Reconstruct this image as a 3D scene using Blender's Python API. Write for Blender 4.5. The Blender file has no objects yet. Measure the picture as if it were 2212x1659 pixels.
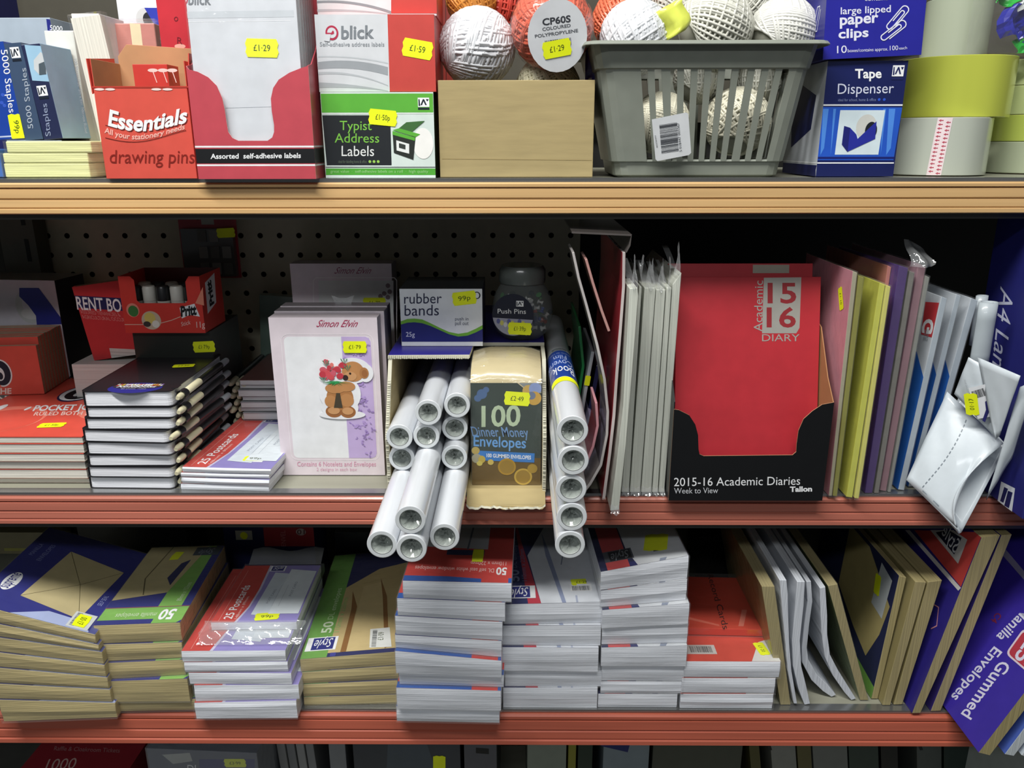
import bpy, math, random
from mathutils import Vector, Matrix
R = math.radians
rnd = random.Random(7)
SC = bpy.context.scene
COL = SC.collection

# ------------------------------------------------------------------ camera, world, light, exposure
W, H, FPX = 2212, 1659, 1720.0
CAM_Z, PITCH, YAW, ROLL = 1.30, 17.0, 0.45, -0.10
CM = (Matrix.Translation((0, 0, CAM_Z)) @ Matrix.Rotation(R(YAW), 4, 'Z')
      @ Matrix.Rotation(R(90 - PITCH), 4, 'X') @ Matrix.Rotation(R(ROLL), 4, 'Z'))
cd = bpy.data.cameras.new('camera')
cam = bpy.data.objects.new('camera', cd)
COL.objects.link(cam)
cam.matrix_world = CM
cd.sensor_width = 36.0
cd.lens = FPX / W * 36.0
cd.clip_start = 0.02
SC.camera = cam

SC.view_settings.view_transform = 'Standard'
SC.view_settings.look = 'None'
SC.view_settings.gamma = 1.0
SC.view_settings.use_curve_mapping = False
SC.view_settings.exposure = 0.0

wd = bpy.data.worlds.new('shop_ambient')
SC.world = wd
wd.use_nodes = True
wd.node_tree.nodes['Background'].inputs[0].default_value = (0.86, 0.93, 1.0, 1)
wd.node_tree.nodes['Background'].inputs[1].default_value = 0.09

def area(name, loc, aim, sx, sy, watts, col):
    l = bpy.data.lights.new(name, 'AREA')
    l.shape = 'RECTANGLE'
    l.size, l.size_y, l.energy, l.color = sx, sy, watts, col
    o = bpy.data.objects.new(name, l)
    COL.objects.link(o)
    o.location = loc
    o.rotation_euler = (Vector(aim) - Vector(loc)).to_track_quat('-Z', 'Y').to_euler()
    return o
area('ceiling_tube_light', (-0.36, 0.06, 2.50), (-0.1, 0.75, 0.9), 1.5, 0.10, 41.0, (1.0, 0.985, 0.95))
area('added_fill_light', (-0.5, -1.5, 2.55), (-0.1, 0.75, 0.9), 1.5, 0.10, 13.0, (0.97, 0.99, 1.0))  # unseen fill lamp behind the camera, added to brighten the fronts of the goods

# ------------------------------------------------------------------ pixel <-> place
CMI = CM.inverted()
C3 = CM.to_3x3()
EYE = CM.translation.copy()
def ray(px, py):
    return C3 @ Vector(((px - W / 2) / FPX, -(py - H / 2) / FPX, -1.0))
def PY(px, py, Y):
    d = ray(px, py)
    return EYE + d * ((Y - EYE.y) / d.y)
def PZ(px, py, Z):
    d = ray(px, py)
    return EYE + d * ((Z - EYE.z) / d.z)
def PX(px, py, X):
    d = ray(px, py)
    return EYE + d * ((X - EYE.x) / d.x)
def proj(p):
    q = CMI @ Vector(p)
    return W / 2 + FPX * q.x / -q.z, H / 2 - FPX * q.y / -q.z

# ------------------------------------------------------------------ materials
def lin(h):
    h = h.lstrip('#')
    c = [int(h[i:i + 2], 16) / 255 for i in (0, 2, 4)]
    return [x / 12.92 if x <= .04045 else ((x + .055) / 1.055) ** 2.4 for x in c]
MATS = {}
def mat(h, rough=.5, coat=0.0, metal=0.0, kind='', alpha=1.0, spec=.4):
    key = (h, rough, coat, metal, kind, alpha, spec)
    if key in MATS:
        return MATS[key]
    m = bpy.data.materials.new('mat_%s_%s' % (kind or 'card', h.lstrip('#')))
    m.use_nodes = True
    nt = m.node_tree
    N, L = nt.nodes, nt.links
    b = N['Principled BSDF']
    c = lin(h)
    b.inputs['Roughness'].default_value = rough
    b.inputs['Metallic'].default_value = metal
    b.inputs['Coat Weight'].default_value = coat
    b.inputs['Coat Roughness'].default_value = .12
    b.inputs['Specular IOR Level'].default_value = spec
    tc = N.new('ShaderNodeTexCoord')
    mp = N.new('ShaderNodeMapping')
    nz = N.new('ShaderNodeTexNoise')
    L.new(tc.outputs['Object'], mp.inputs[0])
    L.new(mp.outputs[0], nz.inputs['Vector'])
    var, sc, bump = .05, (60, 60, 60), 0.0
    if kind == 'edge':
        var, sc, bump = .13, (9, 9, 700), .25
    elif kind == 'edgex':
        var, sc, bump = .15, (700, 9, 9), .25
    elif kind == 'kraft':
        var, sc, bump = .07, (25, 25, 160), .05
    elif kind == 'wrap':
        var, sc, bump = .04, (35, 45, 60), .22
    elif kind == 'film':
        var, sc, bump = .05, (55, 95, 70), .6
    elif kind == 'laminate':
        var, sc, bump = .10, (4, 60, 160), .02
    elif kind == 'flower':
        var, sc, bump = .30, (170, 170, 170), 0
    elif kind == 'tape':
        var, sc, bump = .07, (22, 22, 2), 0
    elif kind == 'steel':
        var, sc, bump = .22, (3, 30, 30), .02
    elif kind == 'roll':
        var, sc, bump = .05, (70, 9, 70), .10
    elif kind == 'foil':
        var, sc, bump = .22, (60, 60, 14), .3
    mp.inputs['Scale'].default_value = sc
    nz.inputs['Scale'].default_value = 1.0
    nz.inputs['Detail'].default_value = 3.0
    mr = N.new('ShaderNodeMapRange')
    mr.inputs[3].default_value = 1 - var
    mr.inputs[4].default_value = 1 + var
    mr.inputs[1].default_value, mr.inputs[2].default_value = .3, .7
    L.new(nz.outputs[0], mr.inputs[0])
    mx = N.new('ShaderNodeMix')
    mx.data_type = 'RGBA'
    mx.blend_type = 'MULTIPLY'
    mx.inputs[0].default_value = 1.0
    mx.inputs[6].default_value = (c[0], c[1], c[2], 1)
    L.new(mr.outputs[0], mx.inputs[7])
    L.new(mx.outputs[2], b.inputs['Base Color'])
    if bump:
        bp = N.new('ShaderNodeBump')
        bp.inputs['Strength'].default_value = bump
        bp.inputs['Distance'].default_value = .003
        L.new(nz.outputs[0], bp.inputs['Height'])
        L.new(bp.outputs[0], b.inputs['Normal'])
        if coat:
            L.new(bp.outputs[0], b.inputs['Coat Normal'])
    if kind == 'film':
        # thin clear film: mostly see-through, mirror-like at grazing angles, the same from both sides, a trace of milkiness
        tr, gl, fr = N.new('ShaderNodeBsdfTransparent'), N.new('ShaderNodeBsdfGlossy'), N.new('ShaderNodeLayerWeight')
        m1, m2 = N.new('ShaderNodeMixShader'), N.new('ShaderNodeMixShader')
        gl.inputs['Roughness'].default_value = rough
        fr.inputs['Blend'].default_value = .5
        pw, ma = N.new('ShaderNodeMath'), N.new('ShaderNodeMath')
        pw.operation, ma.operation = 'POWER', 'MULTIPLY_ADD'
        pw.inputs[1].default_value = 4.0
        ma.inputs[1].default_value, ma.inputs[2].default_value = .40, .03 if spec < .8 else .13
        L.new(fr.outputs['Facing'], pw.inputs[0])
        L.new(pw.outputs[0], ma.inputs[0])
        L.new(bp.outputs[0], gl.inputs['Normal'])
        L.new(bp.outputs[0], fr.inputs['Normal'])
        L.new(ma.outputs[0], m1.inputs[0])
        L.new(tr.outputs[0], m1.inputs[1])
        L.new(gl.outputs[0], m1.inputs[2])
        m2.inputs[0].default_value = alpha
        L.new(m1.outputs[0], m2.inputs[1])
        L.new(b.outputs[0], m2.inputs[2])
        L.new(m2.outputs[0], N['Material Output'].inputs['Surface'])
    elif alpha < 1:
        b.inputs['Alpha'].default_value = alpha
    MATS[key] = m
    return m
def card(h):  return mat(h, .42, .15)
def gloss(h): return mat(h, .30, .6)
def wrap(h):  return mat(h, .35, .9, kind='wrap')
def ink(h):   return mat(h, .45, .1)
def plain(h): return mat(h, .6)
EDGE_W = mat('#e6eaf1', .6, .25, kind='edge')
EDGE_M = mat('#b7a878', .6, .25, kind='edge')
FILM = mat('#ffffff', .10, 0, kind='film', alpha=.025, spec=.5)
FILMT = mat('#e8ecee', .07, 0, kind='film', alpha=.16, spec=1.0)
KRAFT = mat('#a8976b', .75, kind='kraft')
YELLOW = mat('#eaf51c', .5)
BLACK = ink('#17181c')
WHITE = ink('#eef0f2')
NAVY = ink('#20277c')
RED = ink('#d8392f')

# ------------------------------------------------------------------ text outlines
TXT = {}
def text_mesh(s, bold=0.0, shear=0.0, space=1.0):
    k = (s, bold, shear, space)
    if k not in TXT:
        cu = bpy.data.curves.new('t', 'FONT')
        cu.body = s
        cu.size = 1.0
        cu.resolution_u = 3
        cu.offset = bold
        cu.shear = shear
        cu.space_character = space
        ob = bpy.data.objects.new('t', cu)
        COL.objects.link(ob)
        dg = bpy.context.evaluated_depsgraph_get()
        me = bpy.data.meshes.new_from_object(ob.evaluated_get(dg))
        vs = [(v.co.x, v.co.y) for v in me.vertices]
        fs = [tuple(p.vertices) for p in me.polygons]
        bpy.data.objects.remove(ob)
        bpy.data.curves.remove(cu)
        bpy.data.meshes.remove(me)
        TXT[k] = (vs, fs)
    return TXT[k]

# ------------------------------------------------------------------ mesh gatherer (local millimetres)
class G:
    def __init__(s, bevel=0.0, smooth=False, solid=0.0):
        s.v, s.f, s.mi, s.sm, s.mats = [], [], [], [], []
        s.bevel, s.smooth, s.solid = bevel, smooth, solid
        s.T = None
    def m(s, mt):
        if mt not in s.mats:
            s.mats.append(mt)
        return s.mats.index(mt)
    def add(s, vs, fs, mt, smooth=None):
        b = len(s.v)
        s.v.extend(Vector(p) for p in vs)
        i = s.m(mt) if not isinstance(mt, list) else None
        for k, f in enumerate(fs):
            s.f.append(tuple(b + j for j in f))
            s.mi.append(i if i is not None else s.m(mt[k]))
            s.sm.append(s.smooth if smooth is None else smooth)
    def box(s, x0, x1, y0, y1, z0, z1, mt, **ov):
        vs = [(x0, y0, z0), (x1, y0, z0), (x1, y1, z0), (x0, y1, z0), (x0, y0, z1), (x1, y0, z1), (x1, y1, z1), (x0, y1, z1)]
        fs = [(0, 1, 5, 4), (1, 2, 6, 5), (2, 3, 7, 6), (3, 0, 4, 7), (4, 5, 6, 7), (3, 2, 1, 0)]
        s.add(vs, fs, [ov.get(k, mt) for k in 'frbltd'])
    def slab(s, pts, d, mt, em=None):
        """closed outline pts (3-D, counter-clockwise seen from the front) pushed back along vector d"""
        n = len(pts)
        d = Vector(d)
        vs = [Vector(p) for p in pts] + [Vector(p) + d for p in pts]
        fs = [tuple(range(n)), tuple(range(2 * n - 1, n - 1, -1))]
        fs += [(i, n + i, n + (i + 1) % n, (i + 1) % n) for i in range(n)]
        s.add(vs, fs, [mt, mt] + (list(em) if isinstance(em, list) else [em or mt] * n))
    def loft(s, rings, mt, closed=True, cap=(False, False), smooth=True):
        n = len(rings[0])
        vs = [p for r_ in rings for p in r_]
        fs = []
        for k in range(len(rings) - 1):
            for i in range(n if closed else n - 1):
                j = (i + 1) % n
                fs.append((k * n + i, k * n + j, (k + 1) * n + j, (k + 1) * n + i))
        s.add(vs, fs, mt, smooth)
        if cap[0]:
            s.add(rings[0], [tuple(range(n - 1, -1, -1))], mt, False)
        if cap[1]:
            s.add(rings[-1], [tuple(range(n))], mt, False)
    def lathe(s, prof, mt, n=32, c=(0, 0, 0), cap=(True, True), smooth=True):
        """profile [(radius, z)] about the z axis through c"""
        rings = [[(c[0] + r_ * math.cos(2 * math.pi * i / n), c[1] + r_ * math.sin(2 * math.pi * i / n), c[2] + z) for i in range(n)] for r_, z in prof]
        s.loft(rings, mt, True, cap, smooth)
    def tube(s, path, r_, mt, n=6, closed=False):
        rings = []
        P = [Vector(p) for p in path]
        up = Vector((.21, .37, .9)).normalized()
        for i, p in enumerate(P):
            a = P[max(i - 1, 0)]
            b = P[min(i + 1, len(P) - 1)]
            t = (b - a)
            if t.length < 1e-9:
                t = Vector((1, 0, 0))
            t.normalize()
            u = up.cross(t)
            if u.length < .05:
                u = Vector((1, 0, 0)).cross(t)
            u.normalize()
            w = t.cross(u)
            up = w
            rings.append([p + (u * math.cos(2 * math.pi * k / n) + w * math.sin(2 * math.pi * k / n)) * r_ for k in range(n)])
        s.loft(rings, mt, True, (True, True), True)
    def grid(s, fn, nu, nv, mt, smooth=True):
        vs = [fn(i / nu, j / nv) for j in range(nv + 1) for i in range(nu + 1)]
        fs = [(j * (nu + 1) + i, j * (nu + 1) + i + 1, (j + 1) * (nu + 1) + i + 1, (j + 1) * (nu + 1) + i) for j in range(nv) for i in range(nu)]
        s.add(vs, fs, mt, smooth)
    def sphere(s, c, rx, ry, rz, mt, n=24, k=14):
        c = Vector(c)
        s.grid(lambda u, v: (c.x + rx * math.sin(math.pi * v) * math.cos(2 * math.pi * u), c.y + ry * math.sin(math.pi * v) * math.sin(2 * math.pi * u), c.z - rz * math.cos(math.pi * v)), n, k, mt)

class Fc:
    """a flat face (origin, right, up in local mm) that carries print"""
    def __init__(s, g, o, u, v, M):
        s.g, s.o, s.u, s.v = g, Vector(o), Vector(u).normalized(), Vector(v).normalized()
        s.n = s.u.cross(s.v)
        s.MI = M.inverted()
        s.e = (s.MI @ EYE) * 1000
        s.cnt = 0
        s.clip = None
    def at(s, a, b, l=1):
        return s.o + s.u * a + s.v * b + s.n * (.09 * l + .004 * s.cnt)
    def px(s, x, y):
        d = s.MI.to_3x3() @ ray(x, y)
        t = (s.o - s.e).dot(s.n) / d.dot(s.n)
        p = s.e + d * t - s.o
        return p.dot(s.u), p.dot(s.v)
    def poly(s, pts, mt, l=1, g=None):
        if s.clip:
            for ax, lim, sg in ((0, s.clip[0], 1), (1, s.clip[1], 1), (0, s.clip[2], -1), (1, s.clip[3], -1)):
                out = []
                for i in range(len(pts)):
                    p, q = pts[i - 1], pts[i]
                    dp, dq = sg * (p[ax] - lim), sg * (q[ax] - lim)
                    if (dp < 0) != (dq < 0):
                        k = dp / (dp - dq)
                        out.append((p[0] + (q[0] - p[0]) * k, p[1] + (q[1] - p[1]) * k))
                    if dq >= 0:
                        out.append(q)
                pts = out
                if len(pts) < 3:
                    return
        ar = sum(pts[i][0] * pts[(i + 1) % len(pts)][1] - pts[(i + 1) % len(pts)][0] * pts[i][1] for i in range(len(pts)))
        if ar < 0:
            pts = pts[::-1]
        s.cnt += 1
        (g or s.g).add([s.at(a, b, l) for a, b in pts], [tuple(range(len(pts)))], mt, False)
    def rect(s, a0, b0, a1, b1, mt, l=1):
        s.poly([(a0, b0), (a1, b0), (a1, b1), (a0, b1)], mt, l)
    def ell(s, a, b, ra, rb, mt, l=1, n=28, rot=0):
        c, d = math.cos(rot), math.sin(rot)
        s.poly([(a + ra * math.cos(2 * math.pi * i / n) * c - rb * math.sin(2 * math.pi * i / n) * d, b + ra * math.cos(2 * math.pi * i / n) * d + rb * math.sin(2 * math.pi * i / n) * c) for i in range(n)], mt, l)
    def qp(s, pts, mt, l=1):
        s.poly([s.px(*p) for p in pts], mt, l)
    def rp(s, x0, y0, x1, y1, mt, l=1):
        a0, b0 = s.px(x0, y1)
        a1, b1 = s.px(x1, y0)
        s.rect(a0, b0, a1, b1, mt, l)
    def ep(s, x, y, rx, ry, mt, l=1):
        a, b = s.px(x, y)
        a1, _ = s.px(x + rx, y)
        _, b1 = s.px(x, y - ry)
        s.ell(a, b, abs(a1 - a), abs(b1 - b), mt, l)
    def line(s, pts, w, mt, l=2, closed=False):
        """polyline of width w in face mm"""
        n = len(pts)
        for i in range(n if closed else n - 1):
            a, b = Vector(pts[i]), Vector(pts[(i + 1) % n])
            t = (b - a)
            if t.length < 1e-6:
                continue
            t.normalize()
            q = Vector((-t.y, t.x)) * (w / 2)
            t = t * (w * .3)
            s.poly([tuple(a - t - q), tuple(b + t - q), tuple(b + t + q), tuple(a - t + q)], mt, l)
    def lp(s, pts, w, mt, l=2, closed=False):
        s.line([s.px(*p) for p in pts], w, mt, l, closed)
    def txt(s, st, p0, p1, pt, mt, l=2, bold=0.0, shear=0.0, warp=None, space=1.0, g=None):
        """text whose base line runs p0 -> p1 and whose tallest glyph reaches pt (face mm)"""
        vs, fs = text_mesh(st, bold, shear, space)
        x0, x1 = min(v[0] for v in vs), max(v[0] for v in vs)
        y1 = max(v[1] for v in vs)
        p0, p1, pt = Vector(p0), Vector(p1), Vector(pt)
        s.cnt += 1
        e1, e2 = p1 - p0, pt - p0
        out = []
        for x, y in vs:
            a, b = (x - x0) / (x1 - x0), y / y1
            if warp:
                a, b = warp(a, b)
            q = p0 + e1 * a + e2 * b
            out.append(s.at(q.x, q.y, l))
        flip = e1.x * e2.y - e1.y * e2.x < 0
        (g or s.g).add(out, [f[::-1] if flip else f for f in fs], mt, False)
    def tp(s, st, q0, q1, qt, mt, l=2, **k):
        """the same with photo pixels; qt may be a number: height in px straight up"""
        if not isinstance(qt, tuple):
            qt = (q0[0] + (q1[1] - q0[1]) * 0 , q0[1] - qt)
        s.txt(st, s.px(*q0), s.px(*q1), s.px(*qt), mt, l, **k)

# ------------------------------------------------------------------ things
THINGS = []
class Th:
    def __init__(s, name, label, cat, M, group=None, kind=None):
        s.name, s.label, s.cat, s.M, s.group, s.kind = name, label, cat, M, group, kind
        s.parts = []
        THINGS.append(s)
    def g(s, name='body', parent=None, label=None, **k):
        g = G(**k)
        s.parts.append((name, g, parent, label))
        return g
    def fc(s, g, o, u, v):
        return Fc(g, o, u, v, s.M)
    def front(s, g, y=0): return s.fc(g, (0, y, 0), (1, 0, 0), (0, 0, 1))
    def top(s, g, h): return s.fc(g, (0, 0, h), (1, 0, 0), (0, 1, 0))
    def right(s, g, w): return s.fc(g, (w, 0, 0), (0, 1, 0), (0, 0, 1))
    def left(s, g, d): return s.fc(g, (0, d, 0), (0, -1, 0), (0, 0, 1))
    def build(s):
        def mesh(name, g):
            me = bpy.data.meshes.new(name)
            me.from_pydata([p * .001 for p in g.v], [], g.f)
            for mt in g.mats:
                me.materials.append(mt)
            me.polygons.foreach_set('material_index', g.mi)
            me.polygons.foreach_set('use_smooth', g.sm)
            me.update()
            o = bpy.data.objects.new(name, me)
            COL.objects.link(o)
            if g.solid:
                md = o.modifiers.new('thickness', 'SOLIDIFY')
                md.thickness = g.solid * .001
                md.offset = 0
            if g.bevel:
                md = o.modifiers.new('soft_edges', 'BEVEL')
                md.width = g.bevel * .001
                md.segments = 2
                md.limit_method = 'ANGLE'
                md.angle_limit = R(40)
            return o
        ps = [p for p in s.parts if p[1].f]
        if len(ps) == 1:
            root = mesh(s.name, ps[0][1])
            root.matrix_world = s.M
        else:
            root = bpy.data.objects.new(s.name, None)
            root.empty_display_size = .02
            COL.objects.link(root)
            root.matrix_world = s.M
            done = {}
            for name, g, par, lab in ps:
                o = mesh(name, g)
                o.parent = done[par] if par is not None else root
                if lab:
                    o['label'] = lab
                done[g] = o
        root['label'], root['category'] = s.label, s.cat
        if s.group:
            root['group'] = s.group
        if s.kind:
            root['kind'] = s.kind
        s.root = root

def XF(p, rz=0, lean=0, tilt=0):
    """frame at p; rz turns about the upright, lean tips the top backwards, tilt tips the top sideways to +x"""
    return Matrix.Translation(p) @ Matrix.Rotation(R(rz), 4, 'Z') @ Matrix.Rotation(R(-lean), 4, 'X') @ Matrix.Rotation(R(tilt), 4, 'Y')

def bis(fn, lo, hi):
    s = fn(lo) < fn(hi)
    for _ in range(40):
        m_ = (lo + hi) / 2
        if (fn(m_) < 0) == s:
            lo = m_
        else:
            hi = m_
    return (lo + hi) / 2

def bx(name, label, cat, xl, xr, yt, Y=None, zs=0, yb=None, rz=0, lean=0, tilt=0, group=None, wmax=600):
    """a box-like thing whose front lower edge runs from pixel column xl to xr and whose front top reaches pixel row yt; returns thing, width, height (mm)"""
    if Y is None:
        p = PZ(xl, yb, zs)
    else:
        yy = proj((0, Y, zs))[1]
        p = PY(xl, yy, Y)
        p.z = zs
    M = XF(p, rz, lean, tilt)
    w = bis(lambda t: proj(M @ Vector((t * .001, 0, 0)))[0] - xr, 0, wmax)
    h = bis(lambda t: proj(M @ Vector((w * .0005, 0, t * .001)))[1] - yt, 0, 600)
    return Th(name, label, cat, M, group), w, h

def sticker(t, par, fc, pc, pe, st='', asp=.52, col=None, name='price_sticker'):
    """yellow price sticker on a face: centre and right-hand end in pixels"""
    g = t.g(name, par)
    c, e = Vector(fc.px(*pc)), Vector(fc.px(*pe))
    u = e - c
    v = Vector((-u.y, u.x)) * asp
    def q(a, b): return tuple(c + u * a + v * b)
    out = []
    n = 10
    for i in range(n + 1):
        x = -1 + 2 * i / n
        if i in (0, n): x *= .88
        out.append(q(x, -1))
    for b in (-.45, .0, .45): out.append(q(1.0 if b else .93, b))
    for i in range(n + 1):
        x = 1 - 2 * i / n
        if i in (0, n): x *= .88
        out.append(q(x, 1))
    for b in (.45, .0, -.45): out.append(q(-1.0 if b else -.93, b))
    ar = u.x * v.y - u.y * v.x
    if ar < 0: out = out[::-1]
    fc.poly(out, col or YELLOW, 4.5, g)
    if st:
        p0, p1, pt = q(-.5, -.32), q(.5, -.32), q(-.5, .36)
        fc.txt(st, p0, p1, pt, mat('#3a4a10', .6), 5.3, g=g)
    return g

def barcode(fc, o, e, hgt, n=22, l=3, mt=None):
    """bars between face points o and e (mm), drawn up by vector hgt"""
    rr = random.Random(int(o[0] * 13 + o[1] * 7))
    o, e, hgt = Vector(o), Vector(e), Vector(hgt)
    x = 0
    while x < 1:
        w = rr.choice((.012, .02, .035))
        a, b = o + (e - o) * x, o + (e - o) * min(x + w, 1)
        fc.poly([tuple(a), tuple(b), tuple(b + hgt), tuple(a + hgt)], mt or BLACK, l)
        x += w + rr.choice((.012, .02, .03))
# ------------------------------------------------------------------ the setting: shelving bay
D = 0.72
ZT, ZM, ZB = PY(1106, 387, D).z, PY(1106, 1068, D).z, PY(1106, 1535, D).z
ZL = 0.40
YB = 1.035
STEEL = mat('#8d8d7e', .45, .1, kind='steel')
STEEL_D = mat('#4a4a46', .35, .2, metal=.6, kind='steel')
TAN = mat('#cba673', .38, .35, kind='laminate')
REDW = mat('#b76c5a', .38, .35, kind='laminate')
REDW2 = mat('#b25c47', .42, .3, kind='laminate')

def structure(name, label=None):
    t = Th(name, label or name.replace('_', ' '), 'wall', Matrix.Identity(4), None, 'structure')
    return t, t.g('body')

t, g = structure('floor', 'dark vinyl shop floor under the shelving')
t.cat = 'floor'
g.box(-1500, 1500, -600, 1300, -20, 0, plain('#5a5852'))

# perforated back panel with real holes
t, g = structure('wall_back', 'perforated off-white steel back panel behind the shelves')
PEG = mat('#c2bda6', .6, kind='')
h0 = PY(562, 509, YB)
P0 = 25.0
nx0, nx1 = -21, 17
nz0, nz1 = -14, 6
for i in range(nx0, nx1):
    for k in range(nz0, nz1):
        cx, cz = h0.x * 1000 + i * P0, h0.z * 1000 + k * P0
        y = YB * 1000
        r_ = 3.6
        outer = []
        inner = []
        for q in range(12):
            a = 2 * math.pi * q / 12 + math.pi / 12
            inner.append((cx + r_ * math.cos(a), y, cz + r_ * math.sin(a)))
            s_ = P0 / 2 / max(abs(math.cos(a)), abs(math.sin(a)))
            outer.append((cx + s_ * math.cos(a), y, cz + s_ * math.sin(a)))
        cor = [(cx + sx * P0 / 2, y, cz + sz * P0 / 2) for sx, sz in ((1, 1), (-1, 1), (-1, -1), (1, -1))]
        vs = outer + inner + cor
        fs = []
        for q in range(12):
            j = (q + 1) % 12
            if q in (1, 4, 7, 10) and False:
                pass
            fs.append((q, 12 + q, 12 + j, j))
        for ci, q in enumerate((1, 4, 7, 10)):
            fs.append((q, (q + 1) % 12, 24 + ci)) if False else None
        # corners fall between outer points 1-2? they sit at 45 degrees, between points q and q+1
        for ci, q in enumerate((1, 4, 7, 10)):
            a_q, a_n = outer[q], outer[(q + 1) % 12]
            if (Vector(a_q) - Vector(cor[ci])).length > .01 and (Vector(a_n) - Vector(cor[ci])).length > .01:
                fs.append((q, (q + 1) % 12, 24 + ci))
        g.add(vs, fs, PEG)
t, g = structure('wall_backing', 'dark sheet behind the perforated panel')
g.box(-1400, 1400, YB * 1000 + 22, YB * 1000 + 30, 0, 1750, plain('#161614'))
t, g = structure('wall_back_upper', 'dark back panel of the top shelf bay')
g.box(-1400, 1400, YB * 1000 - 3, YB * 1000 + 20, h0.z * 1000 + nz1 * P0 - 12.4, 1750, plain('#454238'))
t, g = structure('wall_back_lower', 'grey back panel of the lower shelf bays')
g.box(-1400, 1400, YB * 1000 - 1, YB * 1000 + 20, 0, h0.z * 1000 + nz0 * P0 - 12.6, plain('#6b675a'))
# slotted upright
t, g = structure('trim_1', 'slotted steel upright of the shelving')
u0 = PY(72, 520, YB - .02)
ux = u0.x * 1000
yy = YB * 1000
gm, dk = mat('#55534a', .5, metal=.3), plain('#0c0c0b')
g.box(ux - 34, ux + 10, yy - 32, yy - 4, 0, 1750, gm)
for k in range(36):
    z0 = 120 + k * 45
    g.box(ux - 4, ux + 1, yy - 32.5, yy - 31, z0, z0 + 28, dk)
# plain panel beyond the upright, another bay
t, g = structure('wall_back_side', 'dark plain panel of the neighbouring bay')
g.box(ux - 900, ux - 34, yy - 6, yy + 18, 0, 1250, plain('#2c2b27'))

def shelf(label, z, rail, rh, lip, slope=0.0):
    t = Th('gondola_shelf', label, 'shelf', Matrix.Translation((0, D, z)), 'shelves of the bay')
    g = t.g('deck', bevel=1.0)
    g.box(-1150, 1150, 12, (YB - D) * 1000 - 6, -24, 0, STEEL)
    g = t.g('shelf_lip', label='dark steel lip under the rail')
    g.box(-1150, 1150, 6, 30, -rh - lip, -24.2, STEEL_D)
    g.box(-1150, 1150, 2, 12, -rh - lip, -rh - .2, STEEL_D)
    g.box(-1150, 1150, 1, 11.8, -2.5, .8, mat('#9a9c9c', .25, metal=.8, kind='steel'))
    g = t.g('price_rail', label='grooved plastic price rail')
    # grooved profile, front faces the aisle
    f = rh / 29.5
    pr = [(11, -2.6), (-1.5, -2.6), (-3, -4), (-3, -6.4), (0, -6.8), (0, -7.6), (-3.2, -8.2), (-3.6, -15.5), (-2.2, -16.2), (-2.2, -17.2), (-3.8, -17.8),
          (-4.4, -23.4), (-3.6, -24), (-3.6, -24.8), (-5.4, -25.4), (-5.6, -28.6), (-4, -29.5), (11, -29.5)]
    pr = [(a + slope * b, b * f) for a, b in pr]
    n = len(pr)
    vs = [(x, a, b) for x in (-1150, 1150) for a, b in pr]
    fs = [(i, (i + 1) % n, n + (i + 1) % n, n + i) for i in range(n)]
    fs = [q[::-1] for q in fs] + [tuple(range(n)), tuple(range(2 * n - 1, n - 1, -1))]
    g.add(vs, fs, rail)
    return t
shelf('top shelf with a tan grooved price rail', ZT, TAN, 29.5, 5.2)
shelf('middle shelf with a dusty red price rail, under the rolls of film', ZM, REDW, 31.0, 6.5)
shelf('lower shelf with a red price rail, under the envelope packs', ZB, REDW2, 38.0, 4.5, .12)
t = Th('gondola_shelf', 'base shelf low down, carrying the ticket box and binders', 'shelf', Matrix.Translation((0, D - .06, ZL)), 'shelves of the bay')
g = t.g('deck')
g.box(-1150, 1150, 0, 360, -60, 0, STEEL)
g = t.g('plinth')
g.box(-1150, 1150, 20, 40, -ZL * 1000 + .2, -60.2, STEEL_D)
# ================================================================== TOP SHELF
YT = ZT + .001
def logo(fc, x0, y0, x1, y1, fg=None, l=2, bar=True):
    """the small square maker's mark: a white tile with a dark triangular letter"""
    a0, b0 = fc.px(x0, y1)
    a1, b1 = fc.px(x1, y0)
    def q(a, b): return (a0 + (a1 - a0) * a, b0 + (b1 - b0) * b)
    dk = fg or ink('#17202e')
    fc.rect(a0, b0, a1, b1, WHITE, l)
    fc.poly([q(.22, .2), q(.36, .2), q(.5, .62), q(.64, .2), q(.78, .2), q(.56, .84), q(.44, .84)], dk, l + 1)
    fc.poly([q(.06, .84), q(.06, .12), q(.2, .12), q(.16, .84)], dk, l + 1)
    fc.poly([q(.70, .84), q(.80, .62), q(.86, .62), q(.96, .84)], dk, l + 1)
    if bar:
        fc.rect(*q(0, -.3), *q(1, -.08), dk, l)

# --- sticky notes, staples and pads at the left end
t0 = None
zz = YT
for k, (dx, yt) in enumerate(((0, 352), (-4, 330), (3, 304))):
    lab = ['bottom film-wrapped pale yellow sticky note pack under the staple boxes', 'middle film-wrapped pale yellow sticky note pack under the staple boxes', 'upper film-wrapped pale yellow sticky note pack directly under the staple boxes'][k]
    t, w, h = bx('sticky_note_pack', lab, 'sticky notes', 12 + dx, 196 + dx, yt, Y=.742, zs=zz, group='yellow sticky note packs')
    g = t.g('pad', bevel=1.2)
    g.box(0, w, 0, 110, 0, h - .3, mat('#e4e6a8', .5, .2, kind='edge'))
    f = t.g('film_wrap')
    f.box(-1.5, w + 7, -1.2, 112, .1, h - .15, FILM)
    zz += h * .001
zpad = zz + .0004
t, w, h = bx('sticky_note_pack', 'blue sticky note pack at the very edge beside the yellow packs', 'sticky notes', -60, 8, 322, Y=.742, zs=YT)
g = t.g('pad', bevel=1.2)
g.box(0, w, 0, 90, 0, h, wrap('#4a72b8'))

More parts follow.
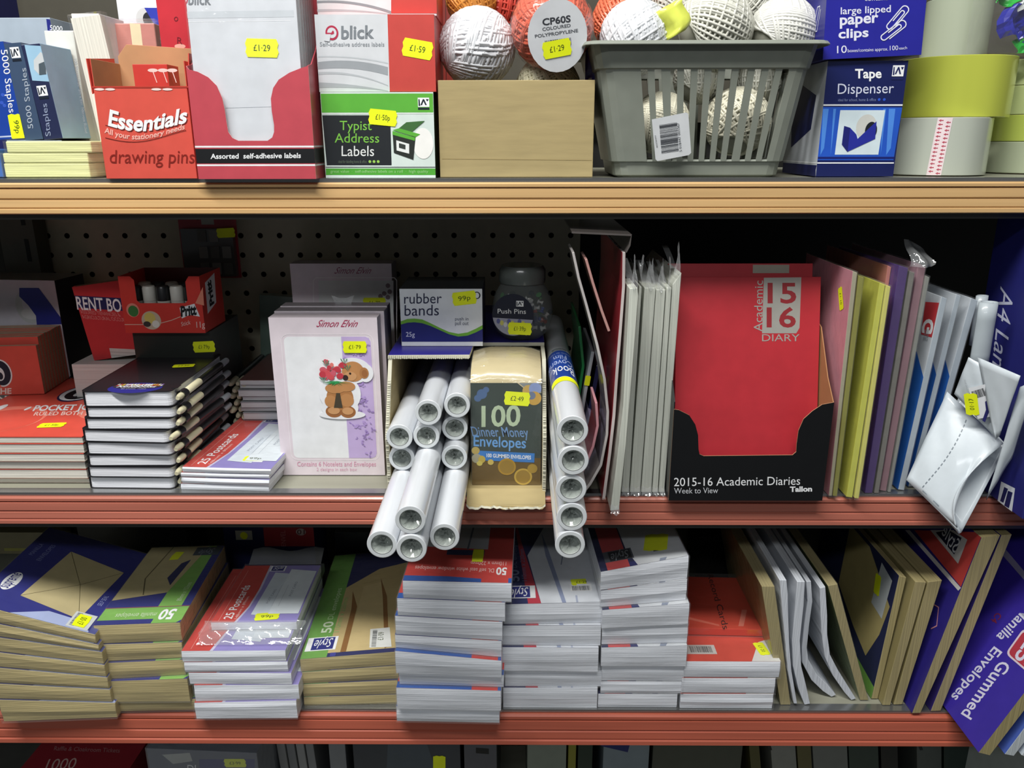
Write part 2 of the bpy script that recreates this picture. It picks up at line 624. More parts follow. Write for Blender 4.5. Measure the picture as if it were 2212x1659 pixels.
t, w, h = bx('staple_box', 'blue staple box with white lettering running down and a yellow 99p sticker', 'staples', -34, 54, 92, Y=.748, zs=zpad, tilt=-3, group='staple boxes')
g = t.g('body', bevel=.6)
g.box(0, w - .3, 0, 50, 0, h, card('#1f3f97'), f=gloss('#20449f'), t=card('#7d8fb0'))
f = t.front(g)
f.clip = (0, 0, w, h)
f.tp('5000 Staples', (2, 108), (20, 244), (16, 106), WHITE)
f.rp(-30, 290, 70, 299, ink('#b9c4de'))
for a, b in ((6, 205), (4, 222), (10, 228)): f.ep(a, b, 4, 4, ink('#3558c0'))
sticker(t, g, f, (37, 274), (42, 302), '99p', .58)
t, w, h = bx('staple_box', 'slim grey blue staple box beside the blue one, lettering running up', 'staples', 55, 94, 93, Y=.748, zs=zpad, tilt=-4, group='staple boxes')
g = t.g('body', bevel=.6)
g.box(0, w - .3, 0, 50, 0, h, card('#3c4f6a'), t=card('#8b99ad'))
f = t.front(g)
logo(f, 26, 101, 40, 126)
f.tp('5000 Staples', (72, 277), (56, 146), (61, 279), ink('#a9b4c2'))
t, w, h = bx('staple_box', 'staple box showing a picture of a staple strip on pale blue', 'staples', 95, 136, 95, Y=.748, zs=zpad, tilt=-5, group='staple boxes')
g = t.g('body', bevel=.6)
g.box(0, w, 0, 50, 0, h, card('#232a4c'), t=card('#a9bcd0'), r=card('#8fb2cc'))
f = t.front(g)
f.clip = (0, 0, w, h)
f.qp([(53, 97), (100, 100), (118, 177), (70, 174)], ink('#9cc3dc'))
f.qp([(73, 130), (88, 112), (99, 122), (101, 160), (86, 162), (74, 150)], ink('#c9ced0'), 2)
f.qp([(84, 138), (99, 132), (100, 160), (85, 162)], ink('#4e5a62'), 3)
logo(f, 84, 184, 99, 208)
f.tp('Staples', (110, 293), (101, 223), (99, 295), ink('#8f9bb8'))
t, w, h = bx('staple_box', 'grey and navy staple box standing behind the front row of staple boxes', 'staples', 26, 160, 38, Y=.865, zs=YT, group='staple boxes')
g = t.g('body', bevel=.6)
g.box(0, w, 0, 60, 0, h, card('#9aa7b4'), f=card('#a3b0bd'))
f = t.front(g)
f.clip = (0, 0, w, h)
f.qp([(100, 41), (152, 47), (160, 110), (108, 110)], NAVY)
f.tp('5000', (108, 65), (135, 68), 11, WHITE)
t, w, h = bx('ring_binder', 'dark navy binder spine at the edge behind the staple boxes', 'binder', -60, 32, -40, Y=.92, zs=YT)
g = t.g('body', bevel=.8)
g.box(0, w, 0, 60, 0, h, card('#1b1f58'))

t, w, h = bx('card_box', 'plain white card box standing between the staple boxes and the pad', 'box', 144, 205, 66, Y=.80, zs=YT)
g = t.g('body', bevel=.8)
g.box(0, w, 0, 70, 0, h, card('#dcdcd4'))
t, w, h = bx('writing_pad', 'white paper pad in clear film leaning behind the drawing pin box', 'pad', 236, 296, 36, Y=.772, zs=YT, tilt=-6)
g = t.g('paper', bevel=.6)
g.box(0, w, 0, 9, 0, h, mat('#e2e0d4', .55, kind='edgex'))
f = t.front(g)
f.tp('100 Sheets/Pad  5in x 8in  Narrow Ruled', (160, 128), (184, 288), (166, 127), ink('#8e929a'))
c = t.g('film_wrap')
c.box(-2, w + 2, -1, 10.5, 0.2, h + 3, FILM)
t, w, h = bx('sticky_tape_box', 'white sticky tape box with a blue and yellow end above the pin box', 'tape', 205, 262, 29, Y=.82, zs=YT)
g = t.g('body', bevel=.6)
g.box(0, w, 0, 50, 0, h, card('#e6e4e2'), t=card('#c9b0a2'))
f = t.front(g)
f.clip = (0, 0, w, h)
f.qp([(210, 40), (231, 42), (238, 100), (222, 98)], ink('#2b3f9e'))
f.qp([(207, 40), (212, 40), (226, 98), (219, 98)], ink('#e6e03a'), 2)
f.tp('Sello', (203, 100), (203, 55), (213, 100), ink('#7a7aa8'), 3)
t, w, h = bx('eraser_pack', 'pink pack with a cream band lying in clear film behind the pin box', 'pack', 256, 372, 50, Y=.85, zs=YT)
g = t.g('body', bevel=1)
g.box(0, w, 0, 40, 0, h, wrap('#c98379'))
f = t.front(g)
f.clip = (0, 0, w, h)
f.qp([(280, 50), (303, 52), (312, 130), (290, 130)], ink('#e3d5b0'))
f.qp([(345, 60), (368, 60), (375, 130), (352, 130)], ink('#3a2f86'))
c = t.g('film_wrap')
c.box(-1, w + 1, -1, 41, .2, h + 4, FILM)

def dispenser_picture(fc, pts_base, pts_roll, hub, l=2, blue='#2a39a8'):
    fc.qp(pts_roll, ink('#cfd2cf'), l)
    fc.qp(hub, ink('#20242c'), l + 1)
    fc.qp(pts_base, ink(blue), l + 2)
t, w, h = bx('tape_dispenser_box', 'white box with a blue tape dispenser picture, behind the pink pack', 'box', 300, 425, -30, Y=.90, zs=YT)
g = t.g('body', bevel=.6)
g.box(0, w, 0, 60, 0, h, card('#dfe3ea'))
f = t.front(g)
f.clip = (0, 0, w, h)
f.ep(318, 42, 24, 26, ink('#c4cacb'), 2)
f.ep(322, 42, 13, 16, ink('#20242c'), 3)
f.qp([(312, 17), (362, 17), (372, 95), (350, 78), (332, 50)], ink('#2a39a8'), 4)

# --- open red box of drawing pins
t, w, h = bx('drawing_pin_box', 'open red card box lettered drawing pins, its cream back panel showing', 'box', 230, 426, 186, Y=.716, zs=YT)
ER = card('#d65548')
INS = mat('#b98a62', .7)
g = t.g('body', bevel=.3)
dd = 52
yb_top = bis(lambda q: proj(t.M @ Vector((w * .0005, dd * .001, q * .001)))[1] - 106, 0, 300)
th_ = .8
g.box(0, w, 0, th_, 0, h, ER, b=INS)
g.box(0, th_, th_, dd, 0, h + 22, ER, r=INS)
g.box(w - th_, w, th_, dd, 0, h + 20, ER, l=INS)
g.slab([(0, dd, 0), (w, dd, 0), (w, dd, yb_top - 8), (w - 6, dd, yb_top), (9, dd, yb_top + 4), (0, dd, yb_top - 6)], (0, th_, 0), INS, ER)
g.box(th_, w - th_, th_, dd, 0, th_, INS)
fl = t.g('side_flap', label='folded red side flap')
fl.slab([(-1, dd - 5, h + 10), (-3, 4, h - 6), (-3, 2, h + 22), (-1, dd - 5, h + 26)], (-.8, 0, 0), ER)
fl = t.g('side_flap', label='folded red side flap')
fl.slab([(w + .2, dd - 5, h + 6), (w + .2, 2, h - 4), (w + 3, 3, h + 26), (w + 1, dd - 5, h + 28)], (.8, 0, 0), ER)
f = t.front(g)
def wave(a, b):
    return a, b + .38 * math.sin(a * math.pi * 1.15 + 3.3) - .12 * a
f.tp('Essentials', (234, 268), (402, 268), (238, 234), WHITE, 3, bold=.03, warp=wave)
f.tp('Essentials', (236, 270), (404, 270), (240, 236), ink('#6e221b'), 2, bold=.035, warp=wave)
f.tp('All your stationery needs', (226, 284), (398, 288), (227, 272), ink('#f3b7ab'), 3, bold=.02, warp=lambda a, b: (a, b + 1.3 * math.sin(a * math.pi * 1.15 + 3.3)))
for dy in (0, 27):
    f.lp([(228 + i * 8.7, 268 + dy + 13 * math.sin(i / 20 * math.pi * 1.2 + .2) - i * .2) for i in range(21)], .5, ink('#6e221b'))
f.tp('drawing pins', (237, 352), (420, 352), (238, 324), ink('#86231b'), 2)
f.rp(200, 186, 408, 190, ink('#b53a2e'))
for q in (215, 238, 338, 362):
    f.ep(q, 193, 11, 2.6, ink('#f0d8d2'))
p = PY(304, 196, .745)
t = Th('pin_carton', 'small red carton printed with white pins inside the open pin box', 'box', XF((p.x, .735, YT + .0012)))
g = t.g('body', bevel=.3)
hh = (PY(330, 142, .735).z - YT) * 1000
g.box(0, 30, 0, 24, 0, hh, card('#c93c34'))
f = t.front(g)
for x in (330, 352, 372):
    f.ep(x, 152, 11, 4, ink('#eec9c2'))
    f.lp([(x, 153), (x + 9, 178)], .7, ink('#eec9c2'))

# --- red dispenser of assorted labels
t, w, h = bx('label_dispenser_box', 'red counter display box with a curved cut-out, lettered assorted self-adhesive labels', 'display box', 429, 683, 142, Y=.708, zs=YT)
LR = card('#be4a55')
g = t.g('body')
fr = t.front(g)
cut = [(659, 142), (650, 147), (625, 157), (602, 172), (590, 190), (585, 213), (587, 240), (592, 270), (592, 285), (588, 297), (578, 304), (515, 304), (502, 298), (493, 285), (489, 262), (486, 240), (480, 212), (468, 185), (450, 167), (427, 155), (408, 150), (399, 142)]
pts = [fr.px(*q) for q in cut]
pts[0] = (w, pts[0][1])
pts[-1] = (0, pts[-1][1])
out = [(0, 0), (w, 0)] + pts
dd = 62
g.slab([(a, 0, b) for a, b in out], (0, .8, 0), LR, card('#d9c3b4'))
side = [(.8, pts[-1][1]), (12, pts[-1][1] + 2), (30, pts[-1][1] + 14), (dd, pts[-1][1] + 40)]
for x in (0, w - .8):
    g.slab([(x, .8, 0)] + [(x, a, b) for a, b in side] + [(x, dd, 0)], (.8, 0, 0), LR)
g.box(.8, w - .8, dd - .8, dd, 0, 190, LR)
g.box(.8, w - .8, .8, dd - .8, 0, .8, LR)
fr.clip = (0, 0, w, 300)
fr.rp(420, 321, 700, 353, ink('#16171a'))
for y in (317, 357):
    a, b = fr.px(430, y)
    fr.rect(0, b - .7, w, b + .7, WHITE)
rt = t.right(g, w)
_, b0 = fr.px(430, 353)
_, b1 = fr.px(430, 321)
rt.rect(0, b0, dd, b1, ink('#16171a'))
for q in (b0 - 1.6, b1 + 1.6): rt.rect(0, q - .7, dd, q + .7, WHITE)
fr.tp('Assorted  self-adhesive labels', (455, 343), (650, 341), (455, 332), WHITE, 2, bold=.02)
MB = t.M.copy()
for k in range(6):
    y0 = 2.4 + k * 7.9
    lab = 'front clear pack of white labels with the £1.29 sticker in the red display box' if k == 0 else 'clear pack of white labels standing behind the front one in the red display box'
    tt = Th('label_pack', lab, 'labels', MB @ XF((.0022, y0 * .001, .0012), 0, 2.5, -.6), 'white label packs in the red display box')
    g = tt.g('sheets', bevel=.4)
    g.box(2, w - 9, 0, 5.5, 0, 196, mat('#c6cacf', .4, .3, kind='edgex'), f=gloss('#d2d6dc'))
    if k == 0:
        f = tt.front(g)
        f.clip = (2, 0, w - 9, 196)
        f.rp(396, 22, 634, 40, ink('#c3c9cf'))
        f.rp(401, 44, 628, 48, ink('#f4f6f8'))
        f.lp([(488, 233), (590, 230)], .3, ink('#bfc6cc'))
        f.tp('blick', (407, 10), (456, 10), (407, -14), ink('#767b82'), 2, bold=.02)
        f.ep(396, 0, 10, 11, ink('#b34a5e'))
        f.ep(397, 0, 6, 7, ink('#e6e9ee'), 2)
        sticker(tt, g, f, (566, 104), (602, 105), '£1·29')
    c = tt.g('film_wrap')
    c.box(1, w - 6, -.7, 6.6, 0, 200, FILM if k == 0 else FILMT)
t, w, h = bx('blister_card', 'red card of goods in a cover standing behind the label display box', 'card', 382, 450, -40, Y=.79, zs=YT)
g = t.g('body', bevel=.3)
g.box(0, w, 0, 6, 0, h, card('#c22f3a'))
f = t.front(g)
f.tp('R', (383, 94), (394, 96), 14, ink('#701722'))
f.tp('o', (376, 46), (385, 46), 10, ink('#701722'))
f.ep(389, 100, 12, 5, ink('#e6a99a'))

# --- typist labels with the address labels on top
t, w, h = bx('label_box', 'green and black box lettered typist address labels', 'labels', 704, 941, 199, Y=.728, zs=YT)
g = t.g('body', bevel=.7)
GR = gloss('#58a83a')
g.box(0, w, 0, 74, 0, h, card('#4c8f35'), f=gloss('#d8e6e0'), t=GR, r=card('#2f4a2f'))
f = t.front(g)
f.clip = (0, 0, w, h)
_, b = f.px(800, 243)
f.rect(.3, b, w - .3, h - 1.2, ink('#5cae3c'))
f.rect(.3, b - 1.2, w - .3, b - .3, ink('#e8f0ea'), 2)
f.qp([(696, 249), (843, 249), (846, 357), (706, 357)], ink('#23272b'))
f.qp([(704, 364), (941, 364), (941, 378), (704, 378)], ink('#4fa437'))
f.lp([(704, 361), (941, 361)], .5, ink('#222a22'))
f.tp('Typist', (734, 281), (803, 281), (734, 261), ink('#7cc24a'))
f.tp('Address', (723, 308), (819, 308), (723, 288), ink('#7cc24a'))
f.tp('Labels', (738, 337), (808, 337), (738, 315), ink('#e8ecea'))
for x in (799, 808, 817): f.ep(x, 349, 3, 3, ink('#9bd05a'))
f.tp('ideal for labelling home & office', (731, 352), (792, 352), (731, 346), ink('#62705f'))
f.tp('great value  ·  self-adhesive labels on a roll  ·  high quality', (714, 373), (925, 373), (714, 367), ink('#9fd48c'))
logo(f, 903, 211, 927, 231)
f.ell(*f.px(914, 310), 9, 13, ink('#f4f4f0'), 2)
f.qp([(848, 285), (898, 296), (893, 345), (851, 330)], ink('#2a2f2b'), 3)
f.qp([(848, 281), (898, 296), (908, 290), (862, 277)], ink('#5cae3c'), 4)
f.qp([(862, 277), (878, 264), (918, 261), (890, 285)], ink('#3f6a3a'), 3)
f.qp([(848, 283), (897, 297), (896, 304), (848, 291)], ink('#5cae3c'), 4)
f.qp([(856, 303), (884, 311), (884, 332), (857, 325)], ink('#e8ecea'), 4)
f.qp([(862, 309), (876, 313), (876, 323), (862, 319)], ink('#3a403c'), 5)
sticker(t, g, f, (827, 254), (858, 257), '£1·50p')
zty = YT + h * .001 + .0004
t, w, h = bx('label_box', 'white and red box of self-adhesive address labels on the green typist box', 'labels', 690, 942, 31, Y=.731, zs=zty)
g = t.g('body', bevel=.7)
g.box(0, w, 0, 70, 0, h, card('#c8342f'), f=gloss('#d3d6da'), l=card('#cfd2d4'))
def swoosh(f, x0, x1, rows):
    for (ya, yb_, yc, th0, th1, cc) in rows:
        top_, bot = [], []
        for i in range(13):
            a = i / 12
            x = x0 + (x1 - x0) * a
            y = ya * (1 - a) ** 2 + 2 * yb_ * a * (1 - a) + yc * a * a
            th2 = th0 + (th1 - th0) * a
            top_.append((x, y))
            bot.append((x, y + th2))
        f.qp(top_ + bot[::-1], ink(cc))
f = t.front(g)
f.clip = (0, 0, w, h)
swoosh(f, 687, 838, [(121, 118, 135, 3, 3, '#bfc4c8'), (134, 124, 145, 16, 18, '#9a9fa4'), (156, 150, 184, 6, 2, '#b3b8bc'), (178, 180, 196, 12, 1, '#a9aeb2')])
f.qp([(837, 31), (944, 31), (942, 198), (842, 198)], ink('#c4463f'), 2)
f.tp('blick', (737, 84), (808, 82), (737, 56), ink('#7a8086'), 2, bold=.025)
a, b = f.px(717, 71)
ra = abs(f.px(703, 71)[0] - a)
f.ell(a, b, ra, ra * 1.05, ink('#b02a48'), 2)
f.ell(a, b, ra * .72, ra * .75, gloss('#d3d6da'), 3)
f.line([(a - ra * .9, b - ra * .1), (a, b - ra * .12), (a + ra * .2, b + ra * .2)], 1.4, ink('#b02a48'), 4)
f.ell(a + ra * .15, b, ra * .2, ra * .2, ink('#b02a48'), 4)
f.qp([(703, 74), (715, 74), (712, 90), (700, 88)], gloss('#d3d6da'), 5)
f.tp('Self-adhesive address labels', (691, 100), (830, 100), (691, 91), ink('#8b9197'))
sticker(t, g, f, (902, 106), (935, 112), '£1·59', .55)
ztb = zty + h * .001 + .0004
t, w, h = bx('label_box', 'white and red address label box at the top, set back on the lower one', 'labels', 686, 944, -60, Y=.745, zs=ztb)
g = t.g('body', bevel=.7)
g.box(0, w, 0, 60, 0, h, card('#c8342f'), f=gloss('#dfe2e4'))
f = t.front(g)
f.clip = (0, 0, w, h)
swoosh(f, 685, 845, [(2, -4, 24, 5, 6, '#8f959a'), (20, 18, 30, 6, 2, '#b3b8bc')])
f.qp([(845, -50), (944, -50), (944, 29), (845, 29)], ink('#c8463f'), 2)
t, w, h = bx('file_box', 'dark red file box standing behind the cardboard box and labels', 'box', 930, 1010, -60, Y=.90, zs=YT)
g = t.g('body', bevel=.7)
g.box(0, w, 0, 60, 0, h, card('#7c2a22'))
f = t.front(g)
for x in (940, 955, 962): f.lp([(x, -50), (x + 2, 200)], .8, ink('#4a1712'))

# --- string balls
def ball(label, cx, cy, r_px, Y, strand, core, axis, amp=1.0, k=.9618, turns=58, squash=1.0, name='string_ball', zmin=None, group=None, sw=1.0, wrapf=None):
    c = PY(cx, cy, Y)
    r_ = (PY(cx + r_px, cy, Y).x - c.x) * 1000
    t = Th(name, label, 'string', Matrix.Translation(c), group)
    g = t.g('winding')
    q = Vector((0, 0, 1)).rotation_difference(Vector(axis).normalized()).to_matrix()
    rr = r_ - sw
    vs0 = len(g.v)
    g.sphere((0, 0, 0), rr * .97, rr * .97, rr * .97 * squash, core, 24, 14)
    path = []
    n = turns * 26
    rj = random.Random(int(cx))
    for i in range(n):
        a = i / 26 * 2 * math.pi
        lat = amp * math.sin(k * a + .4 * math.sin(a * .031))
        lift = rr * (1 + .014 * math.sin(i * .37 + cx))
        path.append((lift * math.cos(lat) * math.cos(a), lift * math.cos(lat) * math.sin(a), lift * squash * math.sin(lat)))
    g.tube(path, sw, strand, 5)
    for i in range(vs0, len(g.v)):
        g.v[i] = q @ g.v[i]
    if wrapf:
        c_ = t.g('film_wrap')
        c_.sphere((0, 0, 0), r_ * 1.04, r_ * 1.04, r_ * 1.04, wrapf, 28, 16)
        rj = random.Random(3)
        for i in range(len(c_.v)):
            c_.v[i] *= 1 + rj.uniform(-.006, .012)
    return t, g, r_
WS = mat('#dcdfe3', .4, .3)
WC = plain('#dde0e4')
CS = mat('#cfcfc4', .6)
CC = plain('#9c9c90')

# --- cardboard box of twine
t, w, h = bx('cardboard_box', 'plain brown cardboard box, open on top, holding balls of twine', 'box', 951, 1280, 173, Y=.732, zs=YT)
g = t.g('body', bevel=.6)
dd = 120
g.box(0, w, 0, 2, 0, h, KRAFT)
g.box(0, 2, 2, dd - 2, 0, h, KRAFT)
g.box(w - 2, w, 2, dd - 2, 0, h, KRAFT)
g.box(0, w, dd - 2, dd, 0, h, KRAFT)
g.box(2, w - 2, 2, dd - 2, .2, 2, KRAFT)
f = t.front(g)
f.lp([(955, 343), (1278, 346)], .35, mat('#a38f60', .8))
zf = YT + .003
ball('shiny white polypropylene twine ball at the corner of the cardboard box', 1031, 103, 83, .785, WS, WC, (.7, .1, .5), amp=1.32, sw=1.9, k=.9382, turns=96, group='twine balls')
ball('cream twine ball low in the cardboard box under the coral one', 1184, 192, 70, .792, mat('#d3ceb0', .6), plain('#a8a387'), (.2, -.3, 1), sw=1.2, group='twine balls')
OR = mat('#d9654c', .4, .4)
t, g, r_ = ball('coral red twine ball with a round white label and yellow price sticker', 1192, 60, 88, .768, OR, plain('#c0503c'), (.1, -1, .12), amp=1.25, sw=1.7, k=.9618, turns=80, name='twine_ball', wrapf=FILM, group='twine balls')
# round label on the face of the ball
lb = t.g('round_label', label='round white paper label')
n_ = (EYE - t.M.translation).normalized()
n_ = (n_ + Vector((.04, 0, -.10))).normalized()
u_ = Vector((0, 0, 1)).cross(n_).normalized()
v_ = n_.cross(u_)
f = Fc(lb, n_ * (r_ * 1.045), u_, v_, t.M)
a, b = f.px(1204, 78)
f.ell(a, b, r_ * .70, r_ * .80, card('#d5d8dc'), 0)
f.ell(a, b, r_ * .70, r_ * .80, card('#d5d8dc'), -1)
f.tp('CP60S', (1172, 55), (1233, 47), (1171, 40), ink('#3a3c42'), 1, bold=.03)
f.tp('COLOURED', (1172, 67), (1233, 58), (1171, 60), ink('#55585e'), 1, bold=.02)
f.tp('POLYPROPYLENE', (1156, 82), (1249, 69), (1155, 75), ink('#55585e'), 1, bold=.02)
barcode(f, f.px(1178, 104), f.px(1234, 97), Vector(f.px(1177, 88)) - Vector(f.px(1178, 104)), 20, 1)
sticker(t, lb, f, (1203, 105), (1234, 99), '£1·29', .55)
ball('orange twine ball behind the white one in the cardboard box', 1018, 0, 56, .815, mat('#d08a3c', .45), plain('#8a5a22'), (.3, .2, 1), sw=1.4, turns=40, group='twine balls')
ball('red twine ball wedged between the white and the coral ball', 1082, 14, 62, .842, mat('#c84436', .4, .3), plain('#8a2a20'), (.8, .2, .6), sw=1.4, turns=40, group='twine balls', name='twine_ball')

# --- grey basket
p0, p1 = PY(1330, 375, .742), PY(1682, 375, .742)
t = Th('plastic_basket', 'grey plastic basket with slotted sides full of string balls', 'basket', Matrix.Translation(((p0.x + p1.x) / 2, .742, YT)))
bw = (p1.x - p0.x) * 1000
bh = (PY(1500, 93, .722).z - YT) * 1000
GY = mat('#84897f', .45, .15)
g = t.g('body', solid=2.0)
tw0 = (PY(1292, 95, .722).x - t.M.translation.x) * 1000
tw1 = (PY(1760, 95, .722).x - t.M.translation.x) * 1000
bd, td = 92, 132
def outline(k):
    """rounded rectangle at height fraction k: list of points, front flat first"""
    x0, x1 = -bw / 2 + (tw0 + bw / 2) * k, bw / 2 + (tw1 - bw / 2) * k
    y0, y1 = 0 - 18 * k, bd + (td - bd - 18) * k
    cr = 12
    P = []
    nf = 27
    for i in range(nf): P.append((x0 + cr + (x1 - x0 - 2 * cr) * i / (nf - 1), y0))
    for a in (-60, -30): P.append((x1 - cr + cr * math.cos(R(a)), y0 + cr + cr * math.sin(R(a))))
    for i in range(13): P.append((x1, y0 + cr + (y1 - y0 - 2 * cr) * i / 12))
    for a in (30, 60): P.append((x1 - cr + cr * math.cos(R(a)), y1 - cr + cr * math.sin(R(a))))
    for i in range(nf): P.append((x1 - cr - (x1 - x0 - 2 * cr) * i / (nf - 1), y1))
    for a in (120, 150): P.append((x0 + cr + cr * math.cos(R(a)), y1 - cr + cr * math.sin(R(a))))
    for i in range(13): P.append((x0, y1 - cr - (y1 - y0 - 2 * cr) * i / 12))
    for a in (210, 240): P.append((x0 + cr + cr * math.cos(R(a)), y0 + cr + cr * math.sin(R(a))))
    return P
ks = [0, .02, .125, .13, .82, .83, .97, 1.0]
off = [-3, 0, 0, 2.0, 2.0, 3.5, 4.5, 4.5]
rings = []
for k, o_ in zip(ks, off):
    pts = outline(k)
    cx_, cy_ = (sum(q[0] for q in pts) / len(pts), sum(q[1] for q in pts) / len(pts))
    rings.append([(a + (o_ if a > cx_ else -o_) * (abs(a - cx_) > 30), b + (o_ if b > cy_ else -o_) * (abs(b - cy_) > 30), bh * k) for a, b in pts])
n = len(rings[0])
vs = [q for r_ in rings for q in r_]
fs = []
for k in range(len(rings) - 1):
    for i in range(n):
        if k == 3 and ((i < 27 and 4 <= i <= 24 and i % 2 == 0 and i < 26) or (29 <= i < 41 and i % 2 == 0) or (43 <= i < 70 and i % 2 == 0)):
            continue
        j = (i + 1) % n
        fs.append((k * n + i, k * n + j, (k + 1) * n + j, (k + 1) * n + i))
fs.append(tuple(range(n - 1, -1, -1)))
g.add(vs, fs, GY, False)
g2 = t.g('rim', label='flared rim of the basket', bevel=.8)
pts = [(a, b) for a, b, _ in rings[-1]]
cx_, cy_ = sum(q[0] for q in pts) / n, sum(q[1] for q in pts) / n
def outw(q, d):
    v = Vector((q[0] - cx_, q[1] - cy_))
    return (q[0] + d * (1 if v.x > 0 else -1) * (abs(v.x) > 60), q[1] + d * (1 if v.y > 0 else -1) * (abs(v.y) > 35))
prof = [(-1.2, bh - .4), (7, bh - 1.5), (8, bh - 3.5), (6.5, bh - 5), (7, bh + 1.2), (-1.2, bh + 2)]
prof = [(-1.2, bh + .6), (-1.2, bh + 2), (6.5, bh + 1.4), (8.6, bh - 1.6), (7.6, bh - 2.4), (5.5, bh)]
g2.loft([[(*outw(q, d), z) for q in pts] for d, z in prof + [prof[0]]], GY, True, (False, False), False)
# barcode label hanging on the slats
lab = t.g('barcode_label', label='white barcode label on the basket front')
f = Fc(lab, (0, -15, 0), (1, 0, 0), Vector((0, -20, bh)), t.M)
def rq(fc, pts, mt, l, g=None): fc.poly([fc.px(*q) for q in pts], mt, l)
rq(f, [(1408, 258), (1482, 243), (1487, 246), (1493, 330), (1488, 335), (1420, 348), (1416, 344)], card('#dfe3e6'), 0)
rq(f, [(1408, 258), (1482, 243), (1487, 246), (1493, 330), (1488, 335), (1420, 348), (1416, 344)], card('#dfe3e6'), -1)
barcode(f, f.px(1429, 332), f.px(1424, 270), Vector(f.px(1462, 264)) - Vector(f.px(1424, 270)), 20, 1, ink('#44474c'))
f.tp('5 018447 003367', (1473, 327), (1467, 265), (1468, 328), ink('#55585c'), 1)
f.tp('80350391', (1421, 318), (1417, 292), (1418, 319), ink('#777a7e'), 1)
bk = 'string balls in the grey basket'
ball('bright white string ball heaped at the front of the grey basket', 1373, 82, 78, .775, WS, WC, (.3, .2, .9), amp=1.32, sw=1.7, k=.9523, turns=96, group=bk)
t, g, r_ = ball('large off-white string ball, middle of the heap on the basket, yellow ribbon beside it', 1545, 60, 82, .785, CS, CC, (.85, .1, .4), sw=1.3, k=1.03, amp=.9, turns=54, group=bk)
ball('off-white string ball at the rim of the basket beside the paper clip box', 1692, 70, 74, .782, mat('#d9d9d2', .5, .2), CC, (.8, .2, .7), sw=1.5, k=1.02, amp=.8, turns=44, group=bk)
ball('orange twine ball peeping out behind the bright white one on the basket', 1345, 44, 66, .835, mat('#dd7050', .4, .4), plain('#a84a30'), (.5, .3, 1), sw=1.4, turns=40, name='twine_ball', group=bk)
ball('greyish string ball at the back of the basket heap', 1470, 5, 62, .835, CS, CC, (.2, .6, 1), sw=1.3, turns=40, group=bk)
ball('string ball at the back of the heap between the two off-white ones', 1618, 10, 60, .84, CS, CC, (1, .2, .1), sw=1.3, turns=40, group=bk)
ball('string ball low in the basket behind the barcode label', 1428, 266, 66, .787, mat('#cfccb8', .55), CC, (.95, .1, .5), sw=1.4, k=1.02, amp=.9, turns=47, group=bk)
ball('string ball low in the basket behind the slots beside the barcode label', 1592, 263, 72, .788, mat('#cfccb8', .45, .3), CC, (.3, .5, .9), sw=1.5, k=.95, turns=47, group=bk)
ball('string ball inside the basket seen dimly through the upper slots', 1508, 170, 54, .806, CS, CC, (.5, .3, .6), sw=1.3, turns=37, group=bk)
ball('string ball inside the basket under the rim beside the tape dispenser box', 1640, 172, 50, .806, CS, CC, (.5, -.3, .6), sw=1.3, turns=37, group=bk)
# yellow ribbon and purple wrapper scraps
p = PY(1448, 62, .752)
t = Th('ribbon_tail', 'crumpled yellow green wrapper tail between the string balls on the basket', 'wrapper', Matrix.Translation(p))
g = t.g('body', solid=.5)
rj = random.Random(5)
g.grid(lambda u, v: ((u - .4) * 22 + 5 * math.sin(v * 5), 3 * math.sin(u * 7 + v * 3), (v - .5) * 26 + u * 12), 6, 6, mat('#d8e060', .35, .5))
p = PY(1282, 135, .765)
t = Th('wrapper_scrap', 'dark purple wrapper scrap between the cardboard box and the basket', 'wrapper', Matrix.Translation(p))
g = t.g('body', solid=.5)
g.grid(lambda u, v: ((u - .5) * 14, 3 * math.sin(u * 7 + v * 4), (v - .5) * 30), 5, 6, gloss('#2c2470'))

# --- tape dispenser box and paper clip box
t, w, h = bx('tape_dispenser_box', 'navy and bright blue box lettered tape dispenser beside the grey basket', 'box', 1762, 1929, 131, Y=.742, zs=YT)
g = t.g('body', bevel=.7)
dd = 95
g.box(0, w, 0, dd, 0, h, card('#1d2560'), f=gloss('#1b2358'), l=card('#c3c8ce'))
f = t.front(g)
f.clip = (0, 0, w, h)
f.qp([(1773, 231), (1949, 232), (1930, 346), (1763, 346)], ink('#2456c0'))
f.lp([(1774, 227), (1949, 227)], 1.2, WHITE)
f.lp([(1764, 352), (1930, 352)], 1.0, WHITE)
f.lp([(1764, 341), (1930, 341)], 1.8, ink('#16206a'))
for x0, x1 in ((1778, 1790), (1920, 1934), (1800, 1806), (1908, 1914)):
    f.qp([(x0, 235), (x1, 235), (x1 - 10, 320), (x0 - 6, 335)], ink('#4f8be0'), 1.6)
f.qp([(1815, 238), (1912, 238), (1897, 334), (1803, 334)], ink('#d4e4ea'), 2)
f.ep(1871, 274, 22, 27, ink('#cfd0ca'), 3)
f.ep(1881, 282, 13, 19, ink('#1d222a'), 4)
f.qp([(1823, 272), (1836, 276), (1849, 290), (1852, 300), (1893, 262), (1890, 300), (1830, 328), (1818, 312)], ink('#272f9a'), 5)
f.qp([(1823, 272), (1836, 276), (1830, 328), (1818, 312)], ink('#1c2270'), 6)
f.tp('Tape', (1847, 169), (1904, 168), (1847, 149), WHITE, 2, bold=.025)
f.tp('Dispenser', (1809, 203), (1930, 201), (1810, 181), ink('#d3d8ec'), 2)
f.tp('ideal for school, home & office', (1810, 219), (1892, 218), (1810, 213), ink('#7a86b0'), 2)
for x in (1899, 1910): f.ep(x, 215, 3, 3, ink('#2d55c8'))
logo(f, 1926, 141, 1954, 165, ink('#1b2358'))
lf = t.left(g, dd)
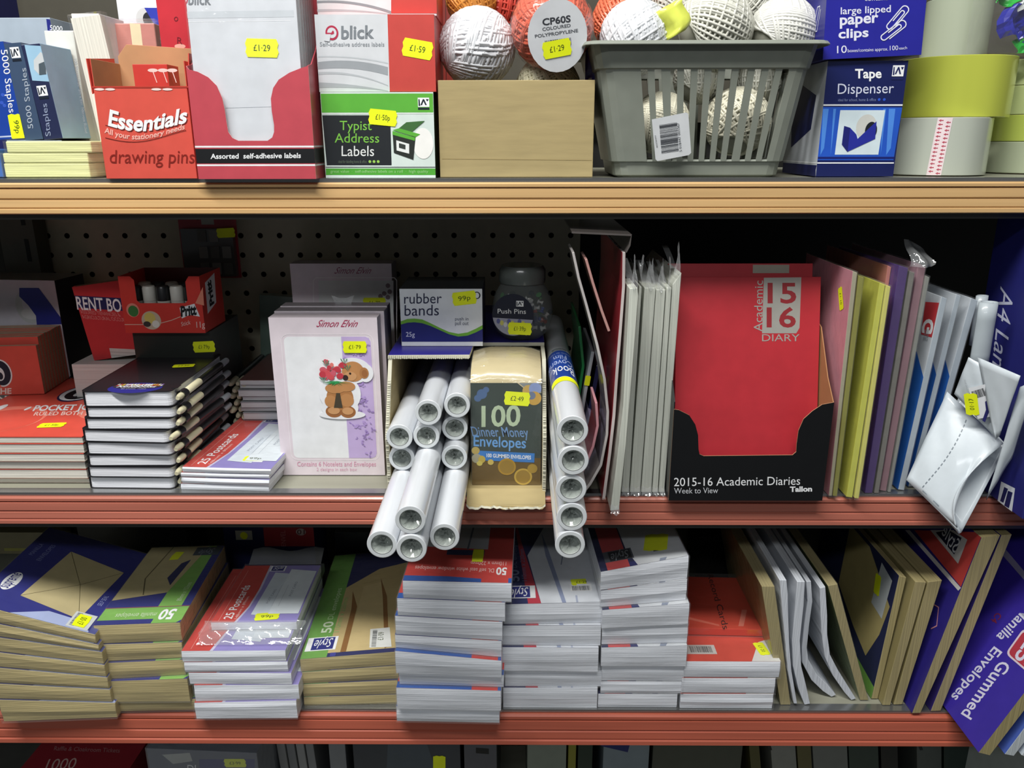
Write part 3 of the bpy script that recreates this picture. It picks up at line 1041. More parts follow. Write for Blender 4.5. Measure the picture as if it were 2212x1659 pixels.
lf.poly([(dd - 2, h * .06), (dd, 0), (0, 0), (0, h * .10), (dd, h * .10)], ink('#171d50'))
lf.poly([(20, h * .25), (dd - 25, h * .42), (dd - 20, h * .72), (30, h * .85), (10, h * .7)], ink('#1a2150'), 1)
lf.rect(0, h * .115, dd, h * .125, WHITE, 2)
ztd = YT + h * .001 + .0006
t, w, h = bx('paper_clip_box', 'royal blue box lettered large lipped paper clips, tilted on the tape dispenser box', 'box', 1777, 1990, -40, Y=.738, zs=ztd, tilt=-2.5)
g = t.g('body', bevel=.7)
PB = gloss('#2a2a98')
g.box(0, w, 0, 78, 0, h, card('#25258a'), f=PB)
f = t.front(g)
WC2 = ink('#e3e5f4')
f.tp('large lipped', (1816, 31), (1924, 26), (1816, 16), WC2, 2, bold=.01)
f.tp('paper', (1814, 54), (1897, 48), (1814, 38), WC2, 2, bold=.025)
f.tp('clips', (1811, 83), (1876, 79), (1811, 63), WC2, 2, bold=.025)
f.tp('10', (1808, 115), (1829, 114), (1808, 99), WC2, 2)
f.tp('boxes/contains approx.', (1831, 113), (1918, 109), (1831, 106), WC2, 2)
f.tp('100', (1922, 109), (1940, 108), (1922, 99), WC2, 2)
f.tp('each', (1942, 107), (1959, 106), (1942, 101), WC2, 2)
f.tp('contains', (1868, 2), (1918, 0), (1868, -7), WC2, 2)
def clip(fc, x, y, s, ang):
    ca, sa = math.cos(ang), math.sin(ang)
    def seg(cx_, L, wd, a0, a1): return [(cx_ + math.cos(a0 + (a1 - a0) * i / 8) * wd, math.sin(a0 + (a1 - a0) * i / 8) * wd) for i in range(9)]
    P = [(-18, 8)] + [(22 + 8 * math.cos(a), 8 * math.sin(a)) for a in [math.pi / 2 - i * math.pi / 8 for i in range(9)]] + [(-26 - 6 * math.cos(a), -2 + 6 * math.sin(a)) for a in [-math.pi / 2 + i * math.pi / 8 for i in range(9)]] + [(14 + 4 * math.cos(a), 4 * math.sin(a)) for a in [math.pi / 2 - i * math.pi / 8 for i in range(9)]] + [(-12, -4)]
    fc.lp([(x + s * (a * ca + b * sa), y + s * (-a * sa + b * ca)) for a, b in P], .9, WC2, 2)
clip(f, 1940, 38, 1.02, R(50))
clip(f, 1931, 66, 1.02, R(38))
lf = t.left(g, 78)
lf.line([(50, h * .45), (58, h * .75), (64, h * .75), (55, h * .42), (60, h * .42), (66, h * .7)], .8, WC2)

# --- parcel tape rolls
def roll(label, cx, r_px, yt, Y, zs, col, group='rolls of parcel tape', xtra=None):
    c = PY(cx, 250, Y)
    r_ = (PY(cx + r_px, 250, Y).x - c.x) * 1000
    M = Matrix.Translation((c.x, Y, zs))
    h = bis(lambda q: proj(M @ Vector((0, -r_ * .001, q * .001)))[1] - yt, 0, 200)
    t = Th('tape_roll', label, 'tape', M, group)
    g = t.g('tape')
    def rg(a, z): return [(a * math.cos(2 * math.pi * i / 48), a * math.sin(2 * math.pi * i / 48), z) for i in range(48)]
    for q, sm_ in (((r_ * .78, 0), (r_ - .4, 0)), False), (((r_ - .4, 0), (r_, .5)), False), (((r_, .5), (r_, h - .5)), True), (((r_, h - .5), (r_ - .4, h)), False), (((r_ - .4, h), (r_ * .78, h)), False), (((r_ * .78, h), (r_ * .78, 0)), True):
        g.loft([rg(*q[0]), rg(*q[1])], col, True, (False, False), sm_)
    k = t.g('core', label='brown card core')
    k.loft([[(a * math.cos(2 * math.pi * i / 32), a * math.sin(2 * math.pi * i / 32), z) for i in range(32)] for a, z in ((r_ * .72, .2), (r_ * .775, .2), (r_ * .775, h - .2), (r_ * .72, h - .2), (r_ * .72, .2))], KRAFT, True, (False, False), False)
    return t, g, r_, h, zs + h * .001 + .0004
TC = mat('#b9bfb2', .22, .6, kind='tape')
TY = mat('#bac24e', .22, .6, kind='tape')
TP = mat('#bcc98a', .25, .5, kind='tape')
t, g, r_, h, z1 = roll('clear parcel tape roll with a red arrow strip, under the yellow green roll', 2028, 106, 253, .80, YT, TC)
ar = t.g('arrow_strip', label='white strip printed with small red arrows')
PK = mat('#e9d8da', .35, .3)
RA = mat('#b54a5c', .5)
def cyl(a, z, e=.2): return ((r_ + e) * math.cos(a), (r_ + e) * math.sin(a), z)
def ang_at(px, py):
    """angle on the roll seen at a pixel"""
    best = None
    for i in range(300):
        a = -math.pi + i / 300 * math.pi
        x = proj(t.M @ (Vector((r_ * math.cos(a), r_ * math.sin(a), h / 2)) * .001))[0]
        if best is None or abs(x - px) < best[0]: best = (abs(x - px), a)
    return best[1]
a0, a1 = ang_at(2013, 310), ang_at(2046, 310)
ar.grid(lambda u, v: cyl(a0 + (a1 - a0) * u + .06 * (v - .5), .3 + (h - .6) * v), 6, 2, PK, True)
for k in range(14):
    for q in ((.25, .5), (.75, 0)):
        z = (k + q[1]) / 14 * (h - 3) + 2
        a = a0 + (a1 - a0) * q[0] + .06 * (z / h - .5)
        d = (a1 - a0) * .16
        ar.add([cyl(a - d, z, .32), cyl(a, z + 1.1, .32), cyl(a, z + .4, .32), cyl(a + d, z + .4, .32), cyl(a + d, z - .4, .32), cyl(a, z - .4, .32), cyl(a, z - 1.1, .32)], [(0, 6, 5, 4, 3, 2, 1)], RA, False)
t, g, r_, h, z2 = roll('yellow green parcel tape roll stacked on the clear one', 2052, 112, 117, .812, z1, TY)
roll('grey clear parcel tape roll standing at the top behind the paper clip box', 2038, 64, -10, .86, z2, mat('#a9b19c', .25, .5, kind='tape'))
zz = YT
for k, (yt, cc, lab) in enumerate(((306, '#b4bda0', 'grey green tape roll at the bottom of the thin stack'), (246, '#bccb60', 'yellow green tape roll second up in the thin stack'), (180, '#c2ce92', 'pale green tape roll third up in the thin stack'), (120, '#c4cf9a', 'pale green tape roll on top of the thin stack'))):
    t, g, r_, h, zz = roll(lab, 2262, 128, yt, .845, zz, mat(cc, .25, .5, kind='tape'))
p = PY(2190, 108, .80)
t = Th('gift_tag_bag', 'clear bag with shiny blue and green contents hanging over the tape rolls', 'bag', Matrix.Translation((p.x, .80, zz + .002)))
g = t.g('contents', solid=.6)
rj = random.Random(11)
for (cc, ox, oz, sx, sz) in (('#262a9c', -6, 26, 24, 26), ('#1e2490', 10, 20, 26, 16), ('#22a83c', 14, 4, 30, 14), ('#28b040', -18, 46, 16, 8), ('#dfe4e4', 8, 44, 26, 18), ('#232a98', 24, 36, 18, 22)):
    ph = rj.uniform(0, 6)
    g.grid(lambda u, v: (ox + (u - .5) * sx + 4 * math.sin(v * 4 + ph), -6 + 5 * math.sin(u * 6 + ph) + rj.uniform(-1, 1) * 1.2, max(oz + (v - .5) * sz + 3 * math.sin(u * 5), 1)), 7, 7, gloss(cc), False)
c = t.g('film_wrap')
c.box(-34, 60, -14, 20, 0, 70, FILM)
# ================================================================== MIDDLE SHELF
YM = ZM + .001
def ext(name, label, cat, poly, zs=None, Y0=None, depth=150, mt=None, em=None, group=None, film=None, part='body', bevel=.5):
    """a thing whose cross-section, seen end-on at the shelf front, is the outline poly (pixels, any order round) and which runs straight back"""
    if Y0 is None:
        lo = max(poly, key=lambda q: q[1])
        Y0 = PZ(lo[0], lo[1], zs).y
    ps = [PY(x, y, Y0) for x, y in poly]
    ar = sum(ps[i].x * ps[(i + 1) % len(ps)].z - ps[(i + 1) % len(ps)].x * ps[i].z for i in range(len(ps)))
    if ar < 0:
        ps = ps[::-1]
    o = min(ps, key=lambda q: q.z).copy()
    o0 = o.copy()
    if zs is not None and o.z < zs + .0003:
        o.z = zs + .0003
    t = Th(name, label, cat, Matrix.Translation(o), group)
    g = t.g(part, bevel=bevel)
    pts = [(p - o0) * 1000 for p in ps]
    e_ = em or mt
    g.slab(pts, (0, depth, 0), e_, [mt if abs(pts[(i + 1) % len(pts)].z - q.z) > abs(pts[(i + 1) % len(pts)].x - q.x) else e_ for i, q in enumerate(pts)])
    if film:
        f = t.g('film_wrap')
        c = sum(pts, Vector()) / len(pts)
        f.slab([c + (p - c) * 1.0 + Vector(((p - c).x, 0, (p - c).z)).normalized() * 1.3 + Vector((0, -1, 0)) for p in pts], (0, depth + 2, 0), film)
    return t, g, pts

def rrect(x0, x1, y0, y1, r_, n=4):
    P = []
    for cx, cy, a0 in ((x1 - r_, y0 + r_, -90), (x1 - r_, y1 - r_, 0), (x0 + r_, y1 - r_, 90), (x0 + r_, y0 + r_, 180)):
        for i in range(n + 1):
            a = R(a0 + 90 * i / n)
            P.append((cx + r_ * math.cos(a), cy + r_ * math.sin(a)))
    return P

# --- red jotter pads lying in a stack
PADR = card('#dc5546')
PAGE = mat('#dad6cc', .6, .2, kind='edge')
rows = [1047, 1031, 1012, 995, 978, 957, 942]
base = PZ(190, 1046, YM)
zz = YM
jl = ['bottom red jotter pad of the stack lying on the shelf edge', 'second red jotter pad from the shelf in the lying stack', 'third red jotter pad from the shelf in the lying stack', 'fourth red jotter pad from the shelf in the lying stack', 'second red jotter pad from the top of the lying stack', 'top red jotter pad lettered pocket jotter with a yellow sticker']
for k in range(6):
    dx = rnd.uniform(-.003, .001)
    Y0 = base.y + (.004 if k == 0 else rnd.uniform(-.002, .003))
    M = XF((base.x - .150 + dx, Y0, zz), 0)
    h = bis(lambda q: proj(M @ Vector((.1, 0, q * .001)))[1] - rows[k + 1], 0, 60)
    t = Th('jotter_pad', jl[k], 'notepad', M, 'lying red jotter pads')
    w, dd = 152 + k * .5, 205
    g = t.g('pages', bevel=.2)
    g.box(0, w, 0, dd, .5, h - 1.2, PAGE)
    c = t.g('cover', label='red card cover', bevel=.2)
    c.box(-.3, w + .3, -.6, dd, h - 1.1, h - .25, PADR)
    b = t.g('backing_card')
    b.box(-.3, w + .3, -.4, dd, 0, .45, card('#c9beb0'))
    if k == 5:
        f = t.top(c, h - .25)
        f.clip = (0, 0, w, dd)
        PK2 = ink('#ee7f6c')
        for (cx_, cy_, ra) in ((40, 50, 46), (150, 85, 40)):
            f.ell(cx_, cy_, ra, ra * .95, PK2, 1)
            f.ell(cx_ + 6, cy_ - 4, ra * .82, ra * .8, PADR, 2)
        f.tp('POCKET JOTTER', (70, 888), (250, 884), (78, 876), WHITE, 3, bold=.03)
        f.tp('RULED BOTH SIDES', (72, 898), (225, 896), (77, 890), ink('#f2cbc2'), 3, bold=.02)
        f.ep(60, 883, 4, 4, WHITE, 3)
        f.ep(176, 849, 41, 18, ink('#2b2450'), 3)
        f.ep(176, 849, 38, 16, WHITE, 4)
        f.ep(178, 850, 31, 13, ink('#1c1c22'), 5)
        f.ep(170, 852, 8, 5, WHITE, 6)
        f.ep(0, 882, 9, 8, WHITE, 3)
        sticker(t, c, f, (112, 919), (141, 918), '£1·50p')
        sp = t.g('spiral', label='black wire spiral binding')
        for q in range(32):
            x = 6 + q * 4.6
            sp.tube([(x, dd - 2 + 4 * math.cos(R(a)), h / 2 + (h / 2 + 2) * math.sin(R(a))) for a in range(0, 361, 45)], .5, BLACK, 5)
    zz += h * .001 + .0003
zj = zz

# --- red pads standing in a row on the jotters
p = PZ(96, 851, zj)
M0 = XF((p.x, p.y, zj + .0003), 6)
hp = bis(lambda q: proj(M0 @ Vector((-.03, 0, q * .001)))[1] - 748, 0, 200)
for k in range(10):
    hh = hp + (0 if k == 0 else 9 + rnd.uniform(-.5, .5))
    lab = 'front red pad with a round swirl badge, standing on the jotter pads' if k == 0 else 'red pad seen by its buff page edges in the row standing on the jotters'
    t = Th('handy_pad', lab, 'notepad', M0 @ Matrix.Translation((0, k * .0072, 0)), 'standing red pads on the jotters')
    g = t.g('pages', bevel=.2)
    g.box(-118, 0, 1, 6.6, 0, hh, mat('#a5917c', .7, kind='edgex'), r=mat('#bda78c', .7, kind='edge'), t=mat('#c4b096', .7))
    c = t.g('cover')
    c.box(-118, .1, 0, .6, 0, hh + .1, PADR)
    if k == 0:
        f = t.front(c)
        f.clip = (-118, 0, .1, hh)
        f.ep(2, 806, 24, 30, WHITE)
        f.ep(2, 806, 21, 27, ink('#231f33'), 2)
        f.ep(-1, 808, 11, 15, WHITE, 3)
        f.ep(1, 812, 6, 8, ink('#231f33'), 4)
        f.tp('THE', (-12, 851), (25, 850), (-12, 839), ink('#f6d9d2'), 2, bold=.03)
        f.tp('HANDY', (-46, 868), (57, 866), (-46, 856), ink('#f6d9d2'), 2, bold=.03)
        f.ell(-95, 8, 50, 30, ink('#ea7463'), 1)

# --- black notebooks with pens
NBC = mat('#1b1b1f', .45, .2)
NBP = mat('#eceef4', .55, .2, kind='edge')
rows = [1057, 1033, 1011, 985, 958, 932, 906, 882, 848]
lefts = [190, 187, 187, 184, 177, 182, 183, 178, 168]
b0 = PZ(190, 1056, YM)
zz = YM
ordw = ['bottom', 'second from bottom', 'third from bottom', 'fourth from bottom', 'middle', 'third from top', 'second from top', 'top']
for k in range(8):
    Y0 = b0.y + rnd.uniform(-.001, .002)
    x0 = PY(lefts[k], rows[k] - 4, Y0).x
    M = XF((x0, Y0, zz), rnd.uniform(-1.5, 1.0) - (2 if k in (3, 4) else 0))
    h = bis(lambda q: proj(M @ Vector((.04, 0, q * .001)))[1] - rows[k + 1] + 3, 0, 60)
    t = Th('notebook', 'black elastic-bound notebook, %s of the stack%s' % (ordw[k], ', coloured oval badge on its cover' if k == 7 else ''), 'notebook', M, 'black pocket notebooks with pens')
    w, dd = 88, 142
    g = t.g('pages')
    ol = rrect(1.5, w - 1.5, 1.2, dd - 1, 5)
    g.loft([[(a, b, z) for a, b in ol] for z in (.52, h - .92)], NBP, True, (True, True), False)
    c = t.g('cover', label='black cover')
    ol = rrect(0, w, 0, dd, 5.5)
    c.loft([[(a, b, z) for a, b in ol] for z in (h - .9, h - .3)], NBC, True, (True, True), False)
    c.loft([[(a, b, z) for a, b in ol] for z in (0, .5)], NBC, True, (True, True), False)
    c.box(-.6, .6, 5, dd - 5, 0, h - .3, NBC)
    lp_ = t.g('pen_loop', label='black elastic loop')
    pr_ = 3.9
    pc = (w + pr_ + .7, h * .5)
    for y in (8, 13):
        pass
    lp_.loft([[(pc[0] + (pr_ + 1.0) * math.cos(R(a)), y, pc[1] + (pr_ + 1.0) * math.sin(R(a))) for a in range(0, 360, 30)] for y in (10, 20)], NBC, True, (False, False), True)
    lp_.box(w - 4, w + 2, 10, 20, h - .29, h + .2, NBC)
    if k == 7:
        f = t.top(c, h - .3)
        a, b = f.px(292, 838)
        f.ell(a, b, 26, 17, ink('#262b80'), 1)
        f.ell(a, b + 5, 24, 9, ink('#332f38'), 2)
        rj = random.Random(4)
        for q in range(34):
            cc = rj.choice(('#e0c23a', '#c94a3a', '#e6e2da', '#8a6ab0', '#d98a3a'))
            aa = a - 22 + (q % 17) * 2.7
            bb = b + 6 + (q // 17) * 3.4
            f.poly([(aa, bb), (aa + 1.8, bb), (aa + 2.8, bb + 2.8), (aa + 1, bb + 2.8)], ink(cc), 3)
        f.txt('Pocket', (a - 12, b + 5.5), (a + 13, b + 5.5), (a - 11, b + 11), WHITE, 4, bold=.02, shear=.2)
        f.txt('Notebooks', (a - 19, b + .5), (a + 19, b + .5), (a - 18, b + 5), WHITE, 4, bold=.02, shear=.2)
        f.txt('80 sheets  ruled', (a - 12, b - 5), (a + 12, b - 5), (a - 12, b - 2.4), ink('#aab0e0'), 2)
        sticker(t, c, f, (397, 791), (421, 790), '£2·50')
    # the pen clipped at the side
    pt = Th('pen', 'black pen with cream ends in the loop of the %s notebook' % ordw[k], 'pen', M @ Matrix.Translation((pc[0] * .001, -.0 + rnd.uniform(-.004, .004), pc[1] * .001)), 'pens of the notebook stack')
    def ring(y, r__): return [(r__ * math.cos(2 * math.pi * i / 14), y, r__ * math.sin(2 * math.pi * i / 14)) for i in range(14)]
    a_ = pt.g('barrel')
    a_.loft([ring(y, pr_) for y in (118, 56)], mat('#141518', .35, .5), True, (True, True), True)
    a_ = pt.g('tip', label='cream front end')
    a_.loft([ring(55.8, pr_ * .96), ring(24, pr_ * .94), ring(23.8, pr_ * .8), ring(5, pr_ * .8), ring(0, pr_ * .5)], mat('#cfc9a8', .4, .3), True, (True, True), True)
    a_ = pt.g('cap', label='grey clear end')
    a_.loft([ring(138, pr_ * .9), ring(118.2, pr_ * .98)], mat('#aab0b6', .25, .5), True, (True, True), True)
    zz += h * .001 + .0003

# --- postcards
def postcard_print(f, w, d, words=True):
    f.rect(0, 0, w, d, ink('#8f86c4'), 1)
    f.poly([(0, 0), (w * .30, 0), (w * .36, d * .25), (w * .38, d * .55), (w * .36, d), (0, d)], ink('#c9c4dc'), 2)
    f.poly([(0, 0), (w * .27, 0), (w * .34, d * .25), (w * .355, d * .55), (w * .33, d), (0, d)], ink('#c5433c'), 3)
    f.line([(w * .08, d * .02), (w * .08, d * .9)], .4, ink('#e0a39a'), 4)
    if words: f.txt('25 Postcards', (w * .22, d * .05), (w * .22, d * .62), (w * .12, d * .05), WHITE, 4, bold=.01)
    if words: f.txt('148mm x 89mm', (w * .285, d * .05), (w * .285, d * .42), (w * .25, d * .05), ink('#ecc6c0'), 4)
    f.poly([(w * .42, d * .12), (w * .72, d * .09), (w * .78, d * .82), (w * .45, d * .86)], ink('#d3dde6'), 4)
    f.poly([(w * .62, d * .13), (w * .98, d * .13), (w * .98, d * .88), (w * .64, d * .92)], ink('#dde6ec'), 5)
    f.txt('POST CARD', (w * .56, d * .3), (w * .58, d * .55), (w * .53, d * .3), ink('#8c98a8'), 5)
    f.txt('POST CARD', (w * .80, d * .42), (w * .80, d * .68), (w * .77, d * .42), ink('#8c98a8'), 6)
    for q in (.62, .70):
        f.line([(w * q, d * .25), (w * q, d * .62)], .25, ink('#9aa4b2'), 6)
    f.rect(w * .36, d * .88, w * .56, d * .985, WHITE, 5)
    f.rect(w * .38, d * .89, w * .54, d * .975, NAVY, 6)
    f.txt('Style', (w * .40, d * .91), (w * .525, d * .93), (w * .40, d * .965), WHITE, 7, shear=.3)
STY = 'Style'
def pack_stack(name, cat, group, labels, xl, xr, rows, zs, dd, edge, rots=None, shifts=None, topfn=None, sidefn=None, film=True, yb=None, bevel=.8, side=None, wadj=None, depths=None, tops=None, sl=None, pivot='l', wmm=None, topslope=True):
    """packs lying in a pile; rows = pixel rows of the pile's joints at the front, bottom first"""
    yb = yb or rows[0]
    b = PZ(xl, yb, zs)
    z = zs
    out = []
    n = len(rows) - 1
    for k in range(n):
        sx = shifts[k] if shifts else 0
        fw = depths[k] if depths else 0
        x0 = PY(xl + sx, rows[k], b.y).x
        w = wmm or ((PY(xr, yb, b.y).x - PY(xl, yb, b.y).x) * 1000 + (wadj[k] if wadj else 0))
        M = XF((x0, b.y + fw * .001, z), rots[k] if rots else 0)
        if pivot == 'r':
            xr0 = PY(xr + sx, rows[k], b.y).x
            M = XF((xr0, b.y + fw * .001, z), rots[k] if rots else 0) @ Matrix.Translation((-w * .001, 0, 0))
        s0, s1 = (sl[k], sl[k + 1]) if sl else (0, 0)
        cxk = (M @ Vector((w * .0005, 0, 0))).x
        if k:
            z += s0 * (cxk - cxp)
            M.translation.z = z
        cxp = cxk
        h = bis(lambda q: proj(M @ Vector((w * .0005, 0, q * .001)))[1] - rows[k + 1], 0, 90)
        t = Th(name, labels[k], cat, M, group)
        g = t.g('stack_of_sheets' if False else 'contents', bevel=bevel)
        hh = h - 1.0
        # soft block: slightly bulging front, edges of the sheets showing
        nz, nx = 4, 6
        rr = random.Random(k * 7 + int(xl))
        bl = [rr.uniform(-.7, .5) for _ in range(nz + 1)]
        sag = [rr.uniform(-.35, .1) for _ in range(nx + 1)]
        def P(i, j):
            u, v = i / nx, j / nz
            return (w * u, -1.6 * math.sin(math.pi * v) * (.35 + .65 * math.sin(math.pi * min(max(u, .04), .96))) + bl[j] * (0 < j < nz), hh * v + (w * u - w / 2) * (s0 + (s1 - s0) * v))
        vs, fs, ms = [], [], []
        for j in range(nz + 1):
            for i in range(nx + 1): vs.append(P(i, j))
        for j in range(nz):
            for i in range(nx):
                a = j * (nx + 1) + i
                fs.append((a, a + 1, a + nx + 2, a + nx + 1)); ms.append(edge)
        nb = len(vs)
        vs += [(0, dd, -w / 2 * s0), (w, dd, w / 2 * s0), (w, dd, hh + w / 2 * s1), (0, dd, hh - w / 2 * s1)]
        tl = [nz * (nx + 1) + i for i in range(nx + 1)]
        bt = list(range(nx + 1))
        fs.append(tuple(tl + [nb + 2, nb + 3])); ms.append(tops or edge)
        fs.append(tuple(bt[::-1] + [nb, nb + 1])); ms.append(edge)
        rs = [j * (nx + 1) + nx for j in range(nz + 1)]
        ls = [j * (nx + 1) for j in range(nz + 1)]
        fs.append(tuple(rs[::-1] + [nb + 2, nb + 1][::1])) if False else fs.append(tuple([nb + 1, nb + 2] + rs[::-1])); ms.append(side or edge)
        fs.append(tuple(ls + [nb + 3, nb])); ms.append(edge)
        fs.append((nb, nb + 3, nb + 2, nb + 1)); ms.append(edge)
        g.add(vs, fs, ms, False)
        if topfn:
            fc = t.fc(g, (0, 0, hh - w / 2 * s1), (w, 0, w * s1), (0, 1, 0))
            topfn(t, g, fc, w, dd, k, k == n - 1)
        if film:
            c = t.g('film_wrap', label='clear shrink film')
            rr = random.Random(k + 31)
            c.box(-.7, w + .7, -2.6, dd + 1, .02, hh + .85, FILM)
            for q in range(8):
                v = c.v[q]
                v.z += (v.x - w / 2) * (s1 if q > 3 else s0)
        z += h * .001
        out.append((t, w, h))
    return out, z
def pc_top(sp, se, st):
    def fn(t, g, f, w, d, k, last):
        postcard_print(f, w, d)
        if last:
            sticker(t, g, f, sp, se, st)
            f2 = Vector(f.px(*sp))
            f.rect(f2.x - 14, f2.y - 9, f2.x + 10, f2.y - 3, ink('#eef1f3'), 3)
    return fn
labs = ['bottom film-wrapped postcard pack beside the black notebooks', 'second film-wrapped postcard pack up beside the black notebooks', 'third film-wrapped postcard pack up beside the black notebooks', 'top postcard pack with a yellow sticker beside the black notebooks']
pack_stack('postcard_pack', 'postcards', 'postcard packs on the middle shelf', labs, 392, 585, [1057, 1045, 1032, 1021, 1009], YM, 150, EDGE_W, rots=[-3, -4, -3, -3.5], shifts=[0, 2, 0, 4], topfn=pc_top((552, 991), (578, 991), '99p'), tops=ink('#c9cbe0'))

# --- notelet boxes with a bear card
PKB = card('#e2d7de')
def notelet(label, xl, xr, yt, Y, zs, full, lean=0, group='notelet boxes', stick=None):
    t, w, h = bx('notelet_box', label, 'stationery box', xl, xr, yt, Y=Y, zs=zs, lean=lean, group=group)
    g = t.g('box', bevel=.6)
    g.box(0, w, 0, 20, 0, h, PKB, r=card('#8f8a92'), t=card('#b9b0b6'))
    return t, g, w, h
yfront = PZ(612, 1026, YM).y
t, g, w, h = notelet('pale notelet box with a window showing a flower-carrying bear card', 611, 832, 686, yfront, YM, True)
f = t.front(g)
wd_ = t.g('card_window', label='clear window with the white and lilac card behind')
fw = t.front(wd_)
wx0, wx1, wy0, wy1 = w * .125, w * .93, h * .115, h * .885
wind = rrect(wx0, wx1, wy0, wy1, 5, 5)
f.line(rrect(wx0 - 2.6, wx1 + 2.6, wy0 - 2.4, wy1 + 2.4, 7, 5), .5, ink('#f3edf1'), 1.5, True)
fw.poly(wind, gloss('#f0f2f5'), 1)
fw.poly(rrect(wx0, wx1, wy0, wy1, 5, 5), gloss('#f0f2f5'), .2)
lil = [q for q in wind]
xm = fw.px(745, 850)[0]
fw.poly([(xm, wy0)] + [q for q in rrect(wx0, wx1, wy0, wy1, 5, 5) if q[0] > xm + 1 ][0:] + [(xm, wy1)] if False else [(xm, wy0), (wx1 - 5, wy0), (wx1 - 1.5, wy0 + 1.5), (wx1, wy0 + 5), (wx1, wy1 - 5), (wx1 - 1.5, wy1 - 1.5), (wx1 - 5, wy1), (xm, wy1)], ink('#c5b0de'), 2)
rj = random.Random(21)
for q in range(70):
    a, b = rj.uniform(xm + 2, wx1 - 2), rj.uniform(wy0 + 3, wy1 - 3)
    cc = ink(rj.choice(('#a98fcd', '#b39ad4', '#a58bcb', '#9c84bd')))
    s_ = rj.uniform(1.1, 2.4)
    for p_ in range(rj.choice((1, 2, 5))):
        an = rj.uniform(0, 6.28)
        fw.ell(a + s_ * math.cos(an), b + s_ * math.sin(an), s_ * .85, s_ * .4, cc, 3, 10, an)
def blob(pts_or, mt, l): fw.qp(pts_or, mt, l)
HALO = ink('#eef0f4')
for (x, y, rx, ry) in ((762, 800, 40, 28), (735, 850, 45, 42), (735, 880, 40, 25), (740, 895, 50, 10), (790, 805, 17, 20)):
    fw.ep(x, y, rx, ry, HALO, 4)
BR = [ink(c) for c in ('#c08a58', '#b27c4c', '#a06a40', '#cf9c6c')]
for (x, y, rx, ry, c, l) in ((722, 888, 18, 13, 2, 5), (752, 889, 17, 13, 2, 5), (735, 858, 29, 28, 1, 6), (715, 866, 13, 13, 0, 7), (750, 864, 15, 14, 0, 7), (763, 802, 24, 22, 0, 6), (787, 805, 10, 12, 1, 7), (788, 806, 6, 8, 2, 8), (757, 812, 14, 10, 3, 8), (725, 838, 22, 11, 0, 8), (748, 834, 20, 11, 0, 8), (722, 886, 13, 8, 3, 7), (752, 887, 12, 8, 3, 7)):
    fw.ep(x, y, rx, ry, BR[c], l)
fw.ep(747, 815, 6, 6, ink('#3a2c2a'), 9)
fw.ep(757, 806, 2.4, 2.4, ink('#2a201e'), 9)
fw.qp([(727, 848), (735, 848), (741, 880), (722, 880)], ink('#4c4436'), 8)
for q in range(26):
    a, b = rj.uniform(697, 745), rj.uniform(780, 816)
    fw.ep(a, b, rj.uniform(4, 8), rj.uniform(4, 7), ink(rj.choice(('#d5545c', '#c23f4c', '#e07a72', '#cf5f70'))), 9 + .03 * q)
for q in range(22):
    x, y = 726 + rj.uniform(-8, 8), 822
    an = rj.uniform(-2.9, -.2)
    L_ = rj.uniform(14, 32)
    fw.qp([(x - 3, y), (x + L_ * math.cos(an) * 1.1, y - 12 + L_ * .8 * math.sin(an) * -.4 + 14), (x + 3, y + 2)], ink(rj.choice(('#2c8a4c', '#3aa05a', '#1f6a3c'))), 10.2 + .02 * q)
for (x, y) in ((706, 790), (745, 786), (700, 826), (752, 800)):
    for an in (-.6, 0, .6):
        fw.qp([(x, y), (x + 12 * math.sin(an) - 3, y - 12), (x + 12 * math.sin(an), y - 12)], ink('#5f8a6c'), 10)
def sig(f, x0, x1, y, h_, col, l=2):
    f.tp('Simon Elvin', (x0, y), (x1, y), (x0 + 4, y - h_), ink(col), l, shear=.35)
sig(f, 683, 771, 706, 15, '#b23a5c')
f.tp('Contains 6 Notelets and Envelopes', (642, 1007), (812, 1007), (642, 997), ink('#d99ab4'), 2)
f.tp('2 designs in each box', (684, 1017), (771, 1017), (684, 1010), ink('#dcaec2'), 2)
sticker(t, wd_, fw, (767, 749), (793, 749), '£1·79', .5)
t2, g, w2, h2 = notelet('pale notelet box directly behind the bear card one', 622, 846, 672, yfront + .024, YM, False)
t3, g, w3, h3 = notelet('pale notelet box two behind the bear card one, clear hanger on it', 634, 852, 661, yfront + .046, YM, False)
hg = t3.g('hang_tab', label='clear plastic hanging tab')
fh = t3.front(hg)
a, b = fh.px(737, 660)
hg.slab([(a - 7, 10, b - 4), (a + 7, 10, b - 4), (a + 12, 10, b + 9), (a + 4, 10, b + 6), (a - 4, 10, b + 6), (a - 12, 10, b + 9)], (0, .5, 0), FILMT)
for k in range(6):
    t, g, w, h = notelet('grey pink notelet box with a £1.79 sticker standing deeper in the shelf' if k == 0 else 'notelet box in the dark row behind the deeper one', 655 + k, 862 + k * .5, 569 - k * .4, .905 + k * .0205, YM, False)
    if k == 0:
        f = t.front(g)
        sig(f, 722, 800, 591, 14, '#9a4a6a')
        w0, w1 = f.px(680, 604), f.px(858, 604)
        f.line([f.px(678, 760), f.px(677, 606), f.px(682, 600), f.px(852, 600), f.px(857, 606), f.px(857, 760)], .8, ink('#f0ecee'), 1)
        f.qp([(688, 606), (850, 606), (850, 800), (692, 800)], ink('#d9dddc'), 1)
        for (x, y) in ((838, 617), (830, 634), (842, 630), (838, 642), (822, 640)): f.ep(x, y, 5, 5, ink('#8a7a80'), 2)
        sticker(t, g, f, (809, 654), (834, 654), '£1·79', .45)

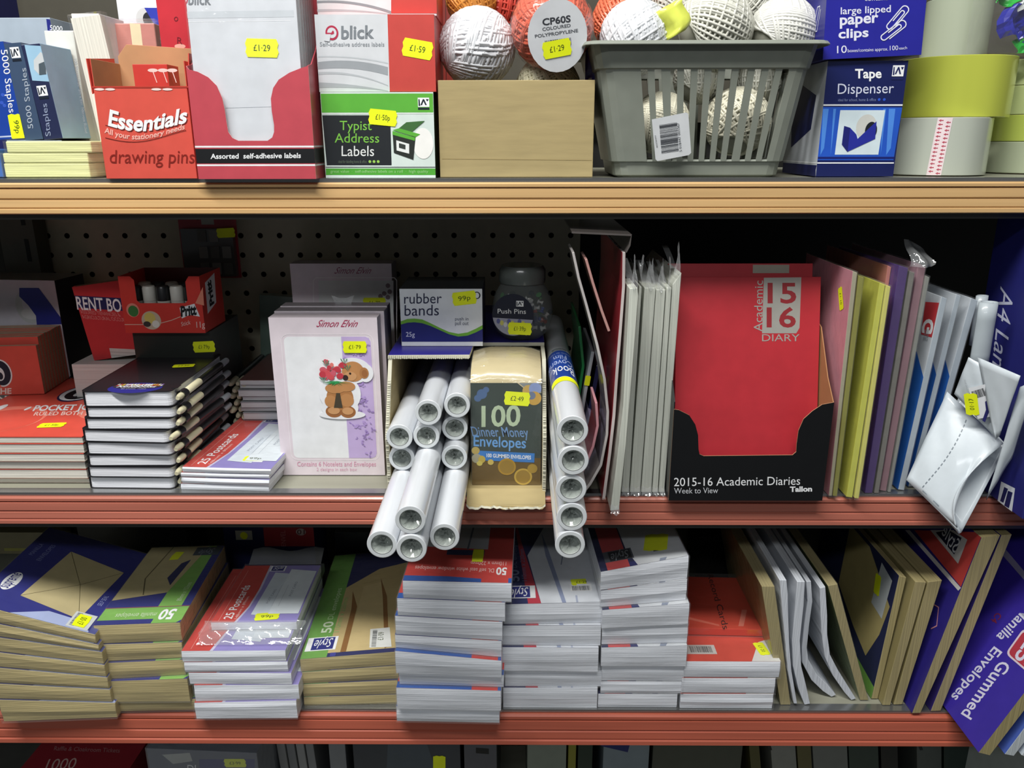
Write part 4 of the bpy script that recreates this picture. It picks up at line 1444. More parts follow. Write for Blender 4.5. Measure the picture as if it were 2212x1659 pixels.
# --- things at the back on the left
t, w, h = bx('tape_dispenser_box', 'pale box with a blue tape dispenser picture, behind the standing red pads', 'box', -30, 168, 604, Y=.955, zs=YM, rz=-6)
g = t.g('body', bevel=.7)
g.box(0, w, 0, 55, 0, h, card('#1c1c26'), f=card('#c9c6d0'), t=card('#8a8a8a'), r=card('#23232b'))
f = t.front(g)
f.clip = (0, 0, w, h)
f.ell(*f.px(62, 662), 17, 21, ink('#bcbfc0'), 1)
f.ell(*f.px(66, 658), 11, 14, card('#c9c6d0'), 2)
f.ep(68, 678, 22, 12, ink('#cfcfd0'), 3)
f.qp([(42, 622), (84, 622), (142, 700), (80, 702), (78, 682), (62, 660), (42, 640)], ink('#252c86'), 4)
t, w, h = bx('paper_pad', 'white paper pad block low behind the notebooks under the rent books', 'pad', 182, 345, 787, Y=.865, zs=YM)
g = t.g('body', bevel=.6)
g.box(0, w, 0, 120, 0, h, mat('#cfcfcc', .6, kind='edge'))
zpp = YM + h * .001 + .0004
for k in range(7):
    t, w, h = bx('rent_book', 'front red rent book with a navy title band' if k == 0 else 'red rent book in the row behind the front one', 'book', 204, 325, 612 - k * .5, Y=.88 + k * .0075, zs=zpp, tilt=-8, group='red rent books')
    g = t.g('pages', bevel=.3)
    g.box(0, w, .6, 6.6, 0, h, mat('#a89078', .7, kind='edgex'))
    c = t.g('cover')
    c.box(-.2, w + .2, 0, .5, 0, h + .3, card('#c42f33'))
    if k == 0:
        f = t.front(c)
        f.clip = (0, 0, w, h)
        f.qp([(152, 638), (300, 646), (300, 674), (158, 664)], ink('#1d1c55'), 1)
        f.tp('RENT BOOK', (167, 668), (300, 676), (163, 640), WHITE, 2, bold=.015)
        f.tp('ASSURED TENANCIES &', (176, 677), (262, 684), (171, 669), ink('#d98a86'), 2)
        f.tp('AGRICULTURAL OCCUPANCIES', (180, 688), (300, 697), (175, 680), ink('#d98a86'), 2)
        f.qp([(236, 752), (318, 756), (324, 790), (244, 786)], ink('#c9c6c2'), 1)
        for q in range(4): f.lp([(238 + q, 760 + q * 7), (318 + q, 764 + q * 7)], .4, ink('#8f8a86'), 2)
t, w, h = bx('pen_carton', 'black card carton with a £1.79 sticker, the red glue stick box on top', 'box', 320, 482, 716, Y=.855, zs=YM)
g = t.g('body', bevel=.6)
g.box(0, w, 0, 90, 0, h, card('#20231f'), r=card('#4a4a48'))
f = t.front(g)
sticker(t, g, f, (441, 749), (465, 748), '£1·79p', .5)
zpc = YM + h * .001 + .0004
# glue stick display box
t, w, h = bx('glue_stick_box', 'open red display box of glue sticks with stepped front', 'display box', 272, 444, 656, Y=.846, zs=zpc)
GRD = card('#d43a30')
g = t.g('body')
f = t.front(g)
ht = f.px(280, 597)[1]
b1 = f.px(300, 655)[1]
xa, xb = f.px(294, 640)[0], f.px(404, 640)[0]
g.slab([(0, 0, 0), (w, 0, 0), (w, 0, ht), (xb + 4, 0, ht), (xb, 0, ht - 6), (xb, 0, b1 + 3), (xb - 3, 0, b1), (xa + 3, 0, b1), (xa, 0, b1 + 3), (xa, 0, ht - 4), (xa - 4, 0, ht), (0, 0, ht)], (0, .8, 0), GRD)
dd = 62
g.box(0, .8, .8, dd, 0, ht, GRD)
g.box(w - .8, w, .8, dd, 0, ht, GRD)
g.box(.8, w - .8, dd - .8, dd, 0, ht, card('#5a2018'))
g.box(.8, w - .8, .8, dd - .8, 0, .8, GRD)
f.qp([(388, 665), (420, 656), (432, 684), (410, 680), (393, 688)], WHITE, 1)
f.tp('Pritt', (391, 683), (425, 679), (390, 661), ink('#17191c'), 2, bold=.05)
f.tp('Stick', (392, 705), (412, 700), (391, 696), ink('#f0c9c2'), 2)
f.tp('11g', (425, 708), (443, 707), (424, 695), ink('#f3d6d0'), 2)
f.ep(287, 670, 14, 15, ink('#e58a7a'), 1)
f.ep(288, 672, 11, 12, ink('#3c7a3c'), 2)
f.ep(327, 692, 21, 20, ink('#cbb9a2'), 1)
f.ep(324, 687, 12, 12, ink('#d9c76a'), 2)
f.ep(318, 700, 8, 6, ink('#3a3430'), 3)
f.ep(337, 700, 8, 8, ink('#e6e2da'), 3)
f.lp([(270, 701), (310, 701)], .8, ink('#e6b9a8'), 2)
f.lp([(347, 698), (370, 692), (390, 684)], .8, ink('#e6b9a8'), 2)
f.qp([(438, 620), (441, 660), (422, 655)], ink('#e08a72'), 1)
r_ = t.right(g, w)
r_.poly([(12, ht * .3), (40, ht * .42), (44, ht * .95), (14, ht * .85)], WHITE, 1)
r_.txt('Pritt', (33, ht * .42), (31, ht * .86), (20, ht * .40), ink('#17191c'), 2, bold=.05)
for k in range(5):
    for j in range(2):
        tt = Th('glue_stick', 'glue stick standing inside the open red display box', 'glue stick', t.M @ Matrix.Translation(((9 + k * 15.2) * .001, (16 + j * 24) * .001, .0012)), 'glue sticks in the display box')
        if (9 + k * 15.2) > w - 8: THINGS.remove(tt); continue
        g = tt.g('barrel')
        g.lathe([(7, 0), (7, 32)], mat('#d5d5cc', .4, .3), 16)
        g = tt.g('cap')
        g.lathe([(7.1, 32.2), (7.1, 46), (6, 48)], mat('#1c1c1e' if (k + j) % 2 == 0 else '#d8d6cc', .4, .3), 16)

# pens with cream ends piled beside the black carton
p = PY(500, 880, .87)
xb_ = PY(492, 880, .87).x
k = 0
for row in range(9):
    for c_ in range(3):
        x = xb_ + .006 + c_ * .0086 + (.0043 if row % 2 else 0)
        z = YM + .0041 + row * .0079
        pt = Th('pen', 'black pen with a pale end in the pile beside the black carton', 'pen', Matrix.Translation((x, .868 + rnd.uniform(-.004, .004), z)), 'pile of pens beside the black carton')
        def ring(y, q): return [(q * math.cos(2 * math.pi * i / 12), y, q * math.sin(2 * math.pi * i / 12)) for i in range(12)]
        a_ = pt.g('barrel')
        a_.loft([ring(120, 3.9), ring(22, 3.9)], mat('#141518', .35, .5), True, (True, True), True)
        a_ = pt.g('tip', label='pale end')
        a_.loft([ring(21.8, 3.8), ring(3, 3.4), ring(0, 2.2)], mat('#b9b59c', .4, .3), True, (True, True), True)
# grey pads and a green clear folder
rws = [958, 925, 905, 891, 880, 868, 856, 842, 831, 820]
b = PZ(518, 956, YM)
zz = YM
for k in range(9):
    M = XF((PY(516 + (k % 3) * 3, 860, .862).x, .862 + (k % 2) * .003, zz))
    h = bis(lambda q: proj(M @ Vector((.02, 0, q * .001)))[1] - rws[k + 1], 0, 60)
    t = Th('exercise_pad', 'white edged pad in the grey stack behind the postcards', 'pad', M, 'grey pad stack behind the postcards')
    g = t.g('pages', bevel=.3)
    g.box(0, 60, 0, 120, .5, h - .8, mat('#b9babc', .6, kind='edge'))
    g = t.g('cover')
    g.box(-.4, 60.4, -.6, 120, h - .75, h - .25, card('#6a4a46' if k == 8 else '#8f9196'))
    zz += h * .001 + .0002
t, w, h = bx('clear_folder', 'pale green clear plastic folder standing behind the grey pads', 'folder', 566, 660, 640, Y=.99, zs=YM, tilt=4)
g = t.g('body', bevel=.5)
g.box(0, w, 0, 14, 0, h, mat('#6f857a', .3, .6))
# card pack hanging on the perforated panel
p0, p1 = PY(384, 475, 1.012), PY(522, 600, 1.012)
t = Th('hanging_card_pack', 'dim red-headed pack of key tags hanging on the perforated panel', 'card pack', Matrix.Translation((p0.x, 1.012, p1.z)))
w, h = (p1.x - p0.x) * 1000, (p0.z - p1.z) * 1000
g = t.g('card', bevel=.3)
g.box(0, w, 0, 1, 0, h + 8, card('#a02834'))
f = t.front(g)
f.rect(w * .40, h * .92, w * .62, h * 1.04, ink('#a9a49a'))
bl = t.g('blister', label='clear blister with grey contents')
bl.box(5, w - 3, -9, -.3, 3, h * .86, mat('#4b4a46', .3, .6))
for q in range(8):
    bl.box(w * .36 + (q % 3) * w * .2, w * .36 + (q % 3) * w * .2 + w * .15, -10.2, -9, 6 + (q // 3) * h * .28, 6 + (q // 3) * h * .28 + h * .2, mat('#77756f' if q % 2 else '#5c5a55', .4))
fb = t.fc(bl, (0, -10.2, 0), (1, 0, 0), (0, 0, 1))
sticker(t, bl, fb, (488, 503), (508, 502), '', .5)
hk = t.g('peg_hook', label='steel peg hook')
hk.tube([(w * .5, 22, h + 4), (w * .5, -30, h + 4), (w * .5, -34, h + 9)], 1.6, STEEL_D, 8)

# --- open carton with rolls of film and dinner money envelopes
RD = .0252
xl_in, xr_in = -.1248, .0238
yc0 = .722
tk = 4.0
cols_r = xl_in + 3 * RD + .0012
M = Matrix.Translation((xl_in - .004, yc0, YM))
t = Th('cardboard_carton', 'torn corrugated carton lying open to the front, navy outside, holding film rolls', 'box', M)
wc = (xr_in - xl_in + .008) * 1000
hc = bis(lambda q: proj(M @ Vector((wc * .0005, .040, q * .001)))[1] - 767, 0, 300)
dc = 290
g = t.g('body', bevel=.4)
CW = mat('#c9c7b4', .8)
NV = card('#2b2582')
g.box(0, wc, 0, dc, 0, 3, KRAFT, f=CW)
LN = card('#cfcfca')
for x, m0 in ((0, LN), (wc - tk, LN)):
    g.slab([(x, 0, 3), (x, 0, hc * .45), (x, 40, hc - tk), (x, dc, hc - tk), (x, dc, 3)], (tk, 0, 0), KRAFT, CW)
xcut = (cols_r - xl_in) * 1000 + tk
g.slab([(0, 40, hc - tk), (xcut, 42, hc - tk), (xcut + 2, 92, hc - tk), (wc, 92, hc - tk), (wc, dc, hc - tk), (0, dc, hc - tk)][::-1], (0, 0, tk), NV, CW)
# corrugation seen in the cut edges
ed = t.g('corrugated_edge', label='ragged pale corrugated edges')
rj = random.Random(9)
def ragged(o, du, dn, L, thick, n):
    o, du, dn = Vector(o), Vector(du), Vector(dn)
    for q in range(n):
        a = o + du * (L * q / n)
        b = o + du * (L * (q + .55) / n)
        d0 = rj.uniform(.6, 2.6)
        ed.slab([a, b, b + dn * thick, a + dn * thick], (0, -d0, 0), CW)
ragged((0, 39.9, hc - tk + .5), (1, 0, 0), (0, 0, 1), xcut, 3, 40)
sl_ = Vector((0, 40, hc * .55 - tk)).normalized()
for x in (.4, wc - 3.6):
    ragged((x, -.05, 2), (0, 0, 1), (1, 0, 0), hc * .45 - 2, 3, 24)
    ragged((x, 0, hc * .45), sl_, (1, 0, 0), 58, 3, 26)
fl = t.g('torn_flap', label='torn kraft flap hanging at the front')
xf0, xf1 = wc - 78, wc - 1
top_ = [(xf0 + (xf1 - xf0) * i / 26, -.6 - 16 * 1, 0) for i in range(27)]
pts = [(xf0, -1, 2.6), (xf0, -16, -7)]
for i in range(1, 26):
    pts.append((xf0 + (xf1 - xf0) * i / 26, -17 - rj.uniform(0, 3.5), -8.4 - rj.uniform(-.6, 1.2)))
pts += [(xf1, -16, -7), (xf1, -1, 2.6)]
fl.slab(pts[::1], (0, 1.2, 1.8), KRAFT, CW)
ztc = YM + hc * .001 + .0004

def film_roll(label, x, y, z, L, group, sleeve=False):
    t = Th('film_roll', label, 'roll', Matrix.Translation((x, y, z)), group)
    ro = RD * 500 - .15
    g = t.g('film', label='white backed film wound on the tube')
    def ring(yy, q, n=32): return [(q * math.cos(2 * math.pi * i / n), yy, q * math.sin(2 * math.pi * i / n)) for i in range(n)]
    WF = mat('#d9dde2', .28, .6, kind='roll')
    g.loft([ring(L, ro), ring(.4, ro)], WF, True, (True, False), True)
    g.loft([ring(.4, ro), ring(0, ro - .5)], WF, True, (False, False), True)
    g.loft([ring(0, ro - .5), ring(0, ro * .73)], mat('#d3d8da', .4, .3), True, (False, False), False)
    k = t.g('core', label='grey inner tube')
    k.loft([ring(-.0, ro * .725), ring(.0, ro * .69)], mat('#5d625f', .4), True, (False, False), False)
    k.loft([ring(.0, ro * .69), ring(16, ro * .66)], mat('#b7bcb9', .2, .6), True, (False, True), True)
    e = t.g('crumpled_end', label='crumpled clear film end in the tube')
    rj = random.Random(int((x + y + z) * 1e5))
    ph = rj.uniform(0, 6)
    rings = []
    for q, (fr, dy) in enumerate(((.685, 1.5), (.5, 4.5), (.3, 7.5), (.12, 6.0), (.02, 8))):
        rings.append([(ro * fr * math.cos(2 * math.pi * i / 18), dy + rj.uniform(-1.5, 1.5) * (q > 0), ro * fr * math.sin(2 * math.pi * i / 18)) for i in range(18)])
    e.loft(rings, mat('#9aa19c', .12, .9, kind='foil'), True, (False, True), False)
    if sleeve:
        s = t.g('sleeve', label='navy paper label with white print')
        y0, y1 = sleeve
        rs = ro + .25
        def cy(a, yy, e=0): return ((rs + e) * math.cos(a), yy, (rs + e) * math.sin(a))
        s.grid(lambda u, v: cy(R(-20) + R(220) * (1 - u), y0 + (y1 - y0) * v), 28, 2, mat('#23459a', .35, .5))
        s.grid(lambda u, v: cy(R(-20) + R(220) * (1 - u), y1 + 10 * v), 28, 1, mat('#a9b2b6', .35, .5))
        for q in range(12):
            a = R(60 + q * 6)
            s.grid(lambda u, v: cy(a + R(2.6) * (1 - u), y1 + 1 + 8 * v, .12), 1, 1, mat('#3c4248', .5))
        def ctext(st, yb_, yt_, a_start, a_len, mt):
            vs, fs = text_mesh(st)
            x0, x1 = min(q[0] for q in vs), max(q[0] for q in vs)
            hh = max(q[1] for q in vs)
            # read from behind: starts on the right-hand side, tops point to the viewer
            s.add([cy(R(a_start) + R(a_len) * (q[0] - x0) / (x1 - x0), yb_ + (yt_ - yb_) * q[1] / hh, .15) for q in vs], [f_ for f_ in fs], mt, False)
        dy = y1 - y0
        ctext('Book', y0 + dy * .36, y0 + dy * .10, 42, 100, WHITE)
        ctext('Covering', y0 + dy * .60, y0 + dy * .40, 42, 150, ink('#aebbe0'))
        ctext('Film', y0 + dy * .80, y0 + dy * .64, 66, 60, ink('#aebbe0'))
        ctext('self adhesive  clear  2 metres', y0 + dy * .90, y0 + dy * .85, 40, 110, ink('#8fa0d0'))
        st = t.g('price_sticker')
        st.grid(lambda u, v: cy(R(15) + R(150) * (1 - u), y0 - 17 + 13 * v + 2 * math.sin(u * 3.1), .1), 20, 1, YELLOW)
    return t
z0 = YM + .003 + RD / 2 + .0002
cols = [xl_in + RD / 2 + .0004 + i * RD for i in range(3)]
near = 'rolls of film sticking out of the carton'
inner = 'rolls of film inside the carton'
def rl(lab, px, py, col, row, L, grp):
    z = z0 + row * RD
    q = PZ(px, py, z)
    x = cols[col] if col is not None else q.x
    return film_roll(lab, x, q.y, z, L, grp)
rl('film roll sticking far out of the carton, outermost one beside the notelet box', 807, 1176, 0, 0, 400, near)
rl('film roll sticking far out, low between its two long neighbours', 872, 1185, 1, 0, 400, near)
rl('film roll sticking far out, resting on top of the long bottom rolls', 875, 1123, 1, 1, 400, near)
rl('film roll sticking far out, bottom one beside the envelope pack', 935, 1160, 2, 0, 400, near)
rl('film roll in the carton, lower of the two ends against the pale side wall', 863, 990, 0, 1, 280, inner)
rl('film roll in the carton, upper of the two ends against the pale side wall', 865, 944, 0, 2, 280, inner)
rl('film roll in the carton, middle end of the third layer', 921, 942, 1, 2, 280, inner)
rl('film roll in the carton, lowest end beside the dinner money pack', 970, 988, 2, 1, 280, inner)
rl('film roll in the carton, second end up beside the dinner money pack', 976, 925, 2, 2, 280, inner)
q = PZ(934, 893, z0 + 3 * RD - .001)
film_roll('film roll in the carton, top layer, standing a little lower and further out', cols[1] + .003, q.y, z0 + 3 * RD - .0002, 280, inner)
q = PZ(981, 876, z0 + 3 * RD)
film_roll('film roll in the carton, top layer beside the clear wrapped envelopes', cols[2] + .0032, q.y, z0 + 3 * RD + .0002, 280, inner)

# dinner money envelopes
Yd = .733
x0 = cols[2] + RD / 2 + .0018 + .0012
x1 = xr_in - .0012
M = XF((x0, Yd, YM + .0034))
w = (x1 - x0) * 1000
h1 = bis(lambda q: proj(M @ Vector((w * .0005, 0, q * .001)))[1] - 826, 0, 200)
t = Th('envelope_pack', 'film-wrapped pack of 100 dinner money envelopes standing in the carton', 'envelopes', M)
g = t.g('envelopes', bevel=0)
def dprof(u):
    # y,z along the front then over the rounded top
    P = [(0, 0), (0, h1 * .5), (0, h1), (3, h1 + 7), (11, h1 + 13), (24, h1 + 16.5), (45, h1 + 18), (68, h1 + 18)]
    return P
P = dprof(0)
nw = 8
vs, fs = [], []
rj = random.Random(2)
for j, (a, b) in enumerate(P):
    for i in range(nw + 1):
        u = i / nw
        sd = (2 * u - 1)
        drop = 4.5 * max(0, abs(sd) - .6) / .4 * (j > 2)
        vs.append((w * u, a + (0 if j < 3 else rj.uniform(-.8, .8)), b - drop))
for j in range(len(P) - 1):
    for i in range(nw):
        q = j * (nw + 1) + i
        fs.append((q, q + 1, q + nw + 2, q + nw + 1))
MAN = mat('#c9bb92', .3, .8, kind='wrap')
g.add(vs, fs, MAN, True)
nn = len(P)
for (i, flip) in ((0, True), (nw, False)):
    col = [vs[j * (nw + 1) + i] for j in range(nn)] + [(vs[i][0], 68, 0)]
    g.add(col, [tuple(range(len(col)))] if not flip else [tuple(range(len(col) - 1, -1, -1))], MAN, False)
g.add([vs[0], vs[nw], (w, 68, 0), (0, 68, 0)], [(3, 2, 1, 0)], MAN, False)
f = t.front(g)
DG = gloss('#3b4640')
f.poly([(0, 0), (w, 0), (w, h1 * .35), (0, h1 * .35)], gloss('#6a5426'), .6)
f.poly([(0, h1 * .27), (w, h1 * .27), (w, h1 * .9), (w * .78, h1 * .93), (w * .66, h1 * .995), (0, h1 * .995)], DG, 1)
f.poly([(w * .68, h1 * .995), (w * .79, h1 * .935), (w, h1 * .905), (w, h1 * .995)], gloss('#8a9090'), 1)
for (a, b, ra, cc) in ((.82, .93, 6, '#c9a85c'), (.95, .95, 6, '#8fa0cc'), (.97, .86, 7, '#c9a04a'), (.86, .885, 4, '#6f7c96'), (.16, .90, 5, '#4f6a92'), (.10, .86, 3.5, '#4f6a92'), (.22, .94, 3, '#4f6a92')):
    aa = min(max(a * w, ra), w - ra)
    f.ell(aa, b * h1 - 1, ra, ra, gloss(cc), 2)
f.tp('100', (1040, 921), (1124, 919), (1040, 876), ink('#b9cbaa'), 3, bold=.02)
f.tp('Dinner Money', (1021, 942), (1143, 944), (1016, 921), ink('#6f93c0'), 3, bold=.01)
f.tp('Envelopes', (1023, 963), (1136, 968), (1023, 940), ink('#6aa0d8'), 3, bold=.015)
f.qp([(1030, 973), (1155, 979), (1154, 999), (1033, 994)], ink('#3b7cc4'), 3)
f.tp('100 GUMMED ENVELOPES', (1051, 987), (1147, 992), (1051, 979), WHITE, 4, bold=.02)
for (x, y, ra, cc) in ((1017, 973, 4, '#b9a45a'), (1026, 990, 5, '#a8a48a'), (1040, 992, 4, '#c4ac4c'), (1036, 1000, 3, '#d0c060'), (1095, 1008, 9, '#b08a2c'), (1130, 1030, 9, '#c4a444'), (1060, 998, 3, '#d0b860'), (1150, 1012, 5, '#a98a34')):
    a, b = f.px(x, y)
    a = min(max(a, ra), w - ra)
    b = max(b, ra)
    f.ell(a, b, ra, ra, gloss(cc), 3.4)
    f.ell(a, b, ra * .8, ra * .8, gloss('#9a7c30' if ra > 5 else cc), 3.7)
sticker(t, g, f, (1117, 861), (1145, 863), '£2·49', .55)
c = t.g('film_wrap', label='crinkled clear film')
vs2 = [(v[0] + (-1 if v[0] < w * .1 else 1 if v[0] > w * .9 else 0) * .8, v[1] - 1.2, v[2] + (1.3 if v[2] > h1 else 0)) for v in vs]
rj = random.Random(8)
c.add([(a, b - rj.uniform(0, .8), z + rj.uniform(0, .9) * (z > h1)) for a, b, z in vs2], fs, FILM, False)

# --- rubber bands and push pins on the carton
t, w, h = bx('rubber_band_box', 'white and navy box lettered rubber bands with a 99p sticker, on the carton', 'box', 868, 1043, 624, Y=.797, zs=ztc)
g = t.g('body', bevel=.6)
g.box(0, w, 0, 75, 0, h, card('#1f2040'), f=card('#dfe3e6'), t=card('#2c3034'))
f = t.front(g)
f.clip = (0, 0, w, h)
wv = [(866, 694), (880, 689), (895, 688), (912, 690), (930, 698), (950, 708), (970, 717), (990, 721), (1010, 718), (1028, 710), (1043, 702)]
f.qp(wv + [(1043, 712), (1028, 718), (1010, 725), (990, 727), (970, 722), (950, 713), (930, 704), (912, 698), (895, 696), (880, 697), (866, 701)], ink('#6fae3c'), 1)
f.qp([(866, 701), (880, 697), (895, 696), (912, 698), (930, 704), (950, 713), (970, 722), (990, 727), (1010, 725), (1028, 718), (1043, 710), (1043, 738), (868, 738)], ink('#23286e'), 2)
f.tp('rubber', (873, 656), (954, 655), (873, 634), ink('#2a2e4a'), 2)
f.tp('bands', (874, 682), (948, 681), (874, 659), ink('#2a2e4a'), 2)
f.tp('push in', (983, 692), (1012, 692), (983, 685), ink('#4a4e66'), 2)
f.tp('pull out', (983, 702), (1012, 702), (983, 694), ink('#4a4e66'), 2)
f.tp('25g', (877, 727), (896, 727), (877, 717), ink('#d3d6ea'), 3)
f.ep(1030, 638, 8, 8, ink('#2a2e38'), 1)
f.ep(1030, 638, 5, 6, card('#dfe3e6'), 2)
sticker(t, g, f, (1003, 644), (1029, 641), '   99p', .55)
# jar of push pins
c = PY(1128, 690, .842)
rj_ = (PY(1195, 690, .83).x - PY(1062, 690, .83).x) * 500
t = Th('pin_jar', 'round clear jar of push pins with a dark label and £1.39p sticker', 'jar', Matrix.Translation((c.x, .842, ztc)))
M = t.M
hj = bis(lambda q: proj(M @ Vector((0, 0, q * .001)))[1] - 572, 0, 200)
g = t.g('glass', label='clear plastic jar')
prof = [(rj_ * .62, 0), (rj_ * .88, hj * .1), (rj_, hj * .3), (rj_ * 1.0, hj * .42), (rj_ * .9, hj * .6), (rj_ * .74, hj * .72), (rj_ * .68, hj * .76)]
g.lathe(prof, mat('#aab4b4', .06, 0, alpha=.22, spec=1.0), 40, cap=(True, False))
l_ = t.g('lid', label='clear grey screw lid')
lr = rj_ * .74
l_.lathe([(lr, hj * .765), (lr * 1.02, hj * .8), (lr * 1.02, hj * .94), (lr * .9, hj)], mat('#5c625f', .25, .6), 40)
lab = t.g('round_label', label='dark round label')
n_ = (EYE - (M.translation + Vector((-.008, 0, hj * .00042)))).normalized()
n_ = Vector((n_.x - .12, n_.y, n_.z * .4)).normalized()
u_ = Vector((0, 0, 1)).cross(n_).normalized()
v_ = n_.cross(u_)
f = Fc(lab, Vector((0, 0, hj * .38)) + n_ * (rj_ * 1.02), u_, v_, M)
a, b = f.px(1108, 681)
ra = abs(f.px(1153, 681)[0] - a)
f.ell(a, b, ra, ra * 1.02, ink('#15192c'), 0, 40)
f.ell(a, b, ra, ra * 1.02, ink('#15192c'), -1, 40)
f.poly([(a + ra * .98 * math.cos(R(q)), b + ra * .98 * math.sin(R(q))) for q in range(188, 353, 8)], ink('#9a9cae'), 1)
for q in range(9):
    f.ell(a - ra * .7 + q * ra * .17, b - ra * (.3 + .08 * (q % 3)), ra * .09, ra * .12, ink(('#5a5f96', '#c9c46a', '#c7c9d0')[q % 3]), 2)
f.tp('Push Pins', (1075, 677), (1136, 678), (1075, 667), WHITE, 1)
logo(f, 1115, 650, 1131, 662, ink('#15192c'), 1, False)
sticker(t, lab, f, (1123, 710), (1149, 711), '£1·39p', .5)
pc_ = ['#c9cbc9', '#dcdcd6', '#8c3a30', '#c9cbc9', '#3a4a8a', '#d0d0cc', '#4a8a4a']
rj = random.Random(14)
k = 0
placed = []
tries = 0
while k < 42 and tries < 4000:
    tries += 1
    a = rj.uniform(-math.pi, .4)
    zz_ = rj.uniform(6, hj * .6)
    rr_ = rj_ * (.80 if zz_ < hj * .5 else .68) * rj.uniform(.55, 1)
    if zz_ < hj * .12: rr_ *= .8
    q = Vector((rr_ * math.cos(a), rr_ * math.sin(a), zz_))
    if any((q - o).length < 8.2 for o in placed): continue
    placed.append(q)
    tt = Th('push_pin', 'small plastic push pin inside the clear jar', 'push pin', M @ Matrix.Translation(q * .001) @ Matrix.Rotation(rj.uniform(0, 3), 4, 'X') @ Matrix.Rotation(rj.uniform(0, 3), 4, 'Y'), 'push pins in the jar')
    g = tt.g('head')
    g.lathe([(3.2, -3), (3.2, -2.2), (1.7, -1.4), (1.5, 1.2), (2.3, 1.8), (2.3, 2.6)], mat(pc_[k % 7], .3, .5), 10)
    k += 1

# --- column of film rolls standing out beside the carton
xc = xr_in + .004 + .0032 + RD / 2
cl = ['bottom film roll of the column of five beside the carton', 'second film roll up in the column of five', 'middle film roll of the column of five', 'fourth film roll up in the column of five', 'top film roll of the column, navy label and yellow sticker round it']
for k, py in enumerate((1177, 1117, 1056, 995, 930)):
    z = YM + RD / 2 + .0002 + k * RD
    q = PZ(1210, py, z)
    film_roll(cl[k], xc + (.0006 if k % 2 else -.0004), q.y, z, 380, 'column of film rolls beside the carton',
              ((PZ(1200, 812, z + RD / 2).y - q.y) * 1000, (PZ(1200, 757, z + RD / 2).y - q.y) * 1000) if k == 4 else False)
# ================================================================== MIDDLE SHELF, upright goods on the right
def ribbon(line, t0, t1=None):
    """outline in pixels of a sheet that follows the polyline; t0..t1 thickness in px"""
    t1 = t0 if t1 is None else t1
    L_, R_ = [], []
    n = len(line)
    for i, (x, y) in enumerate(line):
        a, b = line[max(i - 1, 0)], line[min(i + 1, n - 1)]
        d = Vector((b[0] - a[0], b[1] - a[1])).normalized()
        h = (t0 + (t1 - t0) * i / (n - 1)) / 2
        L_.append((x - d.y * h, y + d.x * h))
        R_.append((x + d.y * h, y - d.x * h))
    return L_ + R_[::-1]
PLA = mat('#8f8a88', .18, .8, kind='wrap')
def sh(name, label, cat, line, t, mt, Y0=None, depth=160, em=None, zs=YM, group=None, film=None):
    return ext(name, label, cat, ribbon(line, t), zs, Y0, depth, mt, em, group, film)
# plastic wallets and folders
YW = PZ(1246, 1087, YM).y
sh('document_wallet', 'bent clear plastic wallet curving down to the shelf beside the film rolls', 'wallet',
   [(1246, 1083), (1275, 1045), (1298, 1005), (1311, 940), (1313, 890), (1306, 820), (1290, 745), (1267, 660), (1250, 600), (1238, 545)], 6, PLA, Y0=YW, depth=60, em=mat('#b9b4b2', .2, .8, kind='foil'))
sh('document_wallet', 'short pinkish wallet edge leaning on the bent clear one', 'wallet', [(1316, 716), (1300, 672), (1281, 612), (1266, 560)], 6, mat('#8a5c58', .25, .6), Y0=YW, depth=50, em=mat('#b58a84', .3, .5))
sh('document_wallet', 'red-edged wallet bowed low down inside the bent clear one', 'wallet', [(1244, 1045), (1262, 1012), (1281, 965), (1291, 920), (1288, 870)], 6, mat('#96404a', .3, .5), Y0=YW, depth=50, em=mat('#c08890', .3, .5))
sh('document_wallet', 'lilac clear wallet leaning low beside the film roll column', 'wallet', [(1242, 1005), (1262, 955), (1279, 905)], 7, mat('#a59fc0', .25, .6), Y0=.762, depth=150)
sh('plastic_folder', 'green plastic folder leaning beside the film roll column', 'folder', [(1238, 960), (1250, 860), (1260, 790), (1252, 705)], 6, mat('#1f7a42', .3, .5), Y0=.80, depth=130)
t, g, pts = sh('card_folder', 'pale folder with a yellow sticker edge leaning beside the green one', 'folder', [(1250, 940), (1264, 850), (1281, 760)], 7, mat('#aeb7bc', .35, .4), Y0=.79, depth=110)
f = t.fc(g, (0, -.4, 0), (1, 0, 0), (0, 0, 1))
sticker(t, g, f, (1269, 822), (1271, 811), '', .5)
sh('plastic_folder', 'navy plastic folder leaning behind the pale one', 'folder', [(1258, 960), (1278, 870), (1293, 790)], 9, mat('#20264a', .3, .5), Y0=.795, depth=130)
t, g, pts = sh('document_wallet', 'upright red-backed wallet with a clear folded top edge', 'wallet', [(1304, 1078), (1317, 980), (1326, 900), (1333, 800), (1341, 700), (1347, 620), (1348, 545)], 7, mat('#a4323c', .3, .5), Y0=YW, depth=190, em=mat('#b9b0ae', .2, .8, kind='foil'))
tp_ = t.g('folded_top', label='clear folded top edge')
o = t.M.inverted()
pp = [o @ PY(x, y, YW) * 1000 for x, y in ribbon([(1235, 502), (1300, 505), (1364, 508), (1360, 530), (1352, 545)], 4)]
ar = sum(pp[i].x * pp[(i + 1) % len(pp)].z - pp[(i + 1) % len(pp)].x * pp[i].z for i in range(len(pp)))
tp_.slab(pp if ar > 0 else pp[::-1], (0, 150, 0), mat('#55504e', .2, .8), mat('#55504e', .2, .8))

